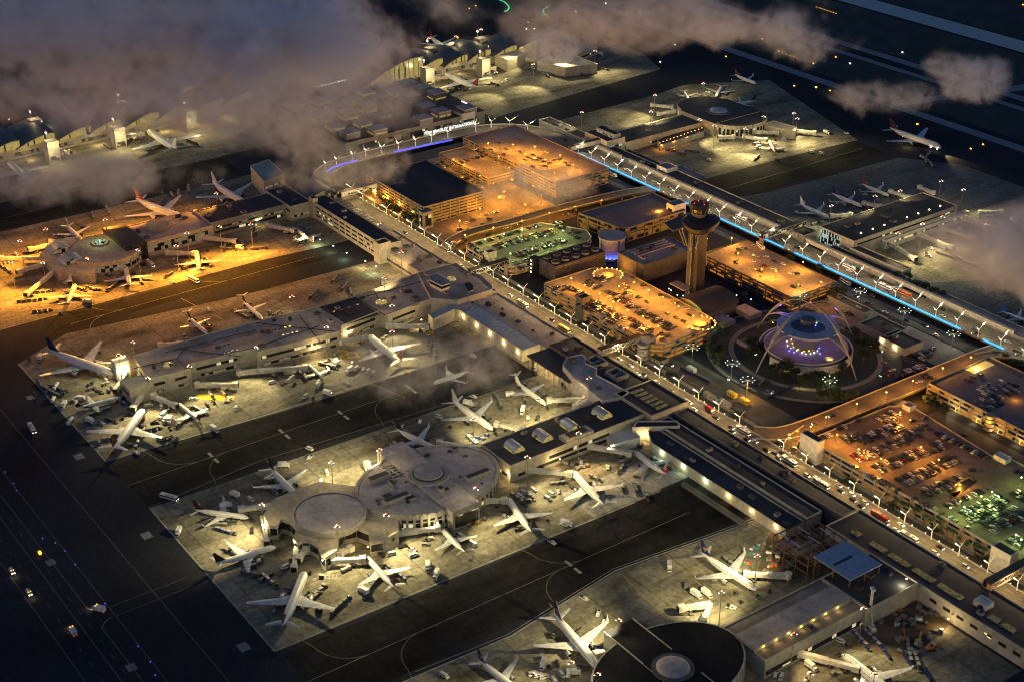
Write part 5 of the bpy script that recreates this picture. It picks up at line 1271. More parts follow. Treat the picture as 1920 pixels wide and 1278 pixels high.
lamps(dl_ph, ((1688, 773), (1652, 860), (1727, 838), (1760, 862), (1610, 842), (1570, 815)), 10, 6.5, 'amber lamp post on the huge parking house roof at the right', 'amber lamps of the huge parking house')
lamps(dl_gr, ((1860, 922), (1808, 950), (1872, 930), (1820, 958), (1915, 895), (1905, 1002), (1915, 1012), (1840, 930), (1782, 952)), 10, 6, 'pale green lamp post on the near right corner of the huge parking house roof', 'green lamps of the huge parking house')
lamps(dl_gr, ((910, 450), (945, 440), (978, 432), (1005, 426), (1043, 417), (1055, 433), (1022, 443), (1058, 452), (1030, 461), (998, 468), (957, 476)), 7, 6, 'pale green lamp head over the cars of the green lit car park', 'lamps of the green lit car park')
lamps(dl_link, ((872, 442), (925, 428), (979, 414), (1030, 400), (1078, 388), (1128, 377), (1495, 808), (1549, 782), (1607, 757), (1662, 735), (1712, 714), (1768, 690), (1821, 670), (1520, 800)), 6, 6.5, 'amber lamp post on an orange lit link bridge', 'lamps of the orange link bridges')
lamps(dl_or2, ((960, 338), (1000, 350), (1045, 352), (1085, 345), (900, 392), (862, 415), (935, 372), (832, 395), (1015, 368), (985, 385)), 0, 6, 'amber street lamp on the ground between the garages and the road bend', 'amber street lamps between the garages')
lamps(dl_or2, ((720, 372), (748, 385), (775, 398), (700, 360), (800, 398)), 0, 6, 'amber street lamp under the trees of the dark roofed parking house', 'amber street lamps under the trees')
# cluster lamps: ring of white globes on a tall pole
cl = empty('cluster_lamp', (0, 0, 0)); cl['category'] = 'lamp post'
w = M(); w.tube([(0, 0, 0), (0, 0, 12)], [0.25, 0.15], steel, 6)
for k in range(8): w.beam((0, 0, 11.8), (4.6*math.cos(k*PI/4), 4.6*math.sin(k*PI/4), 12.4), 0.12, 0.12, steel)
w.build('pole', cl, local=True)
for k in range(8): w = M(); w.dome(4.6*math.cos(k*PI/4), 4.6*math.sin(k*PI/4), 12.3, 0.24, 0.3, e_cool, 7, 3); w.build('globe', cl, local=True)
ld = bpy.data.lights.new('lamp_light', 'POINT'); ld.color = LIGHTC['cool']; ld.energy = 1100; ld.shadow_soft_size = 3
o = bpy.data.objects.new('lamp_light', ld); C.objects.link(o); o.parent = cl; o.location = (0, 0, 11.5)
for px, py, t in ((1613, 546, 'by the azure band behind the saucer building'), (1696, 583, 'between the low dark building and the azure band'), (1500, 553, 'behind the top of the crossed arches'), (1556, 712, 'on the lawn in front of the saucer building'), (1373, 681, 'at the left edge of the ring street'), (1886, 1000, 'x'), (1788, 626, 'near the right end of the azure band'), (1402, 712, 'in the taxi yard left of the ring street'), (1299, 652, 'next to the near corner of the orange parking house')):
    if t == 'x': continue
    x, y = P(px, py, 12); place(cl, (x, y, 0), 0, 'tall ring lamp with white globes '+t)
# apron floodlight masts
fm = empty('floodlight_mast', (0, 0, 0)); fm['category'] = 'floodlight mast'
w = M(); w.tube([(0, 0, 0), (0, 0, 24)], [0.28, 0.14], steel, 6); w.build('pole', fm, local=True)
w = M(); w.box(0, 0, 23.6, 3.4, 0.7, 0.5, black); w.build('crossbar', fm, local=True)
for s in (-1, 1): w = M(); w.box(s*1.4, 0, 23.1, 0.5, 0.5, 0.35, e_white); w.build('flood_lamp', fm, local=True)
w = M(); w.dome(0, 0, 24.2, 0.4, 0.6, e_red, 7, 3); w.build('beacon', fm, local=True)
CENTRES = [P(616, 962, 12), P(800, 900, 12), P(850, 860, 12), P(1030, 800, 12), P(1120, 740, 12), P(300, 675, 12), P(400, 650, 12), P(520, 630, 12), P(620, 600, 12), P(730, 560, 12), P(790, 530, 12), P(1260, 1250, 12), P(1380, 1200, 12), P(1460, 1130, 12), P(1580, 1130, 12),
           P(190, 460, 12), P(260, 440, 12), P(330, 415, 12), P(430, 385, 12), P(1310, 195, 12), P(1400, 215, 12), P(1355, 207, 12), P(1220, 240, 12), P(1600, 410, 12), P(1680, 385, 12), P(1740, 370, 12), P(900, 85, 12), P(800, 100, 12), P(1040, 100, 12)]
def mast(px, py, kind, power, label, grp=None, h=24):
    x, y = P(px, py, h)
    o = place(fm, (x, y, 0), R(20+(px*7) % 60), label, grp)
    cx_, cy_ = min(CENTRES, key=lambda q: (q[0]-x)**2+(q[1]-y)**2)
    v = Vector((x-cx_, y-cy_)).normalized()
    og = kind == 'orange'; ld = light(x+v.x*2, y+v.y*2, h-0.2, kind, power, radius=0.6, spot=140 if og else 98, aim=(x+v.x*(36 if og else 24), y+v.y*(36 if og else 24), 0))
    light(x-v.x, y-v.y, h+1.5, kind, power*(.06 if kind != 'orange' else .03), radius=.6)  # weak all-round light added above each mast to warm the roofs
    return o
FL = 50000
near6 = 'floodlight mast with red beacon round the middle pier satellites'
for px, py, k, pw in ((621, 865, 'flood', 1.0), (711, 841, 'flood', .8), (892, 914, 'flood', .9), (632, 985, 'flood', 1.2), (724, 964, 'flood', 1.1), (491, 944, 'flood', 1.2), (887, 784, 'flood', .8), (989, 855, 'flood', .9), (1085, 810, 'warm', .8), (1011, 747, 'flood', .9), (1105, 707, 'flood', .12)):
    mast(px, py, k, FL*pw, near6, 'masts of the middle pier')
for px, py, k, pw in ((355, 685, 'flood', .9), (277, 707, 'flood', 1.0), (222, 664, 'flood', .5), (249, 640, 'warm', .4), (547, 555, 'warm', .35), (735, 572, 'flood', .7), (612, 612, 'flood', .9), (752, 472, 'warm', .35), (480, 650, 'flood', .8), (735, 620, 'flood', .5), (720, 520, 'warm', .4)):
    mast(px, py, k, FL*pw, 'floodlight mast with red beacon along the long cream pier', 'masts of the long cream pier')
for px, py, k, pw in ((1353, 1108, 'flood', 1.1), (1160, 1160, 'flood', 1.1), (1489, 1186, 'warm', .35), (1619, 1138, 'flood', .45), (1071, 1240, 'flood', 1.0), (1520, 1260, 'flood', 1.1), (1420, 1040, 'flood', .7), (1120, 1262, 'flood', .6), (1000, 1262, 'flood', .7), (1640, 1262, 'flood', .7)):
    mast(px, py, k, FL*pw, 'floodlight mast with red beacon round the domed satellite at the lower right', 'masts of the right pier')
for px, py, pw in ((412, 424, .9), (350, 436, .8), (258, 468, 1.0), (163, 484, 1.1), (80, 492, 1.1), (37, 451, .7), (85, 429, .7), (197, 411, .7), (330, 460, .9), (470, 420, .8), (285, 386, .6), (405, 362, .5), (20, 490, .8)):
    mast(px, py, 'orange', FL*1.95*pw, 'floodlight mast with glaring orange lamps at the orange lit pier', 'orange masts of the left pier')
for px, py, pw in ((1228, 178, .6), (1091, 210, .7), (1319, 156, .9), (1221, 209, .8), (1312, 224, .7), (1398, 241, 1.2), (1432, 218, .8), (1489, 212, .9), (1495, 222, .8), (1340, 235, .6)):
    mast(px, py, 'flood', FL*1.1*pw, 'floodlight mast with red beacon round the three lobed satellite', 'masts of the upper right pier')
for px, py, pw in ((1559, 385, .45), (1641, 367, .4), (1688, 357, .25), (1730, 419, .8), (1684, 437, .8), (1768, 406, .8), (1765, 339, .12), (1807, 355, .4), (1850, 420, .7)):
    mast(px, py, 'flood', FL*pw, 'floodlight mast with red beacon at the glazed corner pier', 'masts of the glazed corner pier')
for px, py, pw in ((902, 55, .7), (855, 68, .7), (977, 89, .8), (1051, 95, .8), (1116, 95, .8), (733, 85, .6), (804, 72, .6), (1000, 120, .8), (930, 135, .7)):
    mast(px, py, 'flood', FL*pw, 'floodlight mast at the far concourse near the top', 'masts of the far concourse')

# wall floods of the pier roots
for px, py, z, k, pw in ((560, 1010, 8, 'flood', 1300), (605, 1050, 8, 'flood', 1500), (500, 975, 8, 'flood', 1800), (690, 1025, 8, 'warm', 2200), (730, 1000, 8, 'flood', 2200), (240, 690, 9, 'flood', 2400), (275, 725, 9, 'flood', 2400), (222, 664, 11, 'white', 900), (600, 650, 6, 'warm', 1600), (660, 620, 6, 'warm', 1600), (790, 600, 6, 'warm', 1500), (960, 885, 6, 'warm', 1500), (1050, 860, 6, 'warm', 1600), (1150, 835, 6, 'flood', 1500), (1215, 812, 5, 'warm', 900), (1100, 655, 6, 'warm', 1200),
        (900, 930, 7, 'warm', 1800), (820, 980, 7, 'flood', 1500), (570, 440, 5, 'flood', 1500), (600, 450, 5, 'cool', 1500), (625, 462, 5, 'cool', 1900), (650, 475, 5, 'cool', 2000), (685, 490, 5, 'flood', 1500), (705, 500, 5, 'cool', 1700), (450, 400, 6, 'cool', 1300), (490, 410, 6, 'warm', 1300), (1783, 1128, 7, 'warm', 2600), (1778, 1160, 5, 'warm', 1800), (1700, 1085, 14, 'white', 1500), (820, 335, 6, 'warm', 600)):
    x, y = P(px, py, z)
    r = empty('wall_floodlight', (x, y, z), 0, 'bright wall floodlight at the foot of a terminal wall', 'wall lamp', 'wall floodlights')
    w = M(); w.box(x, y, z, 0.7, 0.7, 0.5, {'flood': e_white, 'warm': e_warm, 'cool': e_cool, 'white': e_white}[k]); w.build('lamp_head', r)
    light(x+.6, y-3.6, z-0.4, k, pw*.9, parent=r, radius=0.4)

# ------------------------------------------------------------------ aircraft
def aircraft(kind):
    L, span, rad, zc = {'narrow': (39.5, 35.8, 2.0, 3.4), 'wide': (62.0, 58.0, 3.1, 5.2), 'regional': (32.0, 24.0, 1.4, 2.5), 'jumbo': (63.0, 62.0, 2.9, 5.2)}[kind]
    r = empty('airliner', (0, 0, 0)); r['category'] = 'airliner'
    N_ = 18; st = [(0, .02, -.35), (.008, .25, -.30), (.025, .5, -.2), (.05, .74, -.1), (.085, .92, -.02), (.12, 1, 0), (.3, 1, 0), (.5, 1, 0), (.66, 1, 0), (.76, .88, .12), (.85, .62, .34), (.93, .34, .56), (.98, .16, .68), (1, .05, .72)]
    vs = []; w = M()
    for t, q, dz in st:
        for k in range(N_):
            a = 2*PI*k/N_; vs.append((L/2-t*L, rad*q*math.cos(a), zc+dz*rad+rad*q*math.sin(a)))
    w.add(vs, [((i+1)*N_+k, (i+1)*N_+(k+1) % N_, i*N_+(k+1) % N_, i*N_+k) for i in range(len(st)-1) for k in range(N_)]+[tuple(range(N_)), tuple(reversed(range((len(st)-1)*N_, len(st)*N_)))], white)
    fu = w.build('fuselage', r, local=True, smooth=True)
    for s in (-1, 1):
        w = M(); a0, a1 = R(18), R(26); k_ = int(L*0.62/.55); q_ = []
        for i in range(k_+1):
            x = L/2-L*0.13-i*.55
            for a in (a0, a1): q_.append((x, s*rad*1.01*math.cos(a), zc+rad*1.01*math.sin(a)))
        w.v = q_; w.slot(glass); w.slot(white); w.f = [[2*i, 2*i+1, 2*i+3, 2*i+2] for i in range(k_)]; w.mi = [i % 2 for i in range(k_)]
        w.build('window_row', fu, local=True)
    w = M(); t1, t2 = .032, .052
    for s in (-1, 1):
        pts = []
        for t, q, dz, an in ((t1, .57, -.17, 88), (t1, .57, -.17, 30), (t2, .76, -.09, 30), (t2, .76, -.09, 88)):
            a = R(an); pts.append((L/2-t*L, s*rad*q*1.03*math.cos(a), zc+dz*rad+rad*q*1.05*math.sin(a)))
        w.add(pts, [(0, 1, 2, 3)], glass)
    w.build('windscreen', fu, local=True)
    H = span/2
    reg = kind == 'regional'
    x0 = L/2-L*(.36 if not reg else .44)
    secs = [(0.0, x0+1.0, .215*L*(.85 if reg else 1), zc-rad*.62, .62), (.33, x0-.10*L, .13*L, zc-rad*.42, .42), (1.0, x0-(.27 if not reg else .20)*L*(H/(L/2))*1.02, .042*L, zc+rad*.35, .16)]
    for s in (-1, 1):
        w = M(); vs = []
        for f, le, ch, z, th in secs:
            y = s*f*H; vs += [(le, y, z), (le-ch*.35, y, z+th*.55), (le-ch, y, z+.02), (le-ch*.35, y, z-th*.45)]
        fs = []
        for i in range(2):
            for k in range(4): fs.append((i*4+k, i*4+(k+1) % 4, (i+1)*4+(k+1) % 4, (i+1)*4+k))
        fs.append((8, 9, 10, 11)); w.add(vs, fs, wing_m); wg_ = w.build('wing', r, local=True)
        tip = secs[-1]
        if kind in ('narrow',):
            w = M(); y = s*H; w.add([(tip[1], y, tip[3]), (tip[1]-tip[2], y, tip[3]), (tip[1]-tip[2]-.9, y+s*.7, tip[3]+2.4), (tip[1]-tip[2]-.2, y+s*.7, tip[3]+2.4), (tip[1], y+s*.12, tip[3]), (tip[1]-tip[2], y+s*.12, tip[3])], [(0, 1, 2, 3), (4, 5, 2, 3), (0, 4, 3)], wing_m); w.build('winglet', wg_, local=True)
        w = M(); w.dome(tip[1]-tip[2]*.5, s*(H+.05), tip[3], .2*(1.3 if L > 50 else 1), .22, (e_green if s < 0 else e_red), 6, 2); w.build('wingtip_light', wg_, local=True)
        w = M()
        for f in (.25, .45, .65): w.tube([(x0-f*.27*L*(H/(L/2))-.12*L*(1-f*.6), s*f*H, secs[0][3]+f*rad*.9-.2), (x0-f*.27*L*(H/(L/2))-.17*L*(1-f*.3), s*f*H, secs[0][3]+f*rad*.9-.1)], [.22, .1], wing_m, 5)
        w.build('flap_fairing', wg_, local=True)
        # tailplane
        w = M()
        if reg: zt, xt, cr, ct_, sp = zc+5.6, -L/2+3.0, 2.4, 1.2, 4.2
        else: zt, xt, cr, ct_, sp = zc+rad*.5, -L/2+.135*L, .085*L, .032*L, .165*L+1
        vs = [(xt, 0, zt), (xt-cr*.4, 0, zt+.2), (xt-cr, 0, zt), (xt-cr*.4, 0, zt-.2)]+[(xt-sp*.62, s*sp, zt+.4), (xt-sp*.62-ct_*.4, s*sp, zt+.48), (xt-sp*.62-ct_, s*sp, zt+.4), (xt-sp*.62-ct_*.4, s*sp, zt+.32)]
        w.add(vs, [(k, (k+1) % 4, 4+(k+1) % 4, 4+k) for k in range(4)]+[(4, 5, 6, 7)], wing_m); w.build('tailplane', r, local=True)
        # engine
        w = M(); er, el = {'narrow': (1.05, 4.2), 'wide': (1.75, 6.6), 'regional': (.75, 3.4), 'jumbo': (1.35, 5.4)}[kind]
        def eng(X, Y, Z):
            n = 14; pr = [(0, er*.92), (.15*el, er), (.55*el, er*.95), (.8*el, er*.7), (el, er*.42)]
            vs = [(X-a, Y+b*math.cos(2*PI*k/n), Z+b*math.sin(2*PI*k/n)) for a, b in pr for k in range(n)]
            w.add(vs, [(i*n+k, i*n+(k+1) % n, (i+1)*n+(k+1) % n, (i+1)*n+k) for i in range(4) for k in range(n)], silver)
            w.add([(X-.25, Y+er*.9*math.cos(2*PI*k/n), Z+er*.9*math.sin(2*PI*k/n)) for k in range(n)], [tuple(range(n))], black)
            w.add([(X-el, Y+er*.42*math.cos(2*PI*k/n), Z+er*.42*math.sin(2*PI*k/n)) for k in range(n)], [tuple(reversed(range(n)))], black)
            w.beam((X-el*.3, Y, Z+er*.7), (X-el*.75, Y, Z+er*1.15), .3, .6, wing_m)
        if reg: eng(-L/2+8.5, s*(rad+.95), zc+.7)
        else:
            eng(x0-.055*L+1.6, s*H*.335, zc-rad*.35-er*1.0)
            if kind == 'jumbo': w.build('engine', r, local=True, smooth=True); w = M(); eng(x0-.17*L+1.6, s*H*.62, zc-rad*.1-er)
        en = w.build('engine', r, local=True, smooth=True); en.material_slots[0].link = 'OBJECT'; en.material_slots[0].material = silver
    w = M()
    fh = {'narrow': 7.4, 'wide': 10.2, 'regional': 4.9, 'jumbo': 9.6}[kind]; b0 = -L/2+.19*L; b1 = -L/2+.03*L; zb = zc+rad*.62
    pts = [(b0+1.5, zb), (b0-.02*L, zb+fh*.12), (b1-.005*L, zb+fh), (b1-.045*L, zb+fh), (b1-.005*L, zb+.1)]
    w.add([(x, .22, z) for x, z in pts]+[(x, -.22, z) for x, z in pts], [(0, 1, 2, 3, 4), (9, 8, 7, 6, 5)]+[(i, (i+1) % 5, 5+(i+1) % 5, 5+i) for i in range(5)], white)
    fin = w.build('fin', r, local=True); fin.material_slots[0].link = 'OBJECT'; fin.material_slots[0].material = white
    for x, y in ((L/2-.11*L, 0), (-.02*L, rad*.9), (-.02*L, -rad*.9)):
        w = M(); w.box(x, y, .3, .3, .3, zc-rad*.6, steel)
        for s in (-1, 1): w.tube([(x, y+s*.2, .45), (x, y+s*.6, .45)], .5, rubber, 8)
        w.build('landing_gear', r, local=True)
    return r, L
AC = {k: aircraft(k) for k in ('narrow', 'wide', 'regional', 'jumbo')}
def fit(kind): return AC[kind]
LAND = []; HEAD = []
def plane(kind, nx, ny, tx, ty, finm, label, short, text=None, gold_fin=False, Lfix=None, eng=None):
    tpl, L = AC[kind]; z = {'narrow': 3.6, 'wide': 5.5, 'regional': 2.7, 'jumbo': 5.4}[kind]
    n, t = Vector(P(nx, ny, z-.3)), Vector(P(tx, ty, z+1.6)); d = n-t; ln = Lfix or d.length; d.normalize()
    sc_ = ln/L; c_ = n-d*ln/2
    o = place(tpl, (c_.x, c_.y, 0), math.atan2(d.y, d.x), label, None, sc_)
    for ch in o.children:
        if ch.name.split('.')[0] == 'engine' and finm in (maroon, navy): ch.material_slots[0].material = navy if finm is maroon else silver
        if ch.name.split('.')[0] == 'fin': ch.material_slots[0].material = finm; fn = ch
    if text:
        f = bpy.data.curves.new('lettering', 'FONT'); f.body = text; f.size = 2.3; f.extrude = 0.03; f.space_character = 1.25; f.materials.append(navy); lm = text_mesh('lettering', f).data; bpy.data.objects.remove([o_ for o_ in bpy.data.objects if o_.data == lm][0])
        for s in (-1, 1):
            q = bpy.data.objects.new('lettering', lm); C.objects.link(q); q.parent = o
            q.location = (9.0 if s < 0 else 17.2, s*1.62, 4.25); q.rotation_euler = (R(48), 0, 0) if s < 0 else (R(48), 0, PI)
            if s > 0: q.rotation_euler = (R(48), 0, PI)
    if 'striped' in label:
        w = M()
        for s in (-1, 1):
            for k in range(6): w.beam((-L/2+.115*L-k*.018*L, s*.3, 8.2+k*1.5), (-L/2+.035*L-k*.006*L, s*.3, 8.2+k*1.5), .06, .62, white)
        w.build('tail_stripes', o, local=True)
    if gold_fin:
        w = M()
        for s in (-1, 1):
            for k in range(5):
                pts = [(-16.6+(0.5+k*.55)*math.cos(a), s*.26, 6.2+(0.5+k*.55)*math.sin(a)) for a in [R(60+8*i) for i in range(10)]]
                for i in range(9): w.beam(pts[i], pts[i+1], .05, .22, gold)
        w.build('globe_emblem', o, local=True)
    LAND.append((c_.x, c_.y, short)); HEAD.append((0, 0, math.atan2(d.y, d.x), ln))
    return o
bl, wh, nv, rd_, mr = black, white, navy, redm, maroon
plane('wide', 213, 700, 90, 655, nv, 'large white widebody with dark tail parked at the left tip of the cream pier', 'the widebody at the far left tip')
plane('regional', 228, 744, 140, 762, mr, 'slim regional jet just below the large widebody at the left', 'the slim regional jet at the left')
plane('wide', 270, 764, 212, 837, mr, 'grey white widebody seen from behind its dark red tail, left foreground apron', 'the widebody with dark red tail at the left', Lfix=54)
plane('regional', 333, 755, 376, 786, mr, 'small jet nosed into the cream pier beside the yellow cart row', 'the small jet beside the yellow cart row')
plane('regional', 389, 625, 352, 591, mr, 'T-tailed jet parked on the far side of the cream pier, left one', 'the left T-tailed jet')
plane('regional', 492, 598, 455, 562, mr, 'T-tailed jet parked on the far side of the cream pier, right one', 'the right T-tailed jet')
plane('regional', 577, 681, 607, 704, wh, 'tiny bright white jet at the long bridge in the middle of the cream pier', 'the tiny white jet')
plane('wide', 690, 626, 758, 678, rd_, 'white airliner with a blue and red tail below the pale blue wing', 'the blue and red tailed airliner', Lfix=52)
plane('narrow', 812, 716, 880, 690, mr, 'grey white airliner taxiing through the alley towards the left', 'the taxiing airliner in the alley')
plane('narrow', 924, 805, 848, 749, wh, 'silver white airliner parked above the black pier roof', 'the silver airliner above the black roof')
plane('narrow', 820, 842, 742, 800, bl, 'dark tailed airliner pointing at the oval satellite from above', 'the dark tailed airliner above the oval roof')
plane('narrow', 561, 933, 505, 873, bl, 'dark tailed airliner with winglets behind the round satellite', 'the dark tailed airliner behind the round roof')
plane('narrow', 466, 968, 364, 951, mr, 'airliner with dark red tail at the left tip of the middle apron', 'the red tailed airliner at the left tip')
plane('narrow', 517, 1023, 402, 1053, mr, 'airliner with maroon tail and blue engine left of the round satellite', 'the maroon tailed airliner')
plane('wide', 572, 1067, 527, 1174, bl, 'big grey widebody pointing up at the round satellite, bottom left of the middle apron', 'the big widebody at the bottom', Lfix=51)
plane('narrow', 687, 1042, 741, 1098, mr, 'airliner with maroon tail pointing up left in front of the round satellite', 'the airliner in front of the round roof')
plane('narrow', 825, 986, 873, 1030, bl, 'black tailed airliner below the oval satellite', 'the black tailed airliner')
plane('narrow', 951, 933, 998, 996, bl, 'white airliner with black tail right of the oval satellite', 'the airliner right of the oval roof')
plane('narrow', 1073, 884, 1134, 946, nv, 'white airliner with a small red topped tail in front of the barrel skylights', 'the airliner in front of the barrel skylights')
plane('narrow', 1187, 844, 1248, 884, rd_, 'silver airliner with a red striped tail at the right end of the grey apron', 'the silver airliner at the right', Lfix=35)
plane('regional', 1024, 759, 966, 712, wh, 'small white jet at a short bridge above the barrel skylights', 'the small white jet above the skylights')
plane('narrow', 1419, 1105, 1314, 1033, nv, 'long white airliner with blue and gold tail by the building site', 'the airliner by the building site', 'UNITED', True)
plane('narrow', 1125, 1256, 1040, 1150, nv, 'long white airliner with navy tail beside the domed satellite', 'the airliner beside the domed roof', 'UNITED', True)
plane('narrow', 982, 1300, 896, 1231, nv, 'airliner cut off by the bottom edge showing a navy tail', 'the airliner at the bottom edge', None, True)
plane('narrow', 1578, 1225, 1697, 1312, nv, 'white airliner at the lower right with its nose towards the long jet bridge', 'the airliner at the lower right', 'UNITED', True)
plane('narrow', 141, 533, 125, 568, silver, 'silver airliner nearest the lower left in the orange light', 'the nearest orange lit airliner')
plane('narrow', 235, 500, 243, 534, silver, 'silver airliner facing the round orange lit satellite', 'the middle orange lit airliner')
plane('narrow', 368, 471, 374, 505, silver, 'silver airliner below the dark glazed wall of the orange pier', 'the right orange lit airliner')
plane('narrow', 152, 449, 124, 419, silver, 'airliner parked behind the round orange lit satellite', 'the airliner behind the round orange roof')
plane('wide', 346, 411, 254, 373, redm, 'widebody with a red and white striped tail behind the orange pier', 'the striped tailed widebody')
plane('wide', 462, 382, 398, 341, wh, 'second widebody behind the orange pier below the mist', 'the second widebody under the mist')
plane('regional', 555, 430, 588, 453, silver, 'small silver jet at the inner corner of the orange apron', 'the small jet in the orange corner')
plane('jumbo', 277, 246, 332, 281, wh, 'pale jumbo dimly seen through the mist at the upper left', 'the jumbo in the mist')
plane('wide', 16, 303, 52, 333, wh, 'pale airliner in the mist at the left edge', 'the airliner at the misty left edge')
plane('wide', 175, 222, 120, 205, wh, 'faint airliner behind the misty concourse at the upper left', 'the faint airliner')
plane('wide', 755, 101, 708, 78, wh, 'widebody with broad wings behind the glowing wave roof', 'the widebody behind the wave roof')
plane('wide', 838, 90, 806, 66, redm, 'airliner with an upright red tail at the far concourse', 'the red tailed airliner at the top')
plane('jumbo', 834, 139, 892, 163, redm, 'white airliner with a red and yellow tail on the near side of the wave roofs', 'the airliner by the wave roofs', Lfix=66)
plane('narrow', 1291, 185, 1282, 166, redm, 'airliner nosing in at the left top of the three lobed satellite', 'the airliner left above the lobes')
plane('narrow', 1343, 180, 1354, 158, nv, 'airliner facing the three lobed satellite in its middle', 'the airliner above the lobes')
plane('narrow', 1366, 196, 1417, 186, nv, 'airliner with dark blue tail right of the three lobed satellite', 'the dark blue tailed airliner')
plane('narrow', 1418, 156, 1378, 138, redm, 'red tailed airliner taxiing above the upper right satellite', 'the taxiing red tailed airliner')
plane('jumbo', 1765, 276, 1668, 240, maroon, 'large airliner with red tail and landing lights on the taxiway at the right', 'the large taxiing airliner')
plane('narrow', 1556, 408, 1500, 380, wh, 'white airliner nearest the road at the glazed corner pier', 'the first airliner of the three')
plane('narrow', 1616, 386, 1560, 360, nv, 'airliner with a dark navy tail, middle of three at the glazed corner pier', 'the navy tailed airliner')
plane('narrow', 1667, 366, 1617, 342, redm, 'airliner with a red ringed tail, farthest of three at the glazed corner pier', 'the red ringed airliner')
plane('regional', 1441, 264, 1453, 284, redm, 'small white jet tail on at the jet bridge under the three lobed satellite', 'the small jet under the lobes')
plane('narrow', 1938, 604, 1878, 578, bluem, 'blue tailed airliner behind the mist at the right edge', 'the blue tailed airliner')
for px, py in ((1693, 256), (1745, 276), (1757, 280)):
    x, y = P(px, py, 3); w = M(); w.dome(x, y, 2.6, .7, .8, e_head, 7, 3); w.build('landing_light', label='glaring landing light of the large taxiing airliner', cat='landing light', group='landing lights of the large airliner')
lx, ly = P(1768, 282, 3); light(lx, ly, 3.2, 'warm', 26000, radius=.3, spot=50, aim=(lx+40, ly-12, 0)); light(*P(1702, 272, 3), 5, 'warm', 900, radius=.3)

# ------------------------------------------------------------------ jet bridges
def jet_bridge(pts, label):
    q = [Vector((*P(a, b, 4.8), 4.2)) for a, b in pts]
    r = empty('jet_bridge', (q[0].x, q[0].y, 0), 0, label, 'jet bridge')
    w = M(); w.cyl(q[0].x, q[0].y, 2.7, 6.3, 2.1, bridge_m, 14); w.build('rotunda', r)
    w = M(); w.cyl(q[0].x, q[0].y, 0, 2.7, .6, stone, 8); w.build('column', r)
    for i in range(len(q)-1):
        a, b = q[i], q[i+1]; m_ = a.lerp(b, .52)
        w = M(); w.beam(a, m_, 2.9, 2.9, bridge_m); w.build('tunnel', r)
        w = M(); w.beam(m_, b, 2.4, 2.4, bridge_m); w.build('tunnel', r)
    d = (q[-1]-q[-2]).normalized(); e = q[-1]
    rz = math.atan2(d.y, d.x)
    w = M(); w.box(e.x, e.y, 2.6, 3.8, 3.6, 3.4, bridge_m, rz=rz); w.box(e.x+d.x*2.1, e.y+d.y*2.1, 2.8, .6, 3.2, 2.8, black, rz=rz); w.build('cab', r)
    s = e-d*5; w = M(); w.box(s.x, s.y, .9, .9, 3.0, 2.0, steel, rz=rz); w.box(s.x, s.y, .1, 1.2, 3.4, 1.0, rubber, rz=rz); w.build('drive_bogie', r)
    t = e-d*1.5; n_ = Vector((-d.y, d.x, 0)); w = M(); w.beam((t.x+n_.x*2, t.y+n_.y*2, 3.4), (t.x+n_.x*2-d.x*4.5, t.y+n_.y*2-d.y*4.5, .2), .9, .2, steel); w.build('service_stair', r)
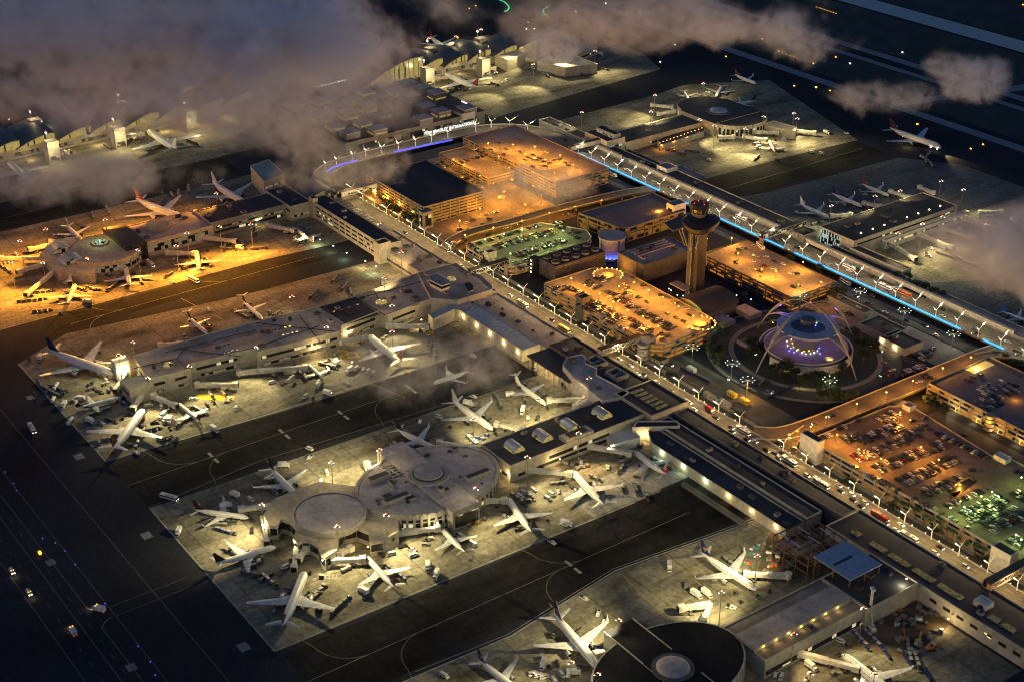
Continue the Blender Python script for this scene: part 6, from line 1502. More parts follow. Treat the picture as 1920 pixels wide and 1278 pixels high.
JB = [(((231, 681), (186, 681)), 'the far left widebody'), (((237, 696), (217, 729)), 'the empty slot under the left widebody'), (((270, 734), (250, 763)), 'the widebody with dark red tail'), (((288, 741), (328, 758)), 'the small jet beside the yellow cart row'), (((370, 720), (441, 719)), 'an empty stand left of the middle of the cream pier'), (((448, 697), (572, 686)), 'the tiny white jet, longest of all'),
 (((728, 610), (800, 610)), 'an empty stand with yellow machinery'), (((640, 640), (686, 630)), 'the blue and red tailed airliner'), (((745, 528), (720, 528)), 'the empty far side of the cream pier'), (((362, 640), (300, 645)), 'the far side of the cream pier near its tip'), (((900, 838), (824, 828)), 'the dark tailed airliner above the oval roof'), (((980, 803), (932, 793)), 'the silver airliner above the black roof'), (((1095, 747), (1030, 749)), 'the small white jet above the skylights'),
 (((602, 915), (566, 920)), 'the dark tailed airliner behind the round roof'), (((516, 945), (452, 953)), 'the red tailed airliner at the left tip'), (((494, 972), (500, 1013)), 'the maroon tailed airliner'), (((557, 1020), (551, 1062)), 'the big widebody at the bottom'), (((574, 1024), (561, 1045)), 'the star base, short and folded'), (((610, 1050), (680, 1046)), 'the airliner in front of the round roof'), (((636, 1036), (657, 1026)), 'the star base, parked unused'),
 (((743, 998), (820, 988)), 'the black tailed airliner'), (((886, 938), (946, 936)), 'the airliner right of the oval roof'), (((985, 878), (1068, 886)), 'the airliner in front of the barrel skylights'), (((1098, 833), (1180, 848)), 'the silver airliner at the right'), (((705, 887), (688, 868)), 'the empty stand above the oval roof'), (((1478, 1077), (1400, 1074)), 'the airliner by the building site'), (((1318, 1163), (1333, 1130), (1278, 1138)), 'an empty stand, bent and white'), (((1185, 1202), (1120, 1224)), 'the airliner beside the domed roof'), (((1497, 1222), (1605, 1250)), 'the airliner at the lower right'),
 (((80, 483), (2, 483)), 'the far left edge in orange light'), (((105, 505), (50, 550)), 'the empty orange stand at the lower left'), (((80, 495), (35, 508)), 'the orange stand next to the left edge'), (((131, 508), (131, 528)), 'the nearest orange lit airliner'), (((186, 500), (231, 502)), 'the middle orange lit airliner'), (((313, 473), (364, 474)), 'the right orange lit airliner'), (((378, 444), (440, 451)), 'an empty orange lit stand below the pier'), (((500, 420), (550, 431)), 'the small jet in the orange corner'), (((148, 447), (95, 452)), 'the airliner behind the round orange roof'), (((100, 457), (57, 466)), 'the empty stand behind the round orange roof'), (((366, 398), (340, 403)), 'the striped tailed widebody'),
 (((1395, 255), (1435, 262)), 'the small jet under the lobes'), (((1375, 256), (1350, 257)), 'an empty stand under the left lobe'), (((1412, 247), (1457, 248)), 'an empty stand under the right lobe'), (((1495, 245), (1527, 248)), 'the end of the low gate extension'), (((1265, 208), (1233, 213)), 'the left side of the lobes, lower one'), (((1260, 200), (1223, 196)), 'the left side of the lobes, upper one'),
 (((1595, 402), (1560, 404)), 'the first airliner of the three'), (((1650, 386), (1620, 380)), 'the navy tailed airliner'), (((1705, 370), (1670, 358)), 'the red ringed airliner'), (((1750, 361), (1725, 350)), 'the far end of the glazed corner pier'), (((1670, 456), (1715, 484)), 'the empty lit stand nearest the road'), (((1723, 438), (1785, 463)), 'the second empty lit stand from the road'), (((1763, 425), (1820, 445)), 'the third empty lit stand from the road'), (((1808, 410), (1888, 430)), 'the fourth empty lit stand from the road'), (((1838, 398), (1878, 396)), 'the last lit stand under the mist'),
 (((798, 146), (836, 144)), 'the airliner by the wave roofs'), (((890, 125), (928, 128)), 'the empty stand by the wave roofs'), (((105, 280), (130, 285)), 'the misty left stand'), (((228, 256), (268, 250)), 'the jumbo in the mist')]
for p_, t in JB: jet_bridge(p_, 'white jet bridge serving '+t if 'airliner' in t or 'widebody' in t or 'jet' in t or 'jumbo' in t else 'white jet bridge at '+t)
# ------------------------------------------------------------------ apron vehicles
def vtpl(name, cat, fn, parts=()):
    r = empty(name, (0, 0, 0)); r['category'] = cat; fn(r); return r
def wheels(w, L, W, r_=.38, n=2):
    for i in range(n):
        x = L*(-.33+.66*i/(n-1))
        for s in (-1, 1): w.tube([(x, s*(W/2-.15), r_), (x, s*(W/2+.02), r_)], r_, rubber, 8)
def mk_van(body):
    def f(r):
        w = M(); w.box(0, 0, .4, 5.4, 2.0, 1.0, body); w.box(-.35, 0, 1.4, 4.4, 1.9, .85, body, taper=.88, tx=.93); w.build('body', r, local=True)
        w = M(); w.box(-.35, 0, 1.5, 4.42, 1.94, .5, glass, taper=.93, tx=.96); w.build('windows', r, local=True)
        w = M(); wheels(w, 5.4, 2.0); w.build('wheel_set', r, local=True)
    return f
def mk_pickup(r):
    w = M(); w.box(0, 0, .45, 5.6, 2.0, .75, CARM[0]); w.box(.5, 0, 1.2, 2.3, 1.85, .75, CARM[0], taper=.85, tx=.72); w.box(-1.7, 0, 1.0, 2.0, 1.6, .25, black); w.build('body', r, local=True)
    w = M(); w.box(.5, 0, 1.28, 2.2, 1.88, .48, glass, taper=.9, tx=.82); w.build('windows', r, local=True)
    w = M(); wheels(w, 5.6, 2.0); w.build('wheel_set', r, local=True)
def mk_truck(r):
    w = M(); w.box(2.9, 0, .6, 1.9, 2.3, 2.0, CARM[0], taper=.92); w.build('cab', r, local=True)
    w = M(); w.box(-.8, 0, 1.2, 5.4, 2.5, 2.6, paint); w.build('cargo_box', r, local=True)
    w = M(); w.box(0, 0, .7, 7.6, 1.4, .4, black); wheels(w, 7.6, 2.3, .5, 3); w.build('chassis', r, local=True)
    w = M(); w.box(3.62, 0, 1.6, .5, 2.0, .8, glass); w.build('windscreen', r, local=True)
def mk_catering(r):
    mk_truck(r)
def mk_cart(col):
    def f(r):
        w = M(); w.box(0, 0, .6, 3.2, 1.7, .2, steel); w.box(0, 0, .8, 3.0, 1.6, 1.2, col); w.box(0, 0, 2.0, 3.1, 1.7, .12, wallg); w.build('body', r, local=True)
        w = M(); wheels(w, 3.2, 1.5, .3); w.beam((1.6, 0, .5), (2.4, 0, .4), .12, .12, steel); w.build('wheel_set', r, local=True)
    return f
def mk_dolly(r):
    w = M(); w.box(0, 0, .5, 3.6, 2.4, .2, steel); w.build('bed', r, local=True)
    w = M(); w.box(0, 0, .7, 3.0, 2.0, 1.5, steel, taper=.8, tx=1.0); w.build('container', r, local=True)
    w = M(); wheels(w, 3.4, 2.0, .28); w.build('wheel_set', r, local=True)
def mk_tug(r):
    w = M(); w.box(0, 0, .4, 3.0, 1.6, .7, walld); w.box(-.5, 0, 1.1, 1.3, 1.4, .9, black, taper=.85); w.build('body', r, local=True)
    w = M(); wheels(w, 3.0, 1.6, .35); w.build('wheel_set', r, local=True)
def mk_belt(r):
    w = M(); w.box(-.3, 0, .5, 5.2, 1.9, .6, walld); w.box(.6, .6, 1.1, 1.3, .7, .9, wallp); w.build('body', r, local=True)
    w = M(); w.beam((-3.2, -.3, 1.0), (4.0, -.3, 2.9), .9, .3, rubber); w.build('conveyor', r, local=True)
    w = M(); wheels(w, 5.0, 1.8, .4); w.build('wheel_set', r, local=True)
def mk_bus(r):
    w = M(); w.box(0, 0, .5, 12, 2.6, 2.5, paint, taper=.97); w.build('body', r, local=True)
    w = M(); w.box(0, 0, 1.5, 11.6, 2.66, .85, glass); w.box(5.85, 0, 1.3, .35, 2.3, 1.2, glass); w.build('windows', r, local=True)
    w = M(); w.box(-1, 0, 3.0, 3, 1.6, .3, steel); w.box(3, 0, 3.0, 1.4, 1.2, .2, steel); w.build('roof_unit', r, local=True)
    w = M(); wheels(w, 12, 2.5, .5); w.build('wheel_set', r, local=True)
    w = M()
    for s in (-1, 1): w.box(6.02, s*.9, .8, .12, .35, .3, e_head)
    w.build('headlight', r, local=True)
def mk_stairs(r):
    w = M(); w.beam((-3, 0, .8), (2.5, 0, 4.0), 1.6, .3, paint); w.box(3.2, 0, 3.9, 1.8, 1.8, .2, paint); w.build('stair_flight', r, local=True)
    w = M(); w.box(0, 0, .5, 6, 2, .5, paint); w.tube([(3, 0, 1), (3, 0, 4)], .15, steel); wheels(w, 6, 2, .4); w.build('chassis', r, local=True)
def mk_tank(r):
    w = M(); w.tube([(-3.6, 0, 2.1), (1.8, 0, 2.1)], 1.2, paint, 12); w.build('tank', r, local=True)
    w = M(); w.box(3.1, 0, .6, 1.8, 2.3, 2.0, CARM[0], taper=.9); w.box(-.4, 0, .6, 7.4, 1.6, .5, black); wheels(w, 8, 2.3, .5, 3); w.build('chassis', r, local=True)
V = {'v': vtpl('van', 'van', mk_van(CARM[0])), 'p': vtpl('pickup_truck', 'pickup truck', mk_pickup), 't': vtpl('box_truck', 'truck', mk_truck), 'c': vtpl('baggage_cart', 'baggage cart', mk_cart(bluem if False else walld)),
     'b': vtpl('baggage_cart', 'baggage cart', mk_cart(bluem)), 'd': vtpl('container_dolly', 'container dolly', mk_dolly), 'g': vtpl('baggage_tug', 'tug', mk_tug), 'l': vtpl('belt_loader', 'belt loader', mk_belt), 'B': vtpl('bus', 'bus', mk_bus), 's': vtpl('boarding_stairs', 'boarding stairs', mk_stairs), 'f': vtpl('fuel_truck', 'fuel truck', mk_tank),
     'y': vtpl('yellow_cart', 'cart', mk_cart(yellow)), 'k': vtpl('van', 'van', mk_van(CARM[1]))}
VN = {'v': 'white van', 'p': 'white pickup truck', 't': 'white box truck', 'c': 'dark baggage cart', 'b': 'blue baggage cart', 'd': 'grey dolly container', 'g': 'small baggage tug', 'l': 'belt loader', 'B': 'white airport bus', 's': 'white boarding stairs truck', 'f': 'white tank truck', 'y': 'yellow cart', 'k': 'black van'}
V_USED = []; nveh = [0]; VPUT = []
def vput(*a): VPUT.append(a)
def veh(t, px, py, h, label=None, z=0.08):
    x, y = P(px, py, 1.0)
    best = min(LAND, key=lambda q: (q[0]-x)**2+(q[1]-y)**2)
    lb = label or '%s on the apron near %s' % (VN[t], best[2])
    vput(t, x, y, z, R(h), lb, None if label else '%ss near %s' % (VN[t], best[2]))
def train(t, px, py, h, n, head='g'):
    x, y = P(px, py, 1.0); dx, dy = math.cos(R(h)), math.sin(R(h)); gap = {'d': 4.4, 'b': 3.9, 'c': 3.9, 'y': 3.9}[t]
    best = min(LAND, key=lambda q: (q[0]-x)**2+(q[1]-y)**2); bend = ((px*13+py*7) % 9-4)*1.2
    k0 = 0
    for k in range(n):
        tt = head if (k == 0 and head) else t; hh = h+bend*k
        vput(tt, x, y, .08, R(hh), '%s in the train near %s' % (VN[tt], best[2]), '%ss in the train near %s' % (VN[tt], best[2]))
        x -= gap*math.cos(R(hh)); y -= gap*math.sin(R(hh))
VL = '''v 613 885 -20;v 602 903 -30;v 580 840 200;p 581 856 -60;t 532 873 60;s 505 895 60;t 440 928 200;v 470 935 10;v 508 950 0;l 385 975 80;l 437 980 80;t 335 998 -40;v 722 1022 85;v 734 1022 75;k 755 1023 75;v 735 1037 75;v 775 1040 85;p 772 1029 20;t 802 1063 -30;t 818 1078 -50;v 806 1060 -30;
v 1000 917 5;v 982 922 5;v 1034 925 5;v 1027 933 5;p 1140 874 -40;l 1070 910 -10;v 975 929 10;p 1057 982 20;t 1062 982 30;p 1035 1015 10;v 980 772 -50;l 1008 782 -50;p 990 781 -40;t 980 770 -45;
p 975 850 30;t 845 706 10;p 887 742 20;t 878 757 30;l 860 765 20;v 823 780 20;p 788 788 -45;l 1010 877 20;b 895 820 30;b 905 822 30;b 912 815 30;B 886 826 -5;g 845 800 20;l 705 822 0;
p 1122 1148 -50;p 1133 1163 -50;v 1152 1186 -45;v 1162 1182 -45;v 1173 1182 -45;l 1204 1169 0;l 1245 1185 0;p 1095 1120 10;t 1255 1063 -40;d 1286 1098 -40;t 1325 1113 0;t 1305 1115 5;g 1366 1135 -20;p 1371 1137 30;v 1000 1262 75;v 1010 1265 75;v 1020 1268 75;v 1040 1275 -10;p 1065 1262 -40;v 1020 1245 -40;t 1018 1246 -50;v 1053 1263 -10;t 1075 1262 60;l 1045 1243 -30;g 1030 1250 0;v 833 1265 10;l 1035 1190 0;l 1092 1250 20;
v 615 692 -10;t 655 695 -70;v 660 682 -40;v 668 690 -50;v 690 695 -50;v 700 699 -40;k 697 705 -50;p 683 690 -60;v 628 676 -70;t 630 684 -60;v 547 708 -70;v 541 713 -70;g 552 720 -70;t 597 722 -45;t 615 738 25;v 573 742 -60;g 588 745 -20;d 530 718 20;v 510 716 80;p 650 717 10;v 887 667 10;
f 100 750 150;t 120 760 -40;g 55 672 0;g 66 738 0;f 132 790 -45;v 200 713 0;t 170 790 20;p 190 792 20;l 208 783 20;b 233 756 20;v 279 760 70;t 305 780 -60;t 312 788 -60;l 290 790 80;g 318 802 0;l 308 822 -60;l 318 820 -60;l 328 822 -60;v 300 822 20;t 402 805 10;b 423 752 -30;v 442 765 -40;l 388 758 -10;l 400 753 -10;v 430 747 0;g 213 850 0;p 255 847 10;B 60 803 -5;B 317 932 30;g 187 660 10;t 75 672 -30;
B 282 495 0;B 363 525 10;g 113 587 10;p 322 528 10;t 450 466 30;v 205 505 10;v 30 477 10;f 105 725 -40;p 390 580 0;
v 1330 300 0;v 1520 285 20;v 1540 288 20;t 1550 250 0;p 1588 250 0;v 1470 262 0;g 1455 300 0;v 1395 252 0;p 1740 475 -20;p 1741 480 20;t 1900 415 -20;v 1860 440 0;v 1800 430 0;p 1745 465 0;
v 1000 128 0;v 1040 132 0;p 1020 137 0;v 975 95 0;v 1010 97 0;t 960 75 0;v 870 155 0;t 860 150 0;v 950 150 0;p 940 155 0;v 1115 100 0;t 1127 103 0;
v 1630 1155 0;p 1455 1262 -60;v 1465 1268 -60;t 1520 1250 0;p 1510 1275 -60;g 1540 1195 0;v 1575 1200 20;'''
for it in VL.replace('\n', '').split(';'):
    if it.strip():
        a = it.split(); veh(a[0], float(a[1]), float(a[2]), float(a[3]))
for a in (('c', 492, 1078, 40, 4), ('c', 510, 1075, 100, 3), ('c', 610, 1098, 110, 5), ('c', 655, 1118, 110, 5), ('c', 683, 1118, -50, 5), ('c', 600, 1110, 110, 3), ('b', 440, 1000, 30, 4), ('d', 520, 1098, 10, 4), ('d', 580, 1110, 100, 4), ('d', 480, 1060, -50, 3), ('d', 805, 665, -30, 5), ('d', 818, 672, -25, 6),
          ('c', 1195, 925, -30, 4), ('c', 1215, 935, -30, 3), ('c', 1160, 885, -60, 3), ('c', 1125, 900, 10, 3), ('c', 1170, 920, -30, 3), ('d', 985, 945, -5, 4), ('d', 1000, 935, -5, 4), ('c', 985, 755, -30, 3), ('c', 1005, 700, -30, 6), ('b', 1055, 722, -30, 6), ('c', 940, 765, -30, 6), ('d', 1070, 870, 20, 4), ('d', 1085, 875, 20, 4),
          ('d', 100, 742, 15, 1), ('c', 115, 742, 20, 7), ('c', 125, 733, 20, 5), ('c', 95, 730, 15, 6), ('c', 300, 800, 80, 4), ('c', 217, 790, 20, 3), ('c', 258, 722, -60, 4), ('y', 400, 745, -5, 6), ('y', 425, 743, -5, 5), ('d', 190, 735, 10, 3), ('c', 330, 800, -60, 3), ('c', 530, 700, 15, 4), ('c', 520, 708, 10, 3), ('c', 630, 690, 20, 4),
          ('c', 580, 560, -50, 5), ('c', 640, 545, -50, 4), ('c', 622, 530, -50, 5), ('c', 660, 555, -20, 4), ('c', 200, 545, -60, 6), ('c', 85, 560, 70, 6), ('c', 100, 545, 70, 5), ('c', 160, 545, 20, 6), ('c', 95, 580, 70, 4), ('c', 310, 520, -60, 3), ('c', 420, 470, -30, 5), ('c', 440, 468, 40, 4), ('c', 455, 465, -30, 4), ('d', 175, 410, -20, 4), ('d', 205, 402, -20, 5), ('d', 335, 368, -20, 4), ('d', 355, 362, -20, 5), ('d', 325, 372, -20, 4), ('c', 350, 505, 10, 4), ('c', 500, 465, 60, 4), ('c', 10, 505, 0, 6), ('c', 20, 512, 0, 6), ('c', 480, 440, -30, 6),
          ('c', 1285, 290, 10, 3), ('c', 1415, 300, -60, 4), ('c', 1310, 285, 30, 4), ('c', 1265, 283, 30, 4), ('d', 1750, 315, -40, 8), ('d', 1738, 308, -40, 8), ('c', 1790, 485, 0, 5), ('c', 1825, 495, 10, 5), ('c', 1835, 500, 10, 4), ('d', 1850, 445, 0, 5), ('d', 1860, 452, 0, 4), ('c', 1060, 130, 20, 6), ('c', 1085, 138, 20, 6), ('c', 1100, 142, 20, 5), ('c', 1030, 145, -20, 5), ('c', 1140, 132, 10, 3), ('c', 1060, 120, 20, 5), ('c', 210, 280, 10, 5), ('c', 370, 270, 10, 5), ('c', 95, 305, 0, 3), ('c', 935, 160, 10, 4),
          ('b', 1630, 1215, -15, 5), ('b', 1655, 1215, -15, 5), ('c', 1710, 1245, -40, 6), ('c', 1725, 1255, -40, 5), ('b', 1018, 1240, -30, 2)):
    train(*a)
rc = random.Random(77)
for (x, y, short), (ax, ay, hd, ln) in zip(list(LAND), HEAD):
    if 'taxiing' in short or 'faint' in short or 'bottom edge' in short: continue
    c_, s_ = math.cos(hd), math.sin(hd)
    def put(t, f, g, dh, sfx='at the stand of'):
        q = (x+c_*f*ln-s_*g, y+s_*f*ln+c_*g)
        vput(t, q[0], q[1], .08, hd+R(dh), '%s %s %s' % (VN[t], sfx, short), '%ss %s %s' % (VN[t], sfx, short))
    sd = rc.choice((-1, 1))
    put('l', .20, sd*4.5, 90); put('g', .56, rc.uniform(-2, 2), 0)
    for k in range(rc.randint(3, 5)): put(rc.choice('cccd'), .14-k*.10, sd*(7.5+.6*k), rc.uniform(-12, 12))
    for k in range(rc.randint(2, 4)): put(rc.choice('cdcg'), .42+rc.uniform(-.1, .1), -sd*(9+3.2*k), 90+rc.uniform(-15, 15))
    put(rc.choice('tkpcc'), rc.uniform(-.3, .3), -sd*rc.uniform(10, 16), rc.uniform(0, 180)); put(rc.choice('vgk'), rc.uniform(.5, .75), sd*rc.uniform(7, 14), rc.uniform(0, 180))
    if rc.random() < .6: put('l', -.22, sd*4.5, 90)
VPUT.sort(key=lambda a: a[1]**2+a[2]**2)
vm_ = M()
for t, x, y, z, h, lb, gp in VPUT:
    nveh[0] += 1
    if t in 'cb' and sum(1 for o in V_USED if o in 'cb') >= 285:
        c_, s_ = math.cos(h), math.sin(h)
        for ch in V[t].children:
            me = ch.data; base = len(vm_.v); vm_.v += [(x+v.co.x*c_-v.co.y*s_, y+v.co.x*s_+v.co.y*c_, z+v.co.z) for v in me.vertices]
            mp = [vm_.slot(m) for m in me.materials]
            for f in me.polygons: vm_.f.append([i+base for i in f.vertices]); vm_.mi.append(mp[f.material_index])
        continue
    V_USED.append(t); place(V[t], (x, y, z), h, lb, gp)
if vm_.v: vm_.build('distant_carts', None, 'the farther baggage carts of the airport', 'baggage carts', kind='stuff')
# loose containers, generators and site machines
rnd = random.Random(23)
def crate_cluster(px, py, n, spread, label, grp, cols, size=(1, 3)):
    cx_, cy_ = P(px, py, 0)
    for k in range(n):
        x, y = cx_+rnd.uniform(-spread, spread), cy_+rnd.uniform(-spread, spread); a = rnd.choice((20, 30, -50, 0)); c_ = rnd.choice(cols)
        w = M(); sx, sy, sz = rnd.uniform(*size), rnd.uniform(*size), rnd.uniform(.8, 2.0); w.box(0, 0, 0, sx, sy, sz, c_, rz=R(a)); w.box(0, 0, sz, sx*.9, sy*.9, .12, steel, rz=R(a))
        o = w.build('crate', None, label, 'crate', grp, local=True); o.location = (x, y, .08)
crate_cluster(1432, 1050, 34, 13, 'coloured site crate and material pile left of the steel frame', 'crates of the building site', (teal, orange, yellow, bluem, wallp, paint, rust), (.8, 4))
crate_cluster(1700, 1190, 26, 16, 'dark site crate and rubble on the brown ground at the lower right', 'crates of the brown building ground', (wallp, rust, paint, walld, orange), (.8, 4))
crate_cluster(1745, 1160, 18, 14, 'dark site crate and rubble on the brown ground at the lower right', 'crates of the brown building ground', (walld, walld, rust), (1, 4))
crate_cluster(1085, 872, 12, 5, 'orange framed pallet of grey ducts by the pier stairs', 'duct pallets', (stone, wallp, orange), (1, 4))
crate_cluster(785, 745, 0, 5, 'x', 'x', (stone,))
crate_cluster(880, 968, 14, 9, 'pallet and belt gear stacked beside the black glazed block', 'gear beside the glazed block', (wallp, yellow, walld, stone), (1, 4))
crate_cluster(805, 550+75, 6, 3, 'yellow machinery at the foot of the empty bridge', 'yellow machinery', (yellow, painty), (1, 3))
crate_cluster(645, 665, 12, 5, 'yellow machinery on painted yellow ground in the middle of the cream pier', 'yellow machinery in the middle', (yellow, painty, stone), (1, 3))
crate_cluster(105, 735, 10, 6, 'dark stacked pallets at the left edge of the cream pier apron', 'dark pallets', (walld, stone), (1, 2))
yp = M(); yp.add([(*P(370, 738), .09), (*P(440, 742), .09), (*P(438, 752), .09), (*P(366, 747), .09)], [(0, 1, 2, 3)], yellow); yp.build('painted_zone', kind='structure')
yp = M(); yp.add([(*P(632, 655), .09), (*P(668, 660), .09), (*P(676, 670), .09), (*P(645, 672), .09)], [(0, 1, 2, 3)], yellow); yp.build('painted_zone', kind='structure')
def excavator(px, py, h, m, label):
    x, y = P(px, py, 1); r = empty('excavator', (x, y, .1), R(h), label, 'excavator')
    w = M(); w.box(0, 1.1, 0, 4, .7, .9, rubber); w.box(0, -1.1, 0, 4, .7, .9, rubber); w.build('track', r, local=True)
    w = M(); w.box(-.6, 0, .9, 3.2, 2.4, 1.2, m); w.box(.7, .7, .9, 1.4, 1.0, 2.0, glass); w.build('body', r, local=True)
    w = M(); w.beam((.8, -.3, 2), (4.2, -.3, 4.4), .4, .5, m); w.beam((4.2, -.3, 4.4), (6.2, -.3, 1.6), .35, .4, m); w.box(6.2, -.3, .5, .9, 1.0, 1.0, steel); w.build('boom', r, local=True)
excavator(1466, 1012, 20, yellow, 'yellow digger on the dark ground above the site crates'); excavator(1478, 1027, 120, orange, 'orange digger left of the steel frame'); excavator(1695, 1195, 140, orange, 'orange digger on the brown ground'); excavator(1722, 1200, 120, yellow, 'yellow digger on the brown ground'); excavator(1745, 1215, 60, orange, 'orange lift machine at the right of the brown ground'); excavator(1905, 1015, 0, yellow, 'yellow machine at the right edge') if False else None
x, y = P(1632, 1170, 1); r = empty('drilling_rig', (x, y, .1), R(-30), 'tall white drilling rig with a lattice mast on the brown ground', 'drilling rig')
w = M(); w.box(2, 0, 0, 8, 2.6, 2.0, paint); w.box(2, 0, 2, 5, 2.2, 1, stone); w.build('body', r, local=True)
w = M()
for a, b in ((-.6, -.6), (.6, -.6), (.6, .6), (-.6, .6)): w.beam((-3+a, b, 0), (-3+a*.7, b*.7, 22), .22, .22, paint)
for k in range(11):
    for s in (-1, 1): w.beam((-3-.6, s*.55, k*2), (-3+.6, s*.55, k*2+2), .15, .15, paint); w.beam((-3+s*.55, -.6, k*2), (-3+s*.55, .6, k*2+2), .15, .15, paint)
w.box(-3, 0, 21.5, 3.4, 2.0, .9, paint); w.build('lattice_mast', r, local=True)
w = M(); w.beam((3, 0, 2), (-2.4, 0, 13), .3, .3, paint); w.build('stay', r, local=True)
for k, (px, py) in enumerate(((1620, 1205), (1660, 1222), (1700, 1236), (1735, 1262))):
    x, y = P(px, py, 0); w = M(); w.box(0, 0, 0, 13, 1.0, 2.0, navy, rz=R(-25)); o = w.build('site_fence', None, 'dark blue site fence panel between the brown ground and the airliner, one of a row', 'fence', 'dark blue site fence', local=True); o.location = (x, y, .05)

# ------------------------------------------------------------------ cars
def car_mesh(kind, col, lights=0):
    w = M()
    if kind == 0:
        w.box(0, 0, .3, 4.6, 1.85, .55, col, taper=.97); w.box(-.15, 0, .85, 2.7, 1.65, .08, col); w.box(-.2, 0, .85, 2.7, 1.6, .5, glass, taper=.82, tx=.68); w.box(-.25, 0, 1.32, 1.75, 1.28, .08, col)
    elif kind == 1:
        w.box(0, 0, .35, 4.8, 1.95, .65, col, taper=.97); w.box(-.5, 0, 1.0, 3.5, 1.75, .62, glass, taper=.86, tx=.84); w.box(-.5, 0, 1.6, 2.9, 1.5, .1, col)
    else:
        w.box(0, 0, .4, 5.4, 2.0, .75, col); w.box(.4, 0, 1.15, 2.2, 1.8, .6, glass, taper=.85, tx=.75); w.box(.35, 0, 1.72, 1.6, 1.5, .08, col)
    for x in (-1.45, 1.45):
        for s in (-1, 1): w.tube([(x, s*.75, .33), (x, s*.95, .33)], .33, rubber, 8)
    if lights:
        for s in (-1, 1): w.box(2.32, s*.62, .5, .16, .42, .26, e_head if lights == 1 else CARM[0]); w.box(-2.32, s*.65, .55, .14, .36, .22, e_tail)
    me = bpy.data.meshes.new('car'); me.from_pydata(w.v, [], w.f)
    for m in w.mats: me.materials.append(m)
    me.polygons.foreach_set('material_index', w.mi); me.update(); return w, me
CARS = []
rnd = random.Random(99)
def cars_row(a, b, z, fill, lot, along=90, step=2.75, double=0.0, jitter=.25, heading=None):
    p, q = Vector(P(*a, z+.7)), Vector(P(*b, z+.7)); d = q-p; L = d.length; d.normalize(); nrm = Vector((-d.y, d.x)); n = int(L/step)
    for i in range(n+1):
        for s in ((0,) if not double else (-.5, .5)):
            if rnd.random() > fill: continue
            c_ = p+d*(i*step)+nrm*(s*double)+Vector((rnd.uniform(-.1, .1), rnd.uniform(-jitter, jitter)))
            h = math.atan2(nrm.y, nrm.x)+(PI if (rnd.random() < .5) else 0)+rnd.uniform(-.03, .03)
            CARS.append((c_.x, c_.y, z, h, rnd.choices((0, 1, 2), (5, 4, 1))[0], rnd.choices(range(7), CARW)[0], 0, lot))
def car(px, py, h, lights, lot, z, kind=None, col=None):
    x, y = P(px, py, z+.7); CARS.append((x, y, z, R(h), rnd.choices((0, 1), (5, 4))[0] if kind is None else kind, rnd.choices(range(7), CARW)[0] if col is None else col, lights, lot))
O = 'on the orange parking house roof'
for a, b, f, dbl in (((1062, 541), (1098, 556), .9, 5.2), ((1098, 562), (1135, 580), .8, 5.2), ((1130, 578), (1170, 600), .85, 5.2), ((1172, 596), (1216, 620), .9, 5.2), ((1218, 620), (1250, 633), .7, 5.2), ((1098, 528), (1122, 540), .8, 4.8), ((1128, 546), (1165, 562), .8, 5.2), ((1168, 562), (1200, 584), .7, 5.2), ((1202, 584), (1262, 618), .85, 5.2),
                     ((1120, 519), (1140, 526), .8, 5), ((1084, 571), (1120, 588), .9, 0), ((1132, 597), (1172, 618), .9, 0), ((1028, 537), (1048, 550), .9, 0), ((1172, 538), (1184, 545), .6, 0), ((1175, 549), (1195, 557), .6, 5), ((1195, 556), (1216, 566), .5, 0)):
    cars_row(a, b, 12, f, O, double=dbl)
for px, py, h in ((1162, 538, 0), (1171, 533, 10), (1184, 520, 20), (1206, 535, 60), (1240, 554, 30), (1251, 558, 30), (1270, 568, 80), (1288, 578, 60), (1251, 587, 0), (1213, 565, 0), (1282, 602, 10), (1268, 595, 0), (1292, 590, 0), (1045, 538, 30), (1060, 536, 10)): car(px, py, h, 0, O, 12)
Hh = 'on the huge parking house roof'
for a, b, f, dbl, st in (((1582, 823), (1620, 812), .85, 5, 2.7), ((1612, 826), (1690, 795), .85, 5, 2.7), ((1605, 858), (1665, 838), .9, 5.2, 2.6), ((1662, 836), (1722, 810), .9, 5.2, 2.6), ((1645, 878), (1710, 852), .92, 5.2, 2.6), ((1708, 853), (1768, 832), .92, 5.2, 2.6), ((1690, 902), (1745, 880), .85, 5.2, 2.7), ((1745, 878), (1795, 857), .85, 5.2, 2.7), ((1735, 922), (1820, 890), .8, 5.2, 2.7), ((1775, 948), (1850, 915), .85, 0, 2.6),
                         ((1810, 965), (1880, 932), .95, 5.4, 2.5), ((1818, 975), (1880, 948), .9, 0, 2.5), ((1850, 985), (1915, 952), .9, 5.4, 2.6), ((1862, 995), (1918, 968), .9, 0, 2.6), ((1905, 930), (1920, 922), .8, 5, 2.7), ((1728, 795), (1765, 815), .7, 0, 2.7), ((1765, 815), (1850, 858), .95, 0, 2.8), ((1592, 869), (1650, 900), .8, 0, 2.8), ((1650, 898), (1690, 920), .9, 0, 2.8), ((1700, 925), (1830, 998), .6, 0, 2.9), ((1900, 1018), (1918, 1008), .9, 5, 2.6), ((1545, 818), (1562, 812), .8, 0, 2.6), ((1570, 802), (1588, 797), .8, 0, 2.6), ((1607, 787), (1615, 785), .9, 0, 2.6), ((1655, 788), (1680, 775), .5, 5, 2.6), ((1898, 880), (1920, 890), .6, 0, 2.8)):
    cars_row(a, b, 10, f, Hh, double=dbl, step=st)
for px, py in ((1733, 782), (1720, 800), (1710, 787), (1630, 860), (1700, 830), (1760, 905), (1823, 880), (1733, 920)): car(px, py, rnd.choice((80, 60, 95)), 0, Hh, 10)
G_ = 'in the green lit car park'
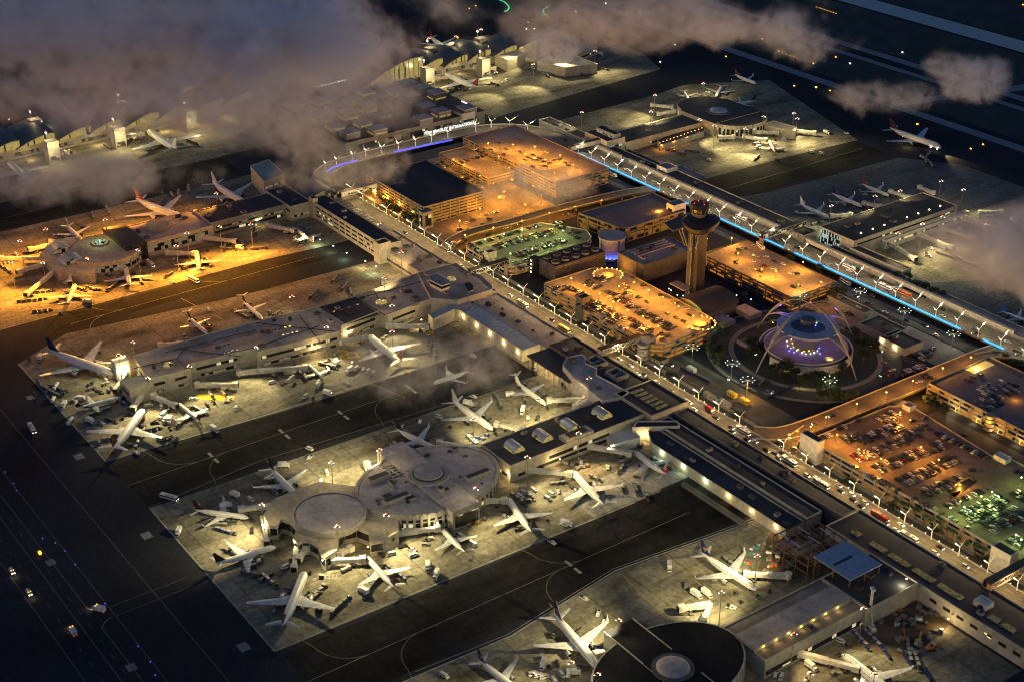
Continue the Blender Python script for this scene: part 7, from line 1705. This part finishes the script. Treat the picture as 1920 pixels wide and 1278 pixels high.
for a, b, f, dbl in (((885, 460), (1015, 421), .9, 0), ((930, 463), (990, 445), .9, 5.2), ((985, 447), (1040, 433), .85, 5.2), ((968, 480), (1005, 467), .9, 5.2), ((1000, 467), (1058, 450), .9, 5.2), ((962, 493), (1000, 485), .9, 0), ((1045, 423), (1085, 447), .8, 0), ((1050, 418), (1090, 440), .5, 0), ((1018, 445), (1040, 436), .8, 0), ((880, 458), (905, 474), .7, 0), ((975, 503), (990, 500), .8, 0)):
    cars_row(a, b, 7, f, G_, double=dbl)
B_ = 'behind the control tower'
for px, py, h in ((1413, 461, 40), (1427, 462, 0), (1390, 465, 20), (1398, 466, 20), (1385, 468, 20), (1383, 475, 20), (1415, 479, 60), (1422, 480, 60), (1436, 481, 60), (1412, 490, 20), (1380, 492, 0), (1413, 503, 0), (1424, 501, 0), (1434, 499, 10), (1452, 490, 0), (1484, 513, 20), (1495, 512, 60), (1498, 535, 0), (1488, 538, 0), (1450, 503, 30), (1468, 495, 0), (1425, 508, 0)): car(px, min(py, 540), h, 0, B_, 11)
U_ = 'on the misty upper parking decks'
for px, py in ((990, 295), (998, 298), (1005, 300), (1012, 297), (1020, 303), (1030, 306), (1040, 300), (1050, 299), (1025, 285), (1000, 290), (985, 300), (975, 285), (950, 280), (945, 290), (1060, 305), (1065, 310), (1015, 310), (1022, 312), (970, 262), (920, 280), (905, 275), (935, 268), (890, 280), (900, 290), (1000, 312), (1080, 315)): car(px, py, rnd.choice((0, 20, 90)), 0, U_, 14)
cars_row((800, 322), (915, 290), 8, .9, U_)
for a, b in (((800, 315), (840, 300)), ((860, 330), (905, 345)), ((900, 350), (945, 372)), ((935, 320), (990, 340)), ((1060, 345), (1105, 352))): cars_row(a, b, 0, .6, 'between the upper parking decks')
S_ = 'on the unlit surface lot by the road bend'
for px, py in ((862, 430), (868, 435), (875, 418), (887, 412), (905, 420), (915, 440), (870, 448), (865, 454), (860, 455), (917, 410), (912, 402), (930, 398)): car(px, py, rnd.choice((90, 80)), 0, S_, 0.05)
D_ = 'in the dark lot right of the saucer building'
for a, b in (((1722, 665), (1758, 650)), ((1728, 672), (1750, 663)), ((1700, 695), (1735, 682)), ((1572, 583), (1605, 590)), ((1612, 588), (1620, 590)), ((1440, 600), (1455, 607))): cars_row(a, b, .06, .85, D_)
I_ = 'on the blue grey parking house roof'
for a, b in (((1815, 712), (1850, 695)), ((1840, 735), (1865, 720)), ((1870, 722), (1885, 715)), ((1842, 765), (1885, 745)), ((1885, 735), (1915, 722)), ((1830, 752), (1870, 740))): cars_row(a, b, 10, .7, I_, double=5 if a[0] > 1830 else 0)
sr = 'driving on the southern departure road'
for px, py, l, c_ in ((760, 436, 1, 3), (865, 499, 1, 0), (957, 553, 1, 0), (1035, 600, 1, 4), (1161, 672, 1, 0), (1183, 685, 1, None), (1196, 700, 1, 0), (1207, 701, 1, 1), (1213, 710, 1, 1), (1231, 716, 1, 0), (1246, 731, 1, 0), (1257, 731, 1, 1), (1267, 742, 1, 0), (1288, 750, 1, 2), (1293, 753, 1, 0), (1302, 766, 1, 0), (1330, 767, 1, 4), (1342, 782, 1, 1), (1371, 800, 1, 1), (1372, 808, 1, 1), (1400, 823, 1, 1), (1415, 826, 1, 0), (1437, 843, 1, 1), (1453, 849, 1, 1), (1466, 848, 1, 1), (1460, 857, 1, 2), (1513, 890, 1, 0), (1531, 894, 1, 0), (1544, 904, 1, 1), (1572, 909, 1, 2), (1576, 919, 1, 1), (1597, 926, 1, 0), (1599, 936, 1, 1), (1621, 941, 1, 0), (1614, 948, 1, 1), (1660, 979, 1, 1), (1689, 982, 1, 0), (1680, 992, 1, 0), (1753, 1035, 1, 0), (1763, 1025, 1, 1), (1856, 1090, 1, 1), (1810, 1060, 1, 2)):
    car(px, py, -1, l, sr, ZD, None, c_)
nr = 'driving on the northern departure road'
for px, py in ((1560, 497), (1593, 508), (1609, 519), (1634, 519), (1680, 540), (1683, 558), (1766, 580), (1768, 592), (1826, 617), (1833, 625), (1890, 640), (1904, 657), (1495, 465), (1462, 448), (1400, 419), (1384, 415), (1372, 409), (1330, 395), (1257, 350), (1225, 340), (1175, 318), (1100, 285), (1060, 262), (1130, 297), (1162, 310)): car(px, py, 181, 0 if px % 3 else 1, nr, ZD, None)
for px, py in ((1605, 555), (1628, 568), (1635, 554), (1660, 585), (1700, 600), (1735, 610), (1755, 628), (1790, 600), (1310, 390), (1210, 395), (1205, 388), (1180, 377)): car(px, py, rnd.choice((175, 185, -5)), 1, 'on the wide street under the azure band', .06)
for px, py, h in ((843, 470, -60), (849, 470, -60), (847, 462, 250), (868, 448, 80), (850, 455, 70), (948, 428, 85), (975, 420, 260), (1060, 402, 85), (1723, 715, 80), (1560, 779, 260), (1528, 793, 260), (1480, 817, -40), (1463, 832, -40), (1487, 840, 80), (1740, 705, 80)): car(px, py, h, 1, 'on an orange lit link bridge', ZD, None)
for px, py, h in ((1648, 658, 30), (1655, 680, 80), (1656, 703, -100), (1673, 693, 80), (1672, 702, 80), (1367, 708, -50), (1410, 718, 0), (1402, 716, 0), (1413, 662, 0), (1590, 617, 10), (1697, 702, 80), (1720, 695, 80), (1735, 690, 70), (1240, 682, -30), (1257, 683, 0), (1450, 735, 0), (1443, 733, 0), (1606, 742, 0), (1552, 700, 0), (1360, 590, 30), (1477, 578, 10), (1484, 576, 10)): car(px, py, h, 1, 'on the streets round the saucer building', .08)
for px, py in ((1402, 713), (1408, 715), (1414, 712), (1420, 716), (1426, 713), (1432, 717), (1438, 712), (1445, 716), (1395, 716), (1405, 720), (1420, 721), (1436, 722)): car(px-5, py, 100, 0, 'in the taxi yard left of the ring street', .08)
for px, py, l in ((1706, 722+0, 1), (1717, 720, 0), (1775, 750, 1), (1795, 750, 1), (1780, 745, 0), (1808, 815-0, 0), (1550, 888, 0), (1875, 1105, 0)): car(px, py, 178, l, 'on the street between the two big parking houses', .06)
for px, py in ((1000, 560), (990, 562), (1018, 577)): car(px, py, 0, 1, 'on the lower street beside the southern road', .06)
# place: nearest 300 as things, the rest in one object
CARS.sort(key=lambda c_: c_[0]**2+c_[1]**2+(c_[2]-500)**2)
CM = {}
ORD = {}
merged = M()
for i, (x, y, z, h, kd, co, li, lot) in enumerate(CARS):
    key = (kd, co, li)
    if key not in CM: CM[key] = car_mesh(kd, CARM[co], li)
    w, me = CM[key]
    if i < 295:
        o = bpy.data.objects.new('car', me); C.objects.link(o); o.location = (x, y, z+.05); o.rotation_euler = (0, 0, h)
        body = ('saloon car', 'van-like car', 'pickup')[kd]
        o['category'] = 'car'; o['label'] = '%s %s %s' % (CARN[co], body, lot); o['group'] = '%s %ss %s' % (CARN[co], body, lot)
    else:
        c_, s_ = math.cos(h), math.sin(h); base = len(merged.v)
        merged.v += [(x+a*c_-b*s_, y+a*s_+b*c_, z+.05+d) for a, b, d in w.v]
        mp = [merged.slot(m) for m in w.mats]
        merged.f += [[k+base for k in f] for f in w.f]; merged.mi += [mp[k] for k in w.mi]
if merged.v: merged.build('distant_cars', None, 'the many farther parked and driving cars of the airport', 'cars', kind='stuff')
# buses and trucks on the roads
for t, px, py, h, lb in (('B', 980, 569, 0, 'white bus with lit front near the middle of the southern road'), ('B', 1058, 616, 0, 'yellowish bus between the orange parking house and the black roof'), ('t', 1331, 768, 0, 'red minibus seen near the taxi yard'), ('B', 1393, 806, 0, 'grey bus on the southern road below the taxi yard'), ('B', 1480, 863, 0, 'white bus on the road by the blank tower'), ('B', 1540, 905, 0, 'silver articulated bus in the queue by the huge parking house'), ('B', 1650, 966, 0, 'red double length bus before the blue deck roof'), ('B', 1705, 1005, 0, 'long black and white bus at the lower right of the road'),
                      ('B', 1147, 327, 180, 'bus on the northern road above the orange deck'), ('B', 1390, 408, 180, 'bus right of the control tower on the northern road'), ('B', 1592, 500, 180, 'bus behind the three azure lamps'), ('B', 1585, 528, 170, 'white coach on the street below the azure band'), ('B', 1660, 537, 180, 'blue and white bus right of the glazed corner'), ('B', 1426, 453, 160, 'white coach parked on the roof behind the control tower'), ('B', 1187, 365, 10, 'yellow lit bus on the street left of the azure band'), ('B', 1697, 550, 180, 'orange shuttle bus on the northern road')):
    z = ZD+.02 if lb.find('street') < 0 else .06
    if 'roof' in lb and 'coach' in lb: z = 11.02; py += 8
    x, y = P(px, py, z+1.5); o = place(V[t], (x, y, z), R(h), lb)
    bc = redm if lb.startswith('red') else yellow if lb.startswith('yellow') else orange if lb.startswith('orange') else None
    if bc:
        for ch in o.children:
            if ch.name.startswith(('body', 'cargo_box')):
                ch.data = ch.data.copy(); ch.data.materials[0] = bc

# ------------------------------------------------------------------ trees
def crown_mesh(seed, n, rx, rz, leaf=.55, m=leafm):
    rd = random.Random(seed); w = M(); lobes = [(Vector((rd.uniform(-.55, .55)*rx, rd.uniform(-.55, .55)*rx, rd.uniform(-.4, .5)*rz)), rd.uniform(.4, .65)) for _ in range(7)]
    for i in range(n):
        c_, s = rd.choice(lobes); v = Vector((rd.gauss(0, 1), rd.gauss(0, 1), rd.gauss(0, 1))).normalized()*rd.uniform(.6, 1.05)
        p = c_+Vector((v.x*rx*s, v.y*rx*s, v.z*rz*s)); a = Vector((rd.gauss(0, 1), rd.gauss(0, 1), rd.gauss(0, .6))).normalized(); b = a.cross(Vector((rd.gauss(0, 1), rd.gauss(0, 1), rd.gauss(0, 1)))).normalized(); k = leaf*rd.uniform(.6, 1.4)
        w.add([p-a*k-b*k*.5, p+a*k-b*k*.5, p+a*k*.8+b*k*.6, p-a*k*.7+b*k*.7], [(0, 1, 2, 3)], m)
    return w
def tree_tpl(seed, rx, rz, h, m):
    r = empty('tree', (0, 0, 0)); r['category'] = 'tree'
    w = M(); w.tube([(0, 0, 0), (.1, .05, h*.5), (0, .1, h*.85)], [.32, .22, .1], bark, 6)
    for k in range(4): t = k*1.6; w.tube([(0, 0, h*.45), (math.cos(t)*rx*.5, math.sin(t)*rx*.5, h*.8)], [.14, .05], bark, 5)
    w.build('trunk', r, local=True)
    w = crown_mesh(seed, 420, rx, rz, .5, m); w.v = [(a, b, c_+h) for a, b, c_ in w.v]; w.build('crown', r, local=True); return r
TT = [tree_tpl(1, 3.4, 2.8, 5.0, leafm), tree_tpl(2, 4.4, 3.2, 6.0, leafd), tree_tpl(3, 2.6, 3.0, 5.5, leafm), tree_tpl(4, 5.0, 3.0, 5.0, leafd)]
pal = empty('palm_tree', (0, 0, 0)); pal['category'] = 'palm tree'
w = M(); w.tube([(0, 0, 0), (.15, 0, 4), (.05, .1, 8.6)], [.3, .22, .2], bark, 6); w.build('trunk', pal, local=True)
w = M(); rd = random.Random(4)
for k in range(22):
    t = 2*PI*k/22+rd.uniform(-.1, .1); up = rd.uniform(-.1, 1.1); L_ = rd.uniform(2.4, 3.2); pv = None
    for j in range(6):
        s = j/5; p = Vector((math.cos(t)*L_*s, math.sin(t)*L_*s, 8.6+up*L_*s*.8-1.9*s*s)); n_ = Vector((-math.sin(t), math.cos(t), 0))*(.42*(1-s)+.06)
        if pv is not None: w.add([pv[0]-pv[1], pv[0]+pv[1], p+n_-Vector((0, 0, .2)), p-n_-Vector((0, 0, .2))], [(0, 1, 2, 3)], leafm)
        pv = (p, n_)
w.build('crown', pal, local=True)
def tree(k, px, py, lb, grp, s=1.0):
    x, y = P(px, py, 4); place(TT[k], (x, y, 0), rnd.uniform(0, 6), lb, grp, s)
for k, px, py, s in ((1, 1418, 650, 1), (3, 1412, 660, 1), (1, 1425, 665, .9), (3, 1475, 690, 1.3), (1, 1463, 697, 1.1), (3, 1488, 700, 1), (2, 1500, 712, 1), (1, 1515, 708, 1), (3, 1532, 705, 1), (1, 1545, 708, 1), (0, 1560, 708, 1), (3, 1575, 705, .9), (1, 1450, 690, .9), (3, 1625, 645, 1.2), (1, 1632, 665, 1.1), (3, 1615, 640, 1), (1, 1640, 650, 1), (3, 1620, 670, 1.2), (1, 1602, 625, 1), (2, 1500, 721, .8), (1, 1580, 690, 1), (3, 1523, 718, 1), (1, 1542, 718, 1), (3, 1408, 640, 1)):
    tree(k, px, py, 'dark bushy tree in the planting round the saucer building', 'trees round the saucer building', s)
for k, px, py in ((3, 1545, 738), (1, 1560, 745), (3, 1573, 742), (1, 1585, 748), (3, 1598, 745), (0, 1568, 735)): tree(k, px, py, 'dark tree between the ring street and the orange bridge', 'trees by the orange bridge', 1.1)
for k, px, py in ((1, 912, 488), (0, 907, 496), (1, 738, 392), (3, 745, 398), (1, 760, 408), (3, 775, 412), (0, 790, 405), (1, 730, 385), (1, 718, 375), (3, 1345, 655), (0, 1350, 668), (2, 1340, 640), (1, 1330, 655), (0, 1345, 680)): tree(k, px, py, 'street tree on the verge beside the southern road' if px < 1000 else 'leafy tree lit from below at the near corner of the orange parking house', 'street trees by the southern road' if px < 1000 else 'trees at the orange corner')
for k, px, py in ((3, 1675, 522), (1, 1684, 520), (3, 1693, 525), (1, 1702, 523), (3, 1720, 535), (1, 1735, 540), (3, 1750, 548), (1, 1765, 555), (3, 1655, 515), (3, 1570, 547), (1, 1580, 550), (3, 1560, 553), (1, 1540, 505), (3, 1480, 488)): tree(k, px, py, 'dark round tree behind the northern road' if px > 1640 else 'dark tree by the parking house behind the saucer building', 'trees behind the northern road' if px > 1640 else 'trees behind the saucer building', 1.0)
for k, px, py in ((3, 1330, 585), (1, 1395, 555), (3, 1360, 570), (0, 1305, 575), (1, 1290, 565), (3, 1870, 665), (1, 1885, 670), (3, 1900, 680), (3, 1905, 668), (1, 1735, 710), (3, 1748, 715), (0, 1735, 745), (1, 1760, 760), (3, 1745, 750), (2, 1775, 768)): tree(k, px, py, 'small tree by the tower hall' if px < 1500 else 'small dark tree beside the right hand parking houses', 'trees by the tower hall' if px < 1500 else 'trees by the right hand parking houses', .9)
for k, px, py in ((0, 1130, 610), (2, 1160, 624), (1, 1175, 632), (0, 1190, 645), (2, 1105, 598), (1, 1085, 585), (0, 1210, 660), (2, 1230, 668)): tree(k, px, py, 'small street tree in front of the orange parking house facade', 'street trees of the orange facade', .7)
for px, py in ((1683, 945), (1693, 950), (1713, 958), (1720, 950), (1735, 968), (1746, 972), (1765, 985), (1778, 988), (1788, 995), (1797, 1005), (1808, 1015), (1822, 1028), (1832, 1020), (1845, 1028), (1856, 1040), (1652, 930), (1672, 940), (1895, 850 + 60)):
    x, y = P(px, py, 8.6)
    y = min(y, 622.5); y = max(y, 618.5)
    place(pal, (x, y, 0), rnd.uniform(0, 6), 'tall palm on the verge between the southern road and the huge parking house', 'palms of the southern road', rnd.uniform(.85, 1.1))
for k in range(14):
    w = crown_mesh(40+k, 160, 4.5, 1.0, .5, leafd); w.v = [(a, b, c_+1) for a, b, c_ in w.v]; o = w.build('hedge', None, 'clipped dark hedge strip beside the southern road', 'hedge', 'hedges of the southern road', local=True); o.location = (-800+k*33, 622, 0)

# ------------------------------------------------------------------ airfield lights and signs
def airlight(px, py, m, label, grp, s=.7, z=.5):
    x, y = P(px, py, z); w = M(); w.box(0, 0, 0, s*1.6, s, s, m); w.box(0, 0, -.4, s*.5, s*.5, .4, steel); o = w.build('field_light', None, label, 'airfield light', grp, local=True); o.location = (x, y, z)
for px, py, s in ((1489, 162, 1), (1530, 165, 1.3), (1556, 171, 1), (1525, 120, 1), (1567, 108, 1), (1460, 97, 1), (1720, 234, 1.2), (1820, 280, 1), (1843, 272, 1), (1361, 107, 1), (1429, 74, 1), (1390, 73, .8), (990, 43, 1), (75, 1037, 1.4), (427, 90, 1), (880, 17, 1), (892, 12, 1), (300, 186, 1.1), (308, 170, 1.1), (130, 283, 1.2), (282, 250, 1.2), (17, 225, 1), (395, 241, 1), (1918, 10, 1.2), (19, 6, 1.2), (846, 143, 1.2), (927, 127, 1.2), (750, 94, 1.2), (858, 72, 1.2)):
    airlight(px, py, e_amber, 'small amber sign glowing on the dark airfield', 'amber signs of the airfield', s)
for k in range(8): airlight(1531+k*5.2, 14+k*1.7, e_amber, 'amber lamp of the short row near the top right', 'amber row at the top', .6)
for k in range(6): airlight(1460+k*7, 97+k*2.6, e_amber, 'amber lamp of the short row under the mist wisp', 'amber row under the mist', .6)
for px, py in ((690, 83), (332, 107), (336, 110), (338, 113), (339, 116)): airlight(px, py, e_green, 'green taxi lamp seen through a gap of the cloud', 'green lamps in the cloud gap', .6)
for path in (((934, 0), (945, 4), (952, 10), (955, 16), (951, 21), (944, 23)), ((1026, 14), (1019, 19), (1018, 24), (1022, 29), (1032, 33))):
    for (ax, ay), (bx_, by_) in zip(path[:-1], path[1:]):
        for t in (0, .33, .66): airlight(ax+(bx_-ax)*t, ay+(by_-ay)*t, e_green, 'green taxi lamp of the curved green line at the top', 'green curve lamps', .8)
for px, py in ((80, 1009), (104, 1017), (122, 1032), (141, 1058), (197, 1131), (259, 1211), (282, 1240), (291, 1265), (10, 884), (26, 906), (31, 919), (590, 119), (1700, 30)): airlight(px, py, e_edge, 'tiny blue edge lamp on the dark lower left field', 'blue edge lamps', .35)
for px, py in ((1136, 7), (1266, 85), (1238, 117), (1594, 120), (1692, 99), (987, 55), (1002, 55), (420, 24), (447, 67), (427, 71), (1080, 23), (600, 145)): airlight(px, py, e_cool, 'single white lamp on the dark upper field', 'white lamps of the upper field', .8)
for px, py, h, t in ((22, 1070, 0, 'service car with bright headlights at the lower left edge'), (54, 1110, 0, 'service car with amber and white lights on the dark road'), (137, 1185, 180, 'service truck with an amber roof bar on the dark road'), (186, 1143, 215, 'box truck with amber marker lights at the dark junction')):
    x, y = P(px, py, 1); r = place(V['t' if 'truck' in t else 'v'], (x, y, .1), R(h), t); w = M()
    for s in (-1, 1): w.box(3.9 if 'truck' in t else 2.8, s*.7, .8, .3, .4, .35, e_head); w.box(1.5, s*.7, 2.3 if 'truck' not in t else 3.9, .5, .5, .3, e_amber); w.box(-3.4 if 'truck' in t else -2.7, s*.8, .8, .2, .3, .3, e_tail)
    w.build('vehicle_light', r, local=True); light(x+math.cos(R(h))*6, y+math.sin(R(h))*6, 1.5, 'warm', 60, radius=.2)
# ------------------------------------------------------------------ dusk sky, cloud puffs, haze
SUN_EL, SUN_ROT = R(1.0), R(200)
W_ = bpy.data.worlds.new('World'); S.world = W_; W_.use_nodes = True
nt = W_.node_tree; bg = nt.nodes['Background']
sky = nt.nodes.new('ShaderNodeTexSky'); sky.sky_type = 'NISHITA'; sky.sun_disc = False; sky.sun_elevation = SUN_EL; sky.sun_rotation = SUN_ROT; sky.altitude = 200; sky.dust_density = 2.0; sky.ozone_density = 3.0
nt.links.new(sky.outputs[0], bg.inputs[0]); bg.inputs[1].default_value = 0.13


def cloud(px, py, z, sx, sy, sz, dens, label, seed, col=(0.86, 0.90, 1.0), scale=0.010, cut=0.50, rot=R(54), soft=0.085, warp=60):
    x, y = P(px, py, z)
    me = bpy.data.meshes.new('cloud'); n = 16; vs = []
    for i in range(1, 8):
        t = PI*i/8
        for k in range(n): vs.append((math.sin(t)*math.cos(2*PI*k/n), math.sin(t)*math.sin(2*PI*k/n), math.cos(t)))
    vs += [(0, 0, 1), (0, 0, -1)]; fs = [(i*n+k, (i+1)*n+k, (i+1)*n+(k+1) % n, i*n+(k+1) % n) for i in range(6) for k in range(n)]
    fs += [(len(vs)-2, k, (k+1) % n) for k in range(n)]+[(len(vs)-1, 6*n+(k+1) % n, 6*n+k) for k in range(n)]
    m = bpy.data.materials.new('cloud_vapour'); m.use_nodes = True; t = m.node_tree; N, L = t.nodes, t.links
    for q in list(N):
        if q.type == 'BSDF_PRINCIPLED': N.remove(q)
    pv = N.new('ShaderNodeVolumePrincipled'); pv.inputs['Color'].default_value = (*col, 1); pv.inputs['Anisotropy'].default_value = 0.0
    out = N['Material Output']; L.new(pv.outputs[0], out.inputs['Volume'])
    tc = N.new('ShaderNodeTexCoord'); ge = N.new('ShaderNodeNewGeometry')
    ln = N.new('ShaderNodeVectorMath'); ln.operation = 'LENGTH'; L.new(tc.outputs['Object'], ln.inputs[0])
    fall = N.new('ShaderNodeMapRange'); fall.inputs['From Min'].default_value = 1.0; fall.inputs['From Max'].default_value = 0.0; L.new(ln.outputs['Value'], fall.inputs['Value'])
    of = N.new('ShaderNodeVectorMath'); of.operation = 'ADD'; of.inputs[1].default_value = (seed*137.0, seed*61.0, 0); L.new(ge.outputs['Position'], of.inputs[0])
    nz = N.new('ShaderNodeTexNoise'); nz.inputs['Scale'].default_value = scale; nz.inputs['Detail'].default_value = 7.0; nz.inputs['Roughness'].default_value = 0.62; nz.inputs['Distortion'].default_value = 0.35; L.new(of.outputs[0], nz.inputs['Vector'])
    # noise + falloff - cut, so that the rim frays into wisps
    a = N.new('ShaderNodeMath'); a.operation = 'MULTIPLY_ADD'; a.inputs[1].default_value = 0.55; L.new(fall.outputs[0], a.inputs[0]); L.new(nz.outputs['Fac'], a.inputs[2])
    r_ = N.new('ShaderNodeMapRange'); r_.interpolation_type = 'SMOOTHERSTEP'; r_.inputs['From Min'].default_value = cut+0.10; r_.inputs['From Max'].default_value = cut+0.10+soft*2; L.new(a.outputs[0], r_.inputs['Value'])
    n2 = N.new('ShaderNodeTexNoise'); n2.inputs['Scale'].default_value = scale*4.2; n2.inputs['Detail'].default_value = 4.0; n2.inputs['Roughness'].default_value = 0.6; n2.inputs['Distortion'].default_value = 0.8; L.new(of.outputs[0], n2.inputs['Vector'])
    q2 = N.new('ShaderNodeMapRange'); q2.interpolation_type = 'SMOOTHSTEP'; q2.inputs['From Min'].default_value = .36; q2.inputs['From Max'].default_value = .66; q2.inputs['To Min'].default_value = .12; q2.inputs['To Max'].default_value = 1.9; L.new(n2.outputs['Fac'], q2.inputs['Value'])
    dd = N.new('ShaderNodeMath'); dd.operation = 'MULTIPLY'; L.new(r_.outputs[0], dd.inputs[0]); L.new(q2.outputs[0], dd.inputs[1])
    d = N.new('ShaderNodeMath'); d.operation = 'MULTIPLY'; d.inputs[1].default_value = dens*.9
    rim = N.new('ShaderNodeMapRange'); rim.interpolation_type = 'SMOOTHSTEP'; rim.inputs['From Min'].default_value = 0.0; rim.inputs['From Max'].default_value = 0.42; L.new(fall.outputs[0], rim.inputs['Value'])
    d3 = N.new('ShaderNodeMath'); d3.operation = 'MULTIPLY'; L.new(dd.outputs[0], d3.inputs[0]); L.new(rim.outputs[0], d3.inputs[1]); L.new(d3.outputs[0], d.inputs[0]); L.new(d.outputs[0], pv.inputs['Density'])
    me.from_pydata(vs, [], fs); me.materials.append(m); me.update()
    o = bpy.data.objects.new('cloud', me); C.objects.link(o); o.location = (x, y, z); o.scale = (sx, sy, sz); o.rotation_euler = (0, 0, rot)
    return tag(o, label, 'cloud', kind='stuff')
CLOUDS = [
 (230, 25, 200, 330, 95, 50, .042, 'broad violet cloud bank over the upper left corner', 1, {'cut': .59, 'scale': .013}),
 (570, 85, 180, 130, 80, 55, .10, 'thick pale cloud puff left of the glowing wave roof', 2, {'cut': .57, 'scale': .016}),
 (470, 200, 150, 210, 85, 45, .034, 'veil of cloud sinking over the cube roofed terminal', 3, {'cut': .585, 'scale': .017}),
 (90, 175, 150, 180, 60, 36, .030, 'thin mist over the hazy left concourse', 4, {'cut': .60, 'scale': .016}),
 (640, 312, 95, 110, 50, 28, .022, 'thin mist lying over the dark roofed parking house', 5, {'cut': .60, 'scale': .022}),
 (130, 340, 110, 170, 55, 28, .045, 'low mist behind the orange lit pier', 6, {'cut': .605, 'scale': .018}),
 (1190, 35, 170, 250, 75, 38, .042, 'long wisp of cloud across the upper middle', 7, {'cut': .605, 'scale': .017}),
 (1500, 85, 150, 90, 36, 26, .04, 'ragged wisp over the dark runways', 8, {'cut': .605, 'scale': .022}),
 (1825, 140, 150, 52, 46, 32, .055, 'small round puff at the upper right', 9, {'cut': .59, 'scale': .026}),
 (1650, 180, 120, 85, 38, 24, .035, 'faint flat wisp right of the upper satellite', 10, {'cut': .605, 'scale': .024}),
 (1895, 465, 110, 95, 95, 45, .045, 'puff of mist rolling in at the right edge', 11, {'cut': .595, 'scale': .018}),
 (1035, 85, 80, 45, 38, 28, .09, 'small bright puff over the far gate building', 12, {'cut': .58, 'scale': .032}),
 (1040, 345, 70, 90, 60, 24, .026, 'thin mist over the upper orange decks', 13, {'cut': .61, 'scale': .022}),
 (820, 690, 60, 90, 60, 24, .016, 'very thin mist in the alley of the taxiing airliner', 14, {'cut': .61, 'scale': .022}),
 (60, 95, 170, 200, 55, 40, .022, 'darker mist layer at the left edge below the violet bank', 15, {'cut': .58, 'scale': .014}),
 (330, 120, 160, 150, 60, 40, .032, 'cloud billow above the misty concourse', 16, {'cut': .60, 'scale': .018}),
]
for c_ in CLOUDS: cloud(*c_[:9], **c_[9])
# ------------------------------------------------------------------ render settings
S.render.engine = 'CYCLES'
cy = S.cycles
cy.use_denoising = True
cy.max_bounces = 6; cy.diffuse_bounces = 2; cy.glossy_bounces = 2; cy.transmission_bounces = 2; cy.volume_bounces = 5; cy.transparent_max_bounces = 6
cy.volume_step_rate = 3.0; cy.volume_max_steps = 160
cy.use_light_tree = True; cy.pixel_filter_type = 'BLACKMAN_HARRIS'; cy.filter_width = 1.1
cy.sample_clamp_indirect = 4; cy.sample_clamp_direct = 0
S.view_settings.view_transform = 'Standard'; S.view_settings.look = 'None'; S.view_settings.exposure = 1.2; S.view_settings.gamma = 1.0
print('LIGHTS', NL[0], 'OBJECTS', len(bpy.data.objects), 'VEH', nveh[0], 'CARS', len(CARS))
# small glowing faces are seen but light is carried by the lamps beside them
for m in bpy.data.materials:
    if m.name not in ('cloud_vapour',): m.cycles.emission_sampling = 'NONE'
cy.denoising_input_passes = 'RGB_ALBEDO_NORMAL'; cy.denoising_prefilter = 'ACCURATE'
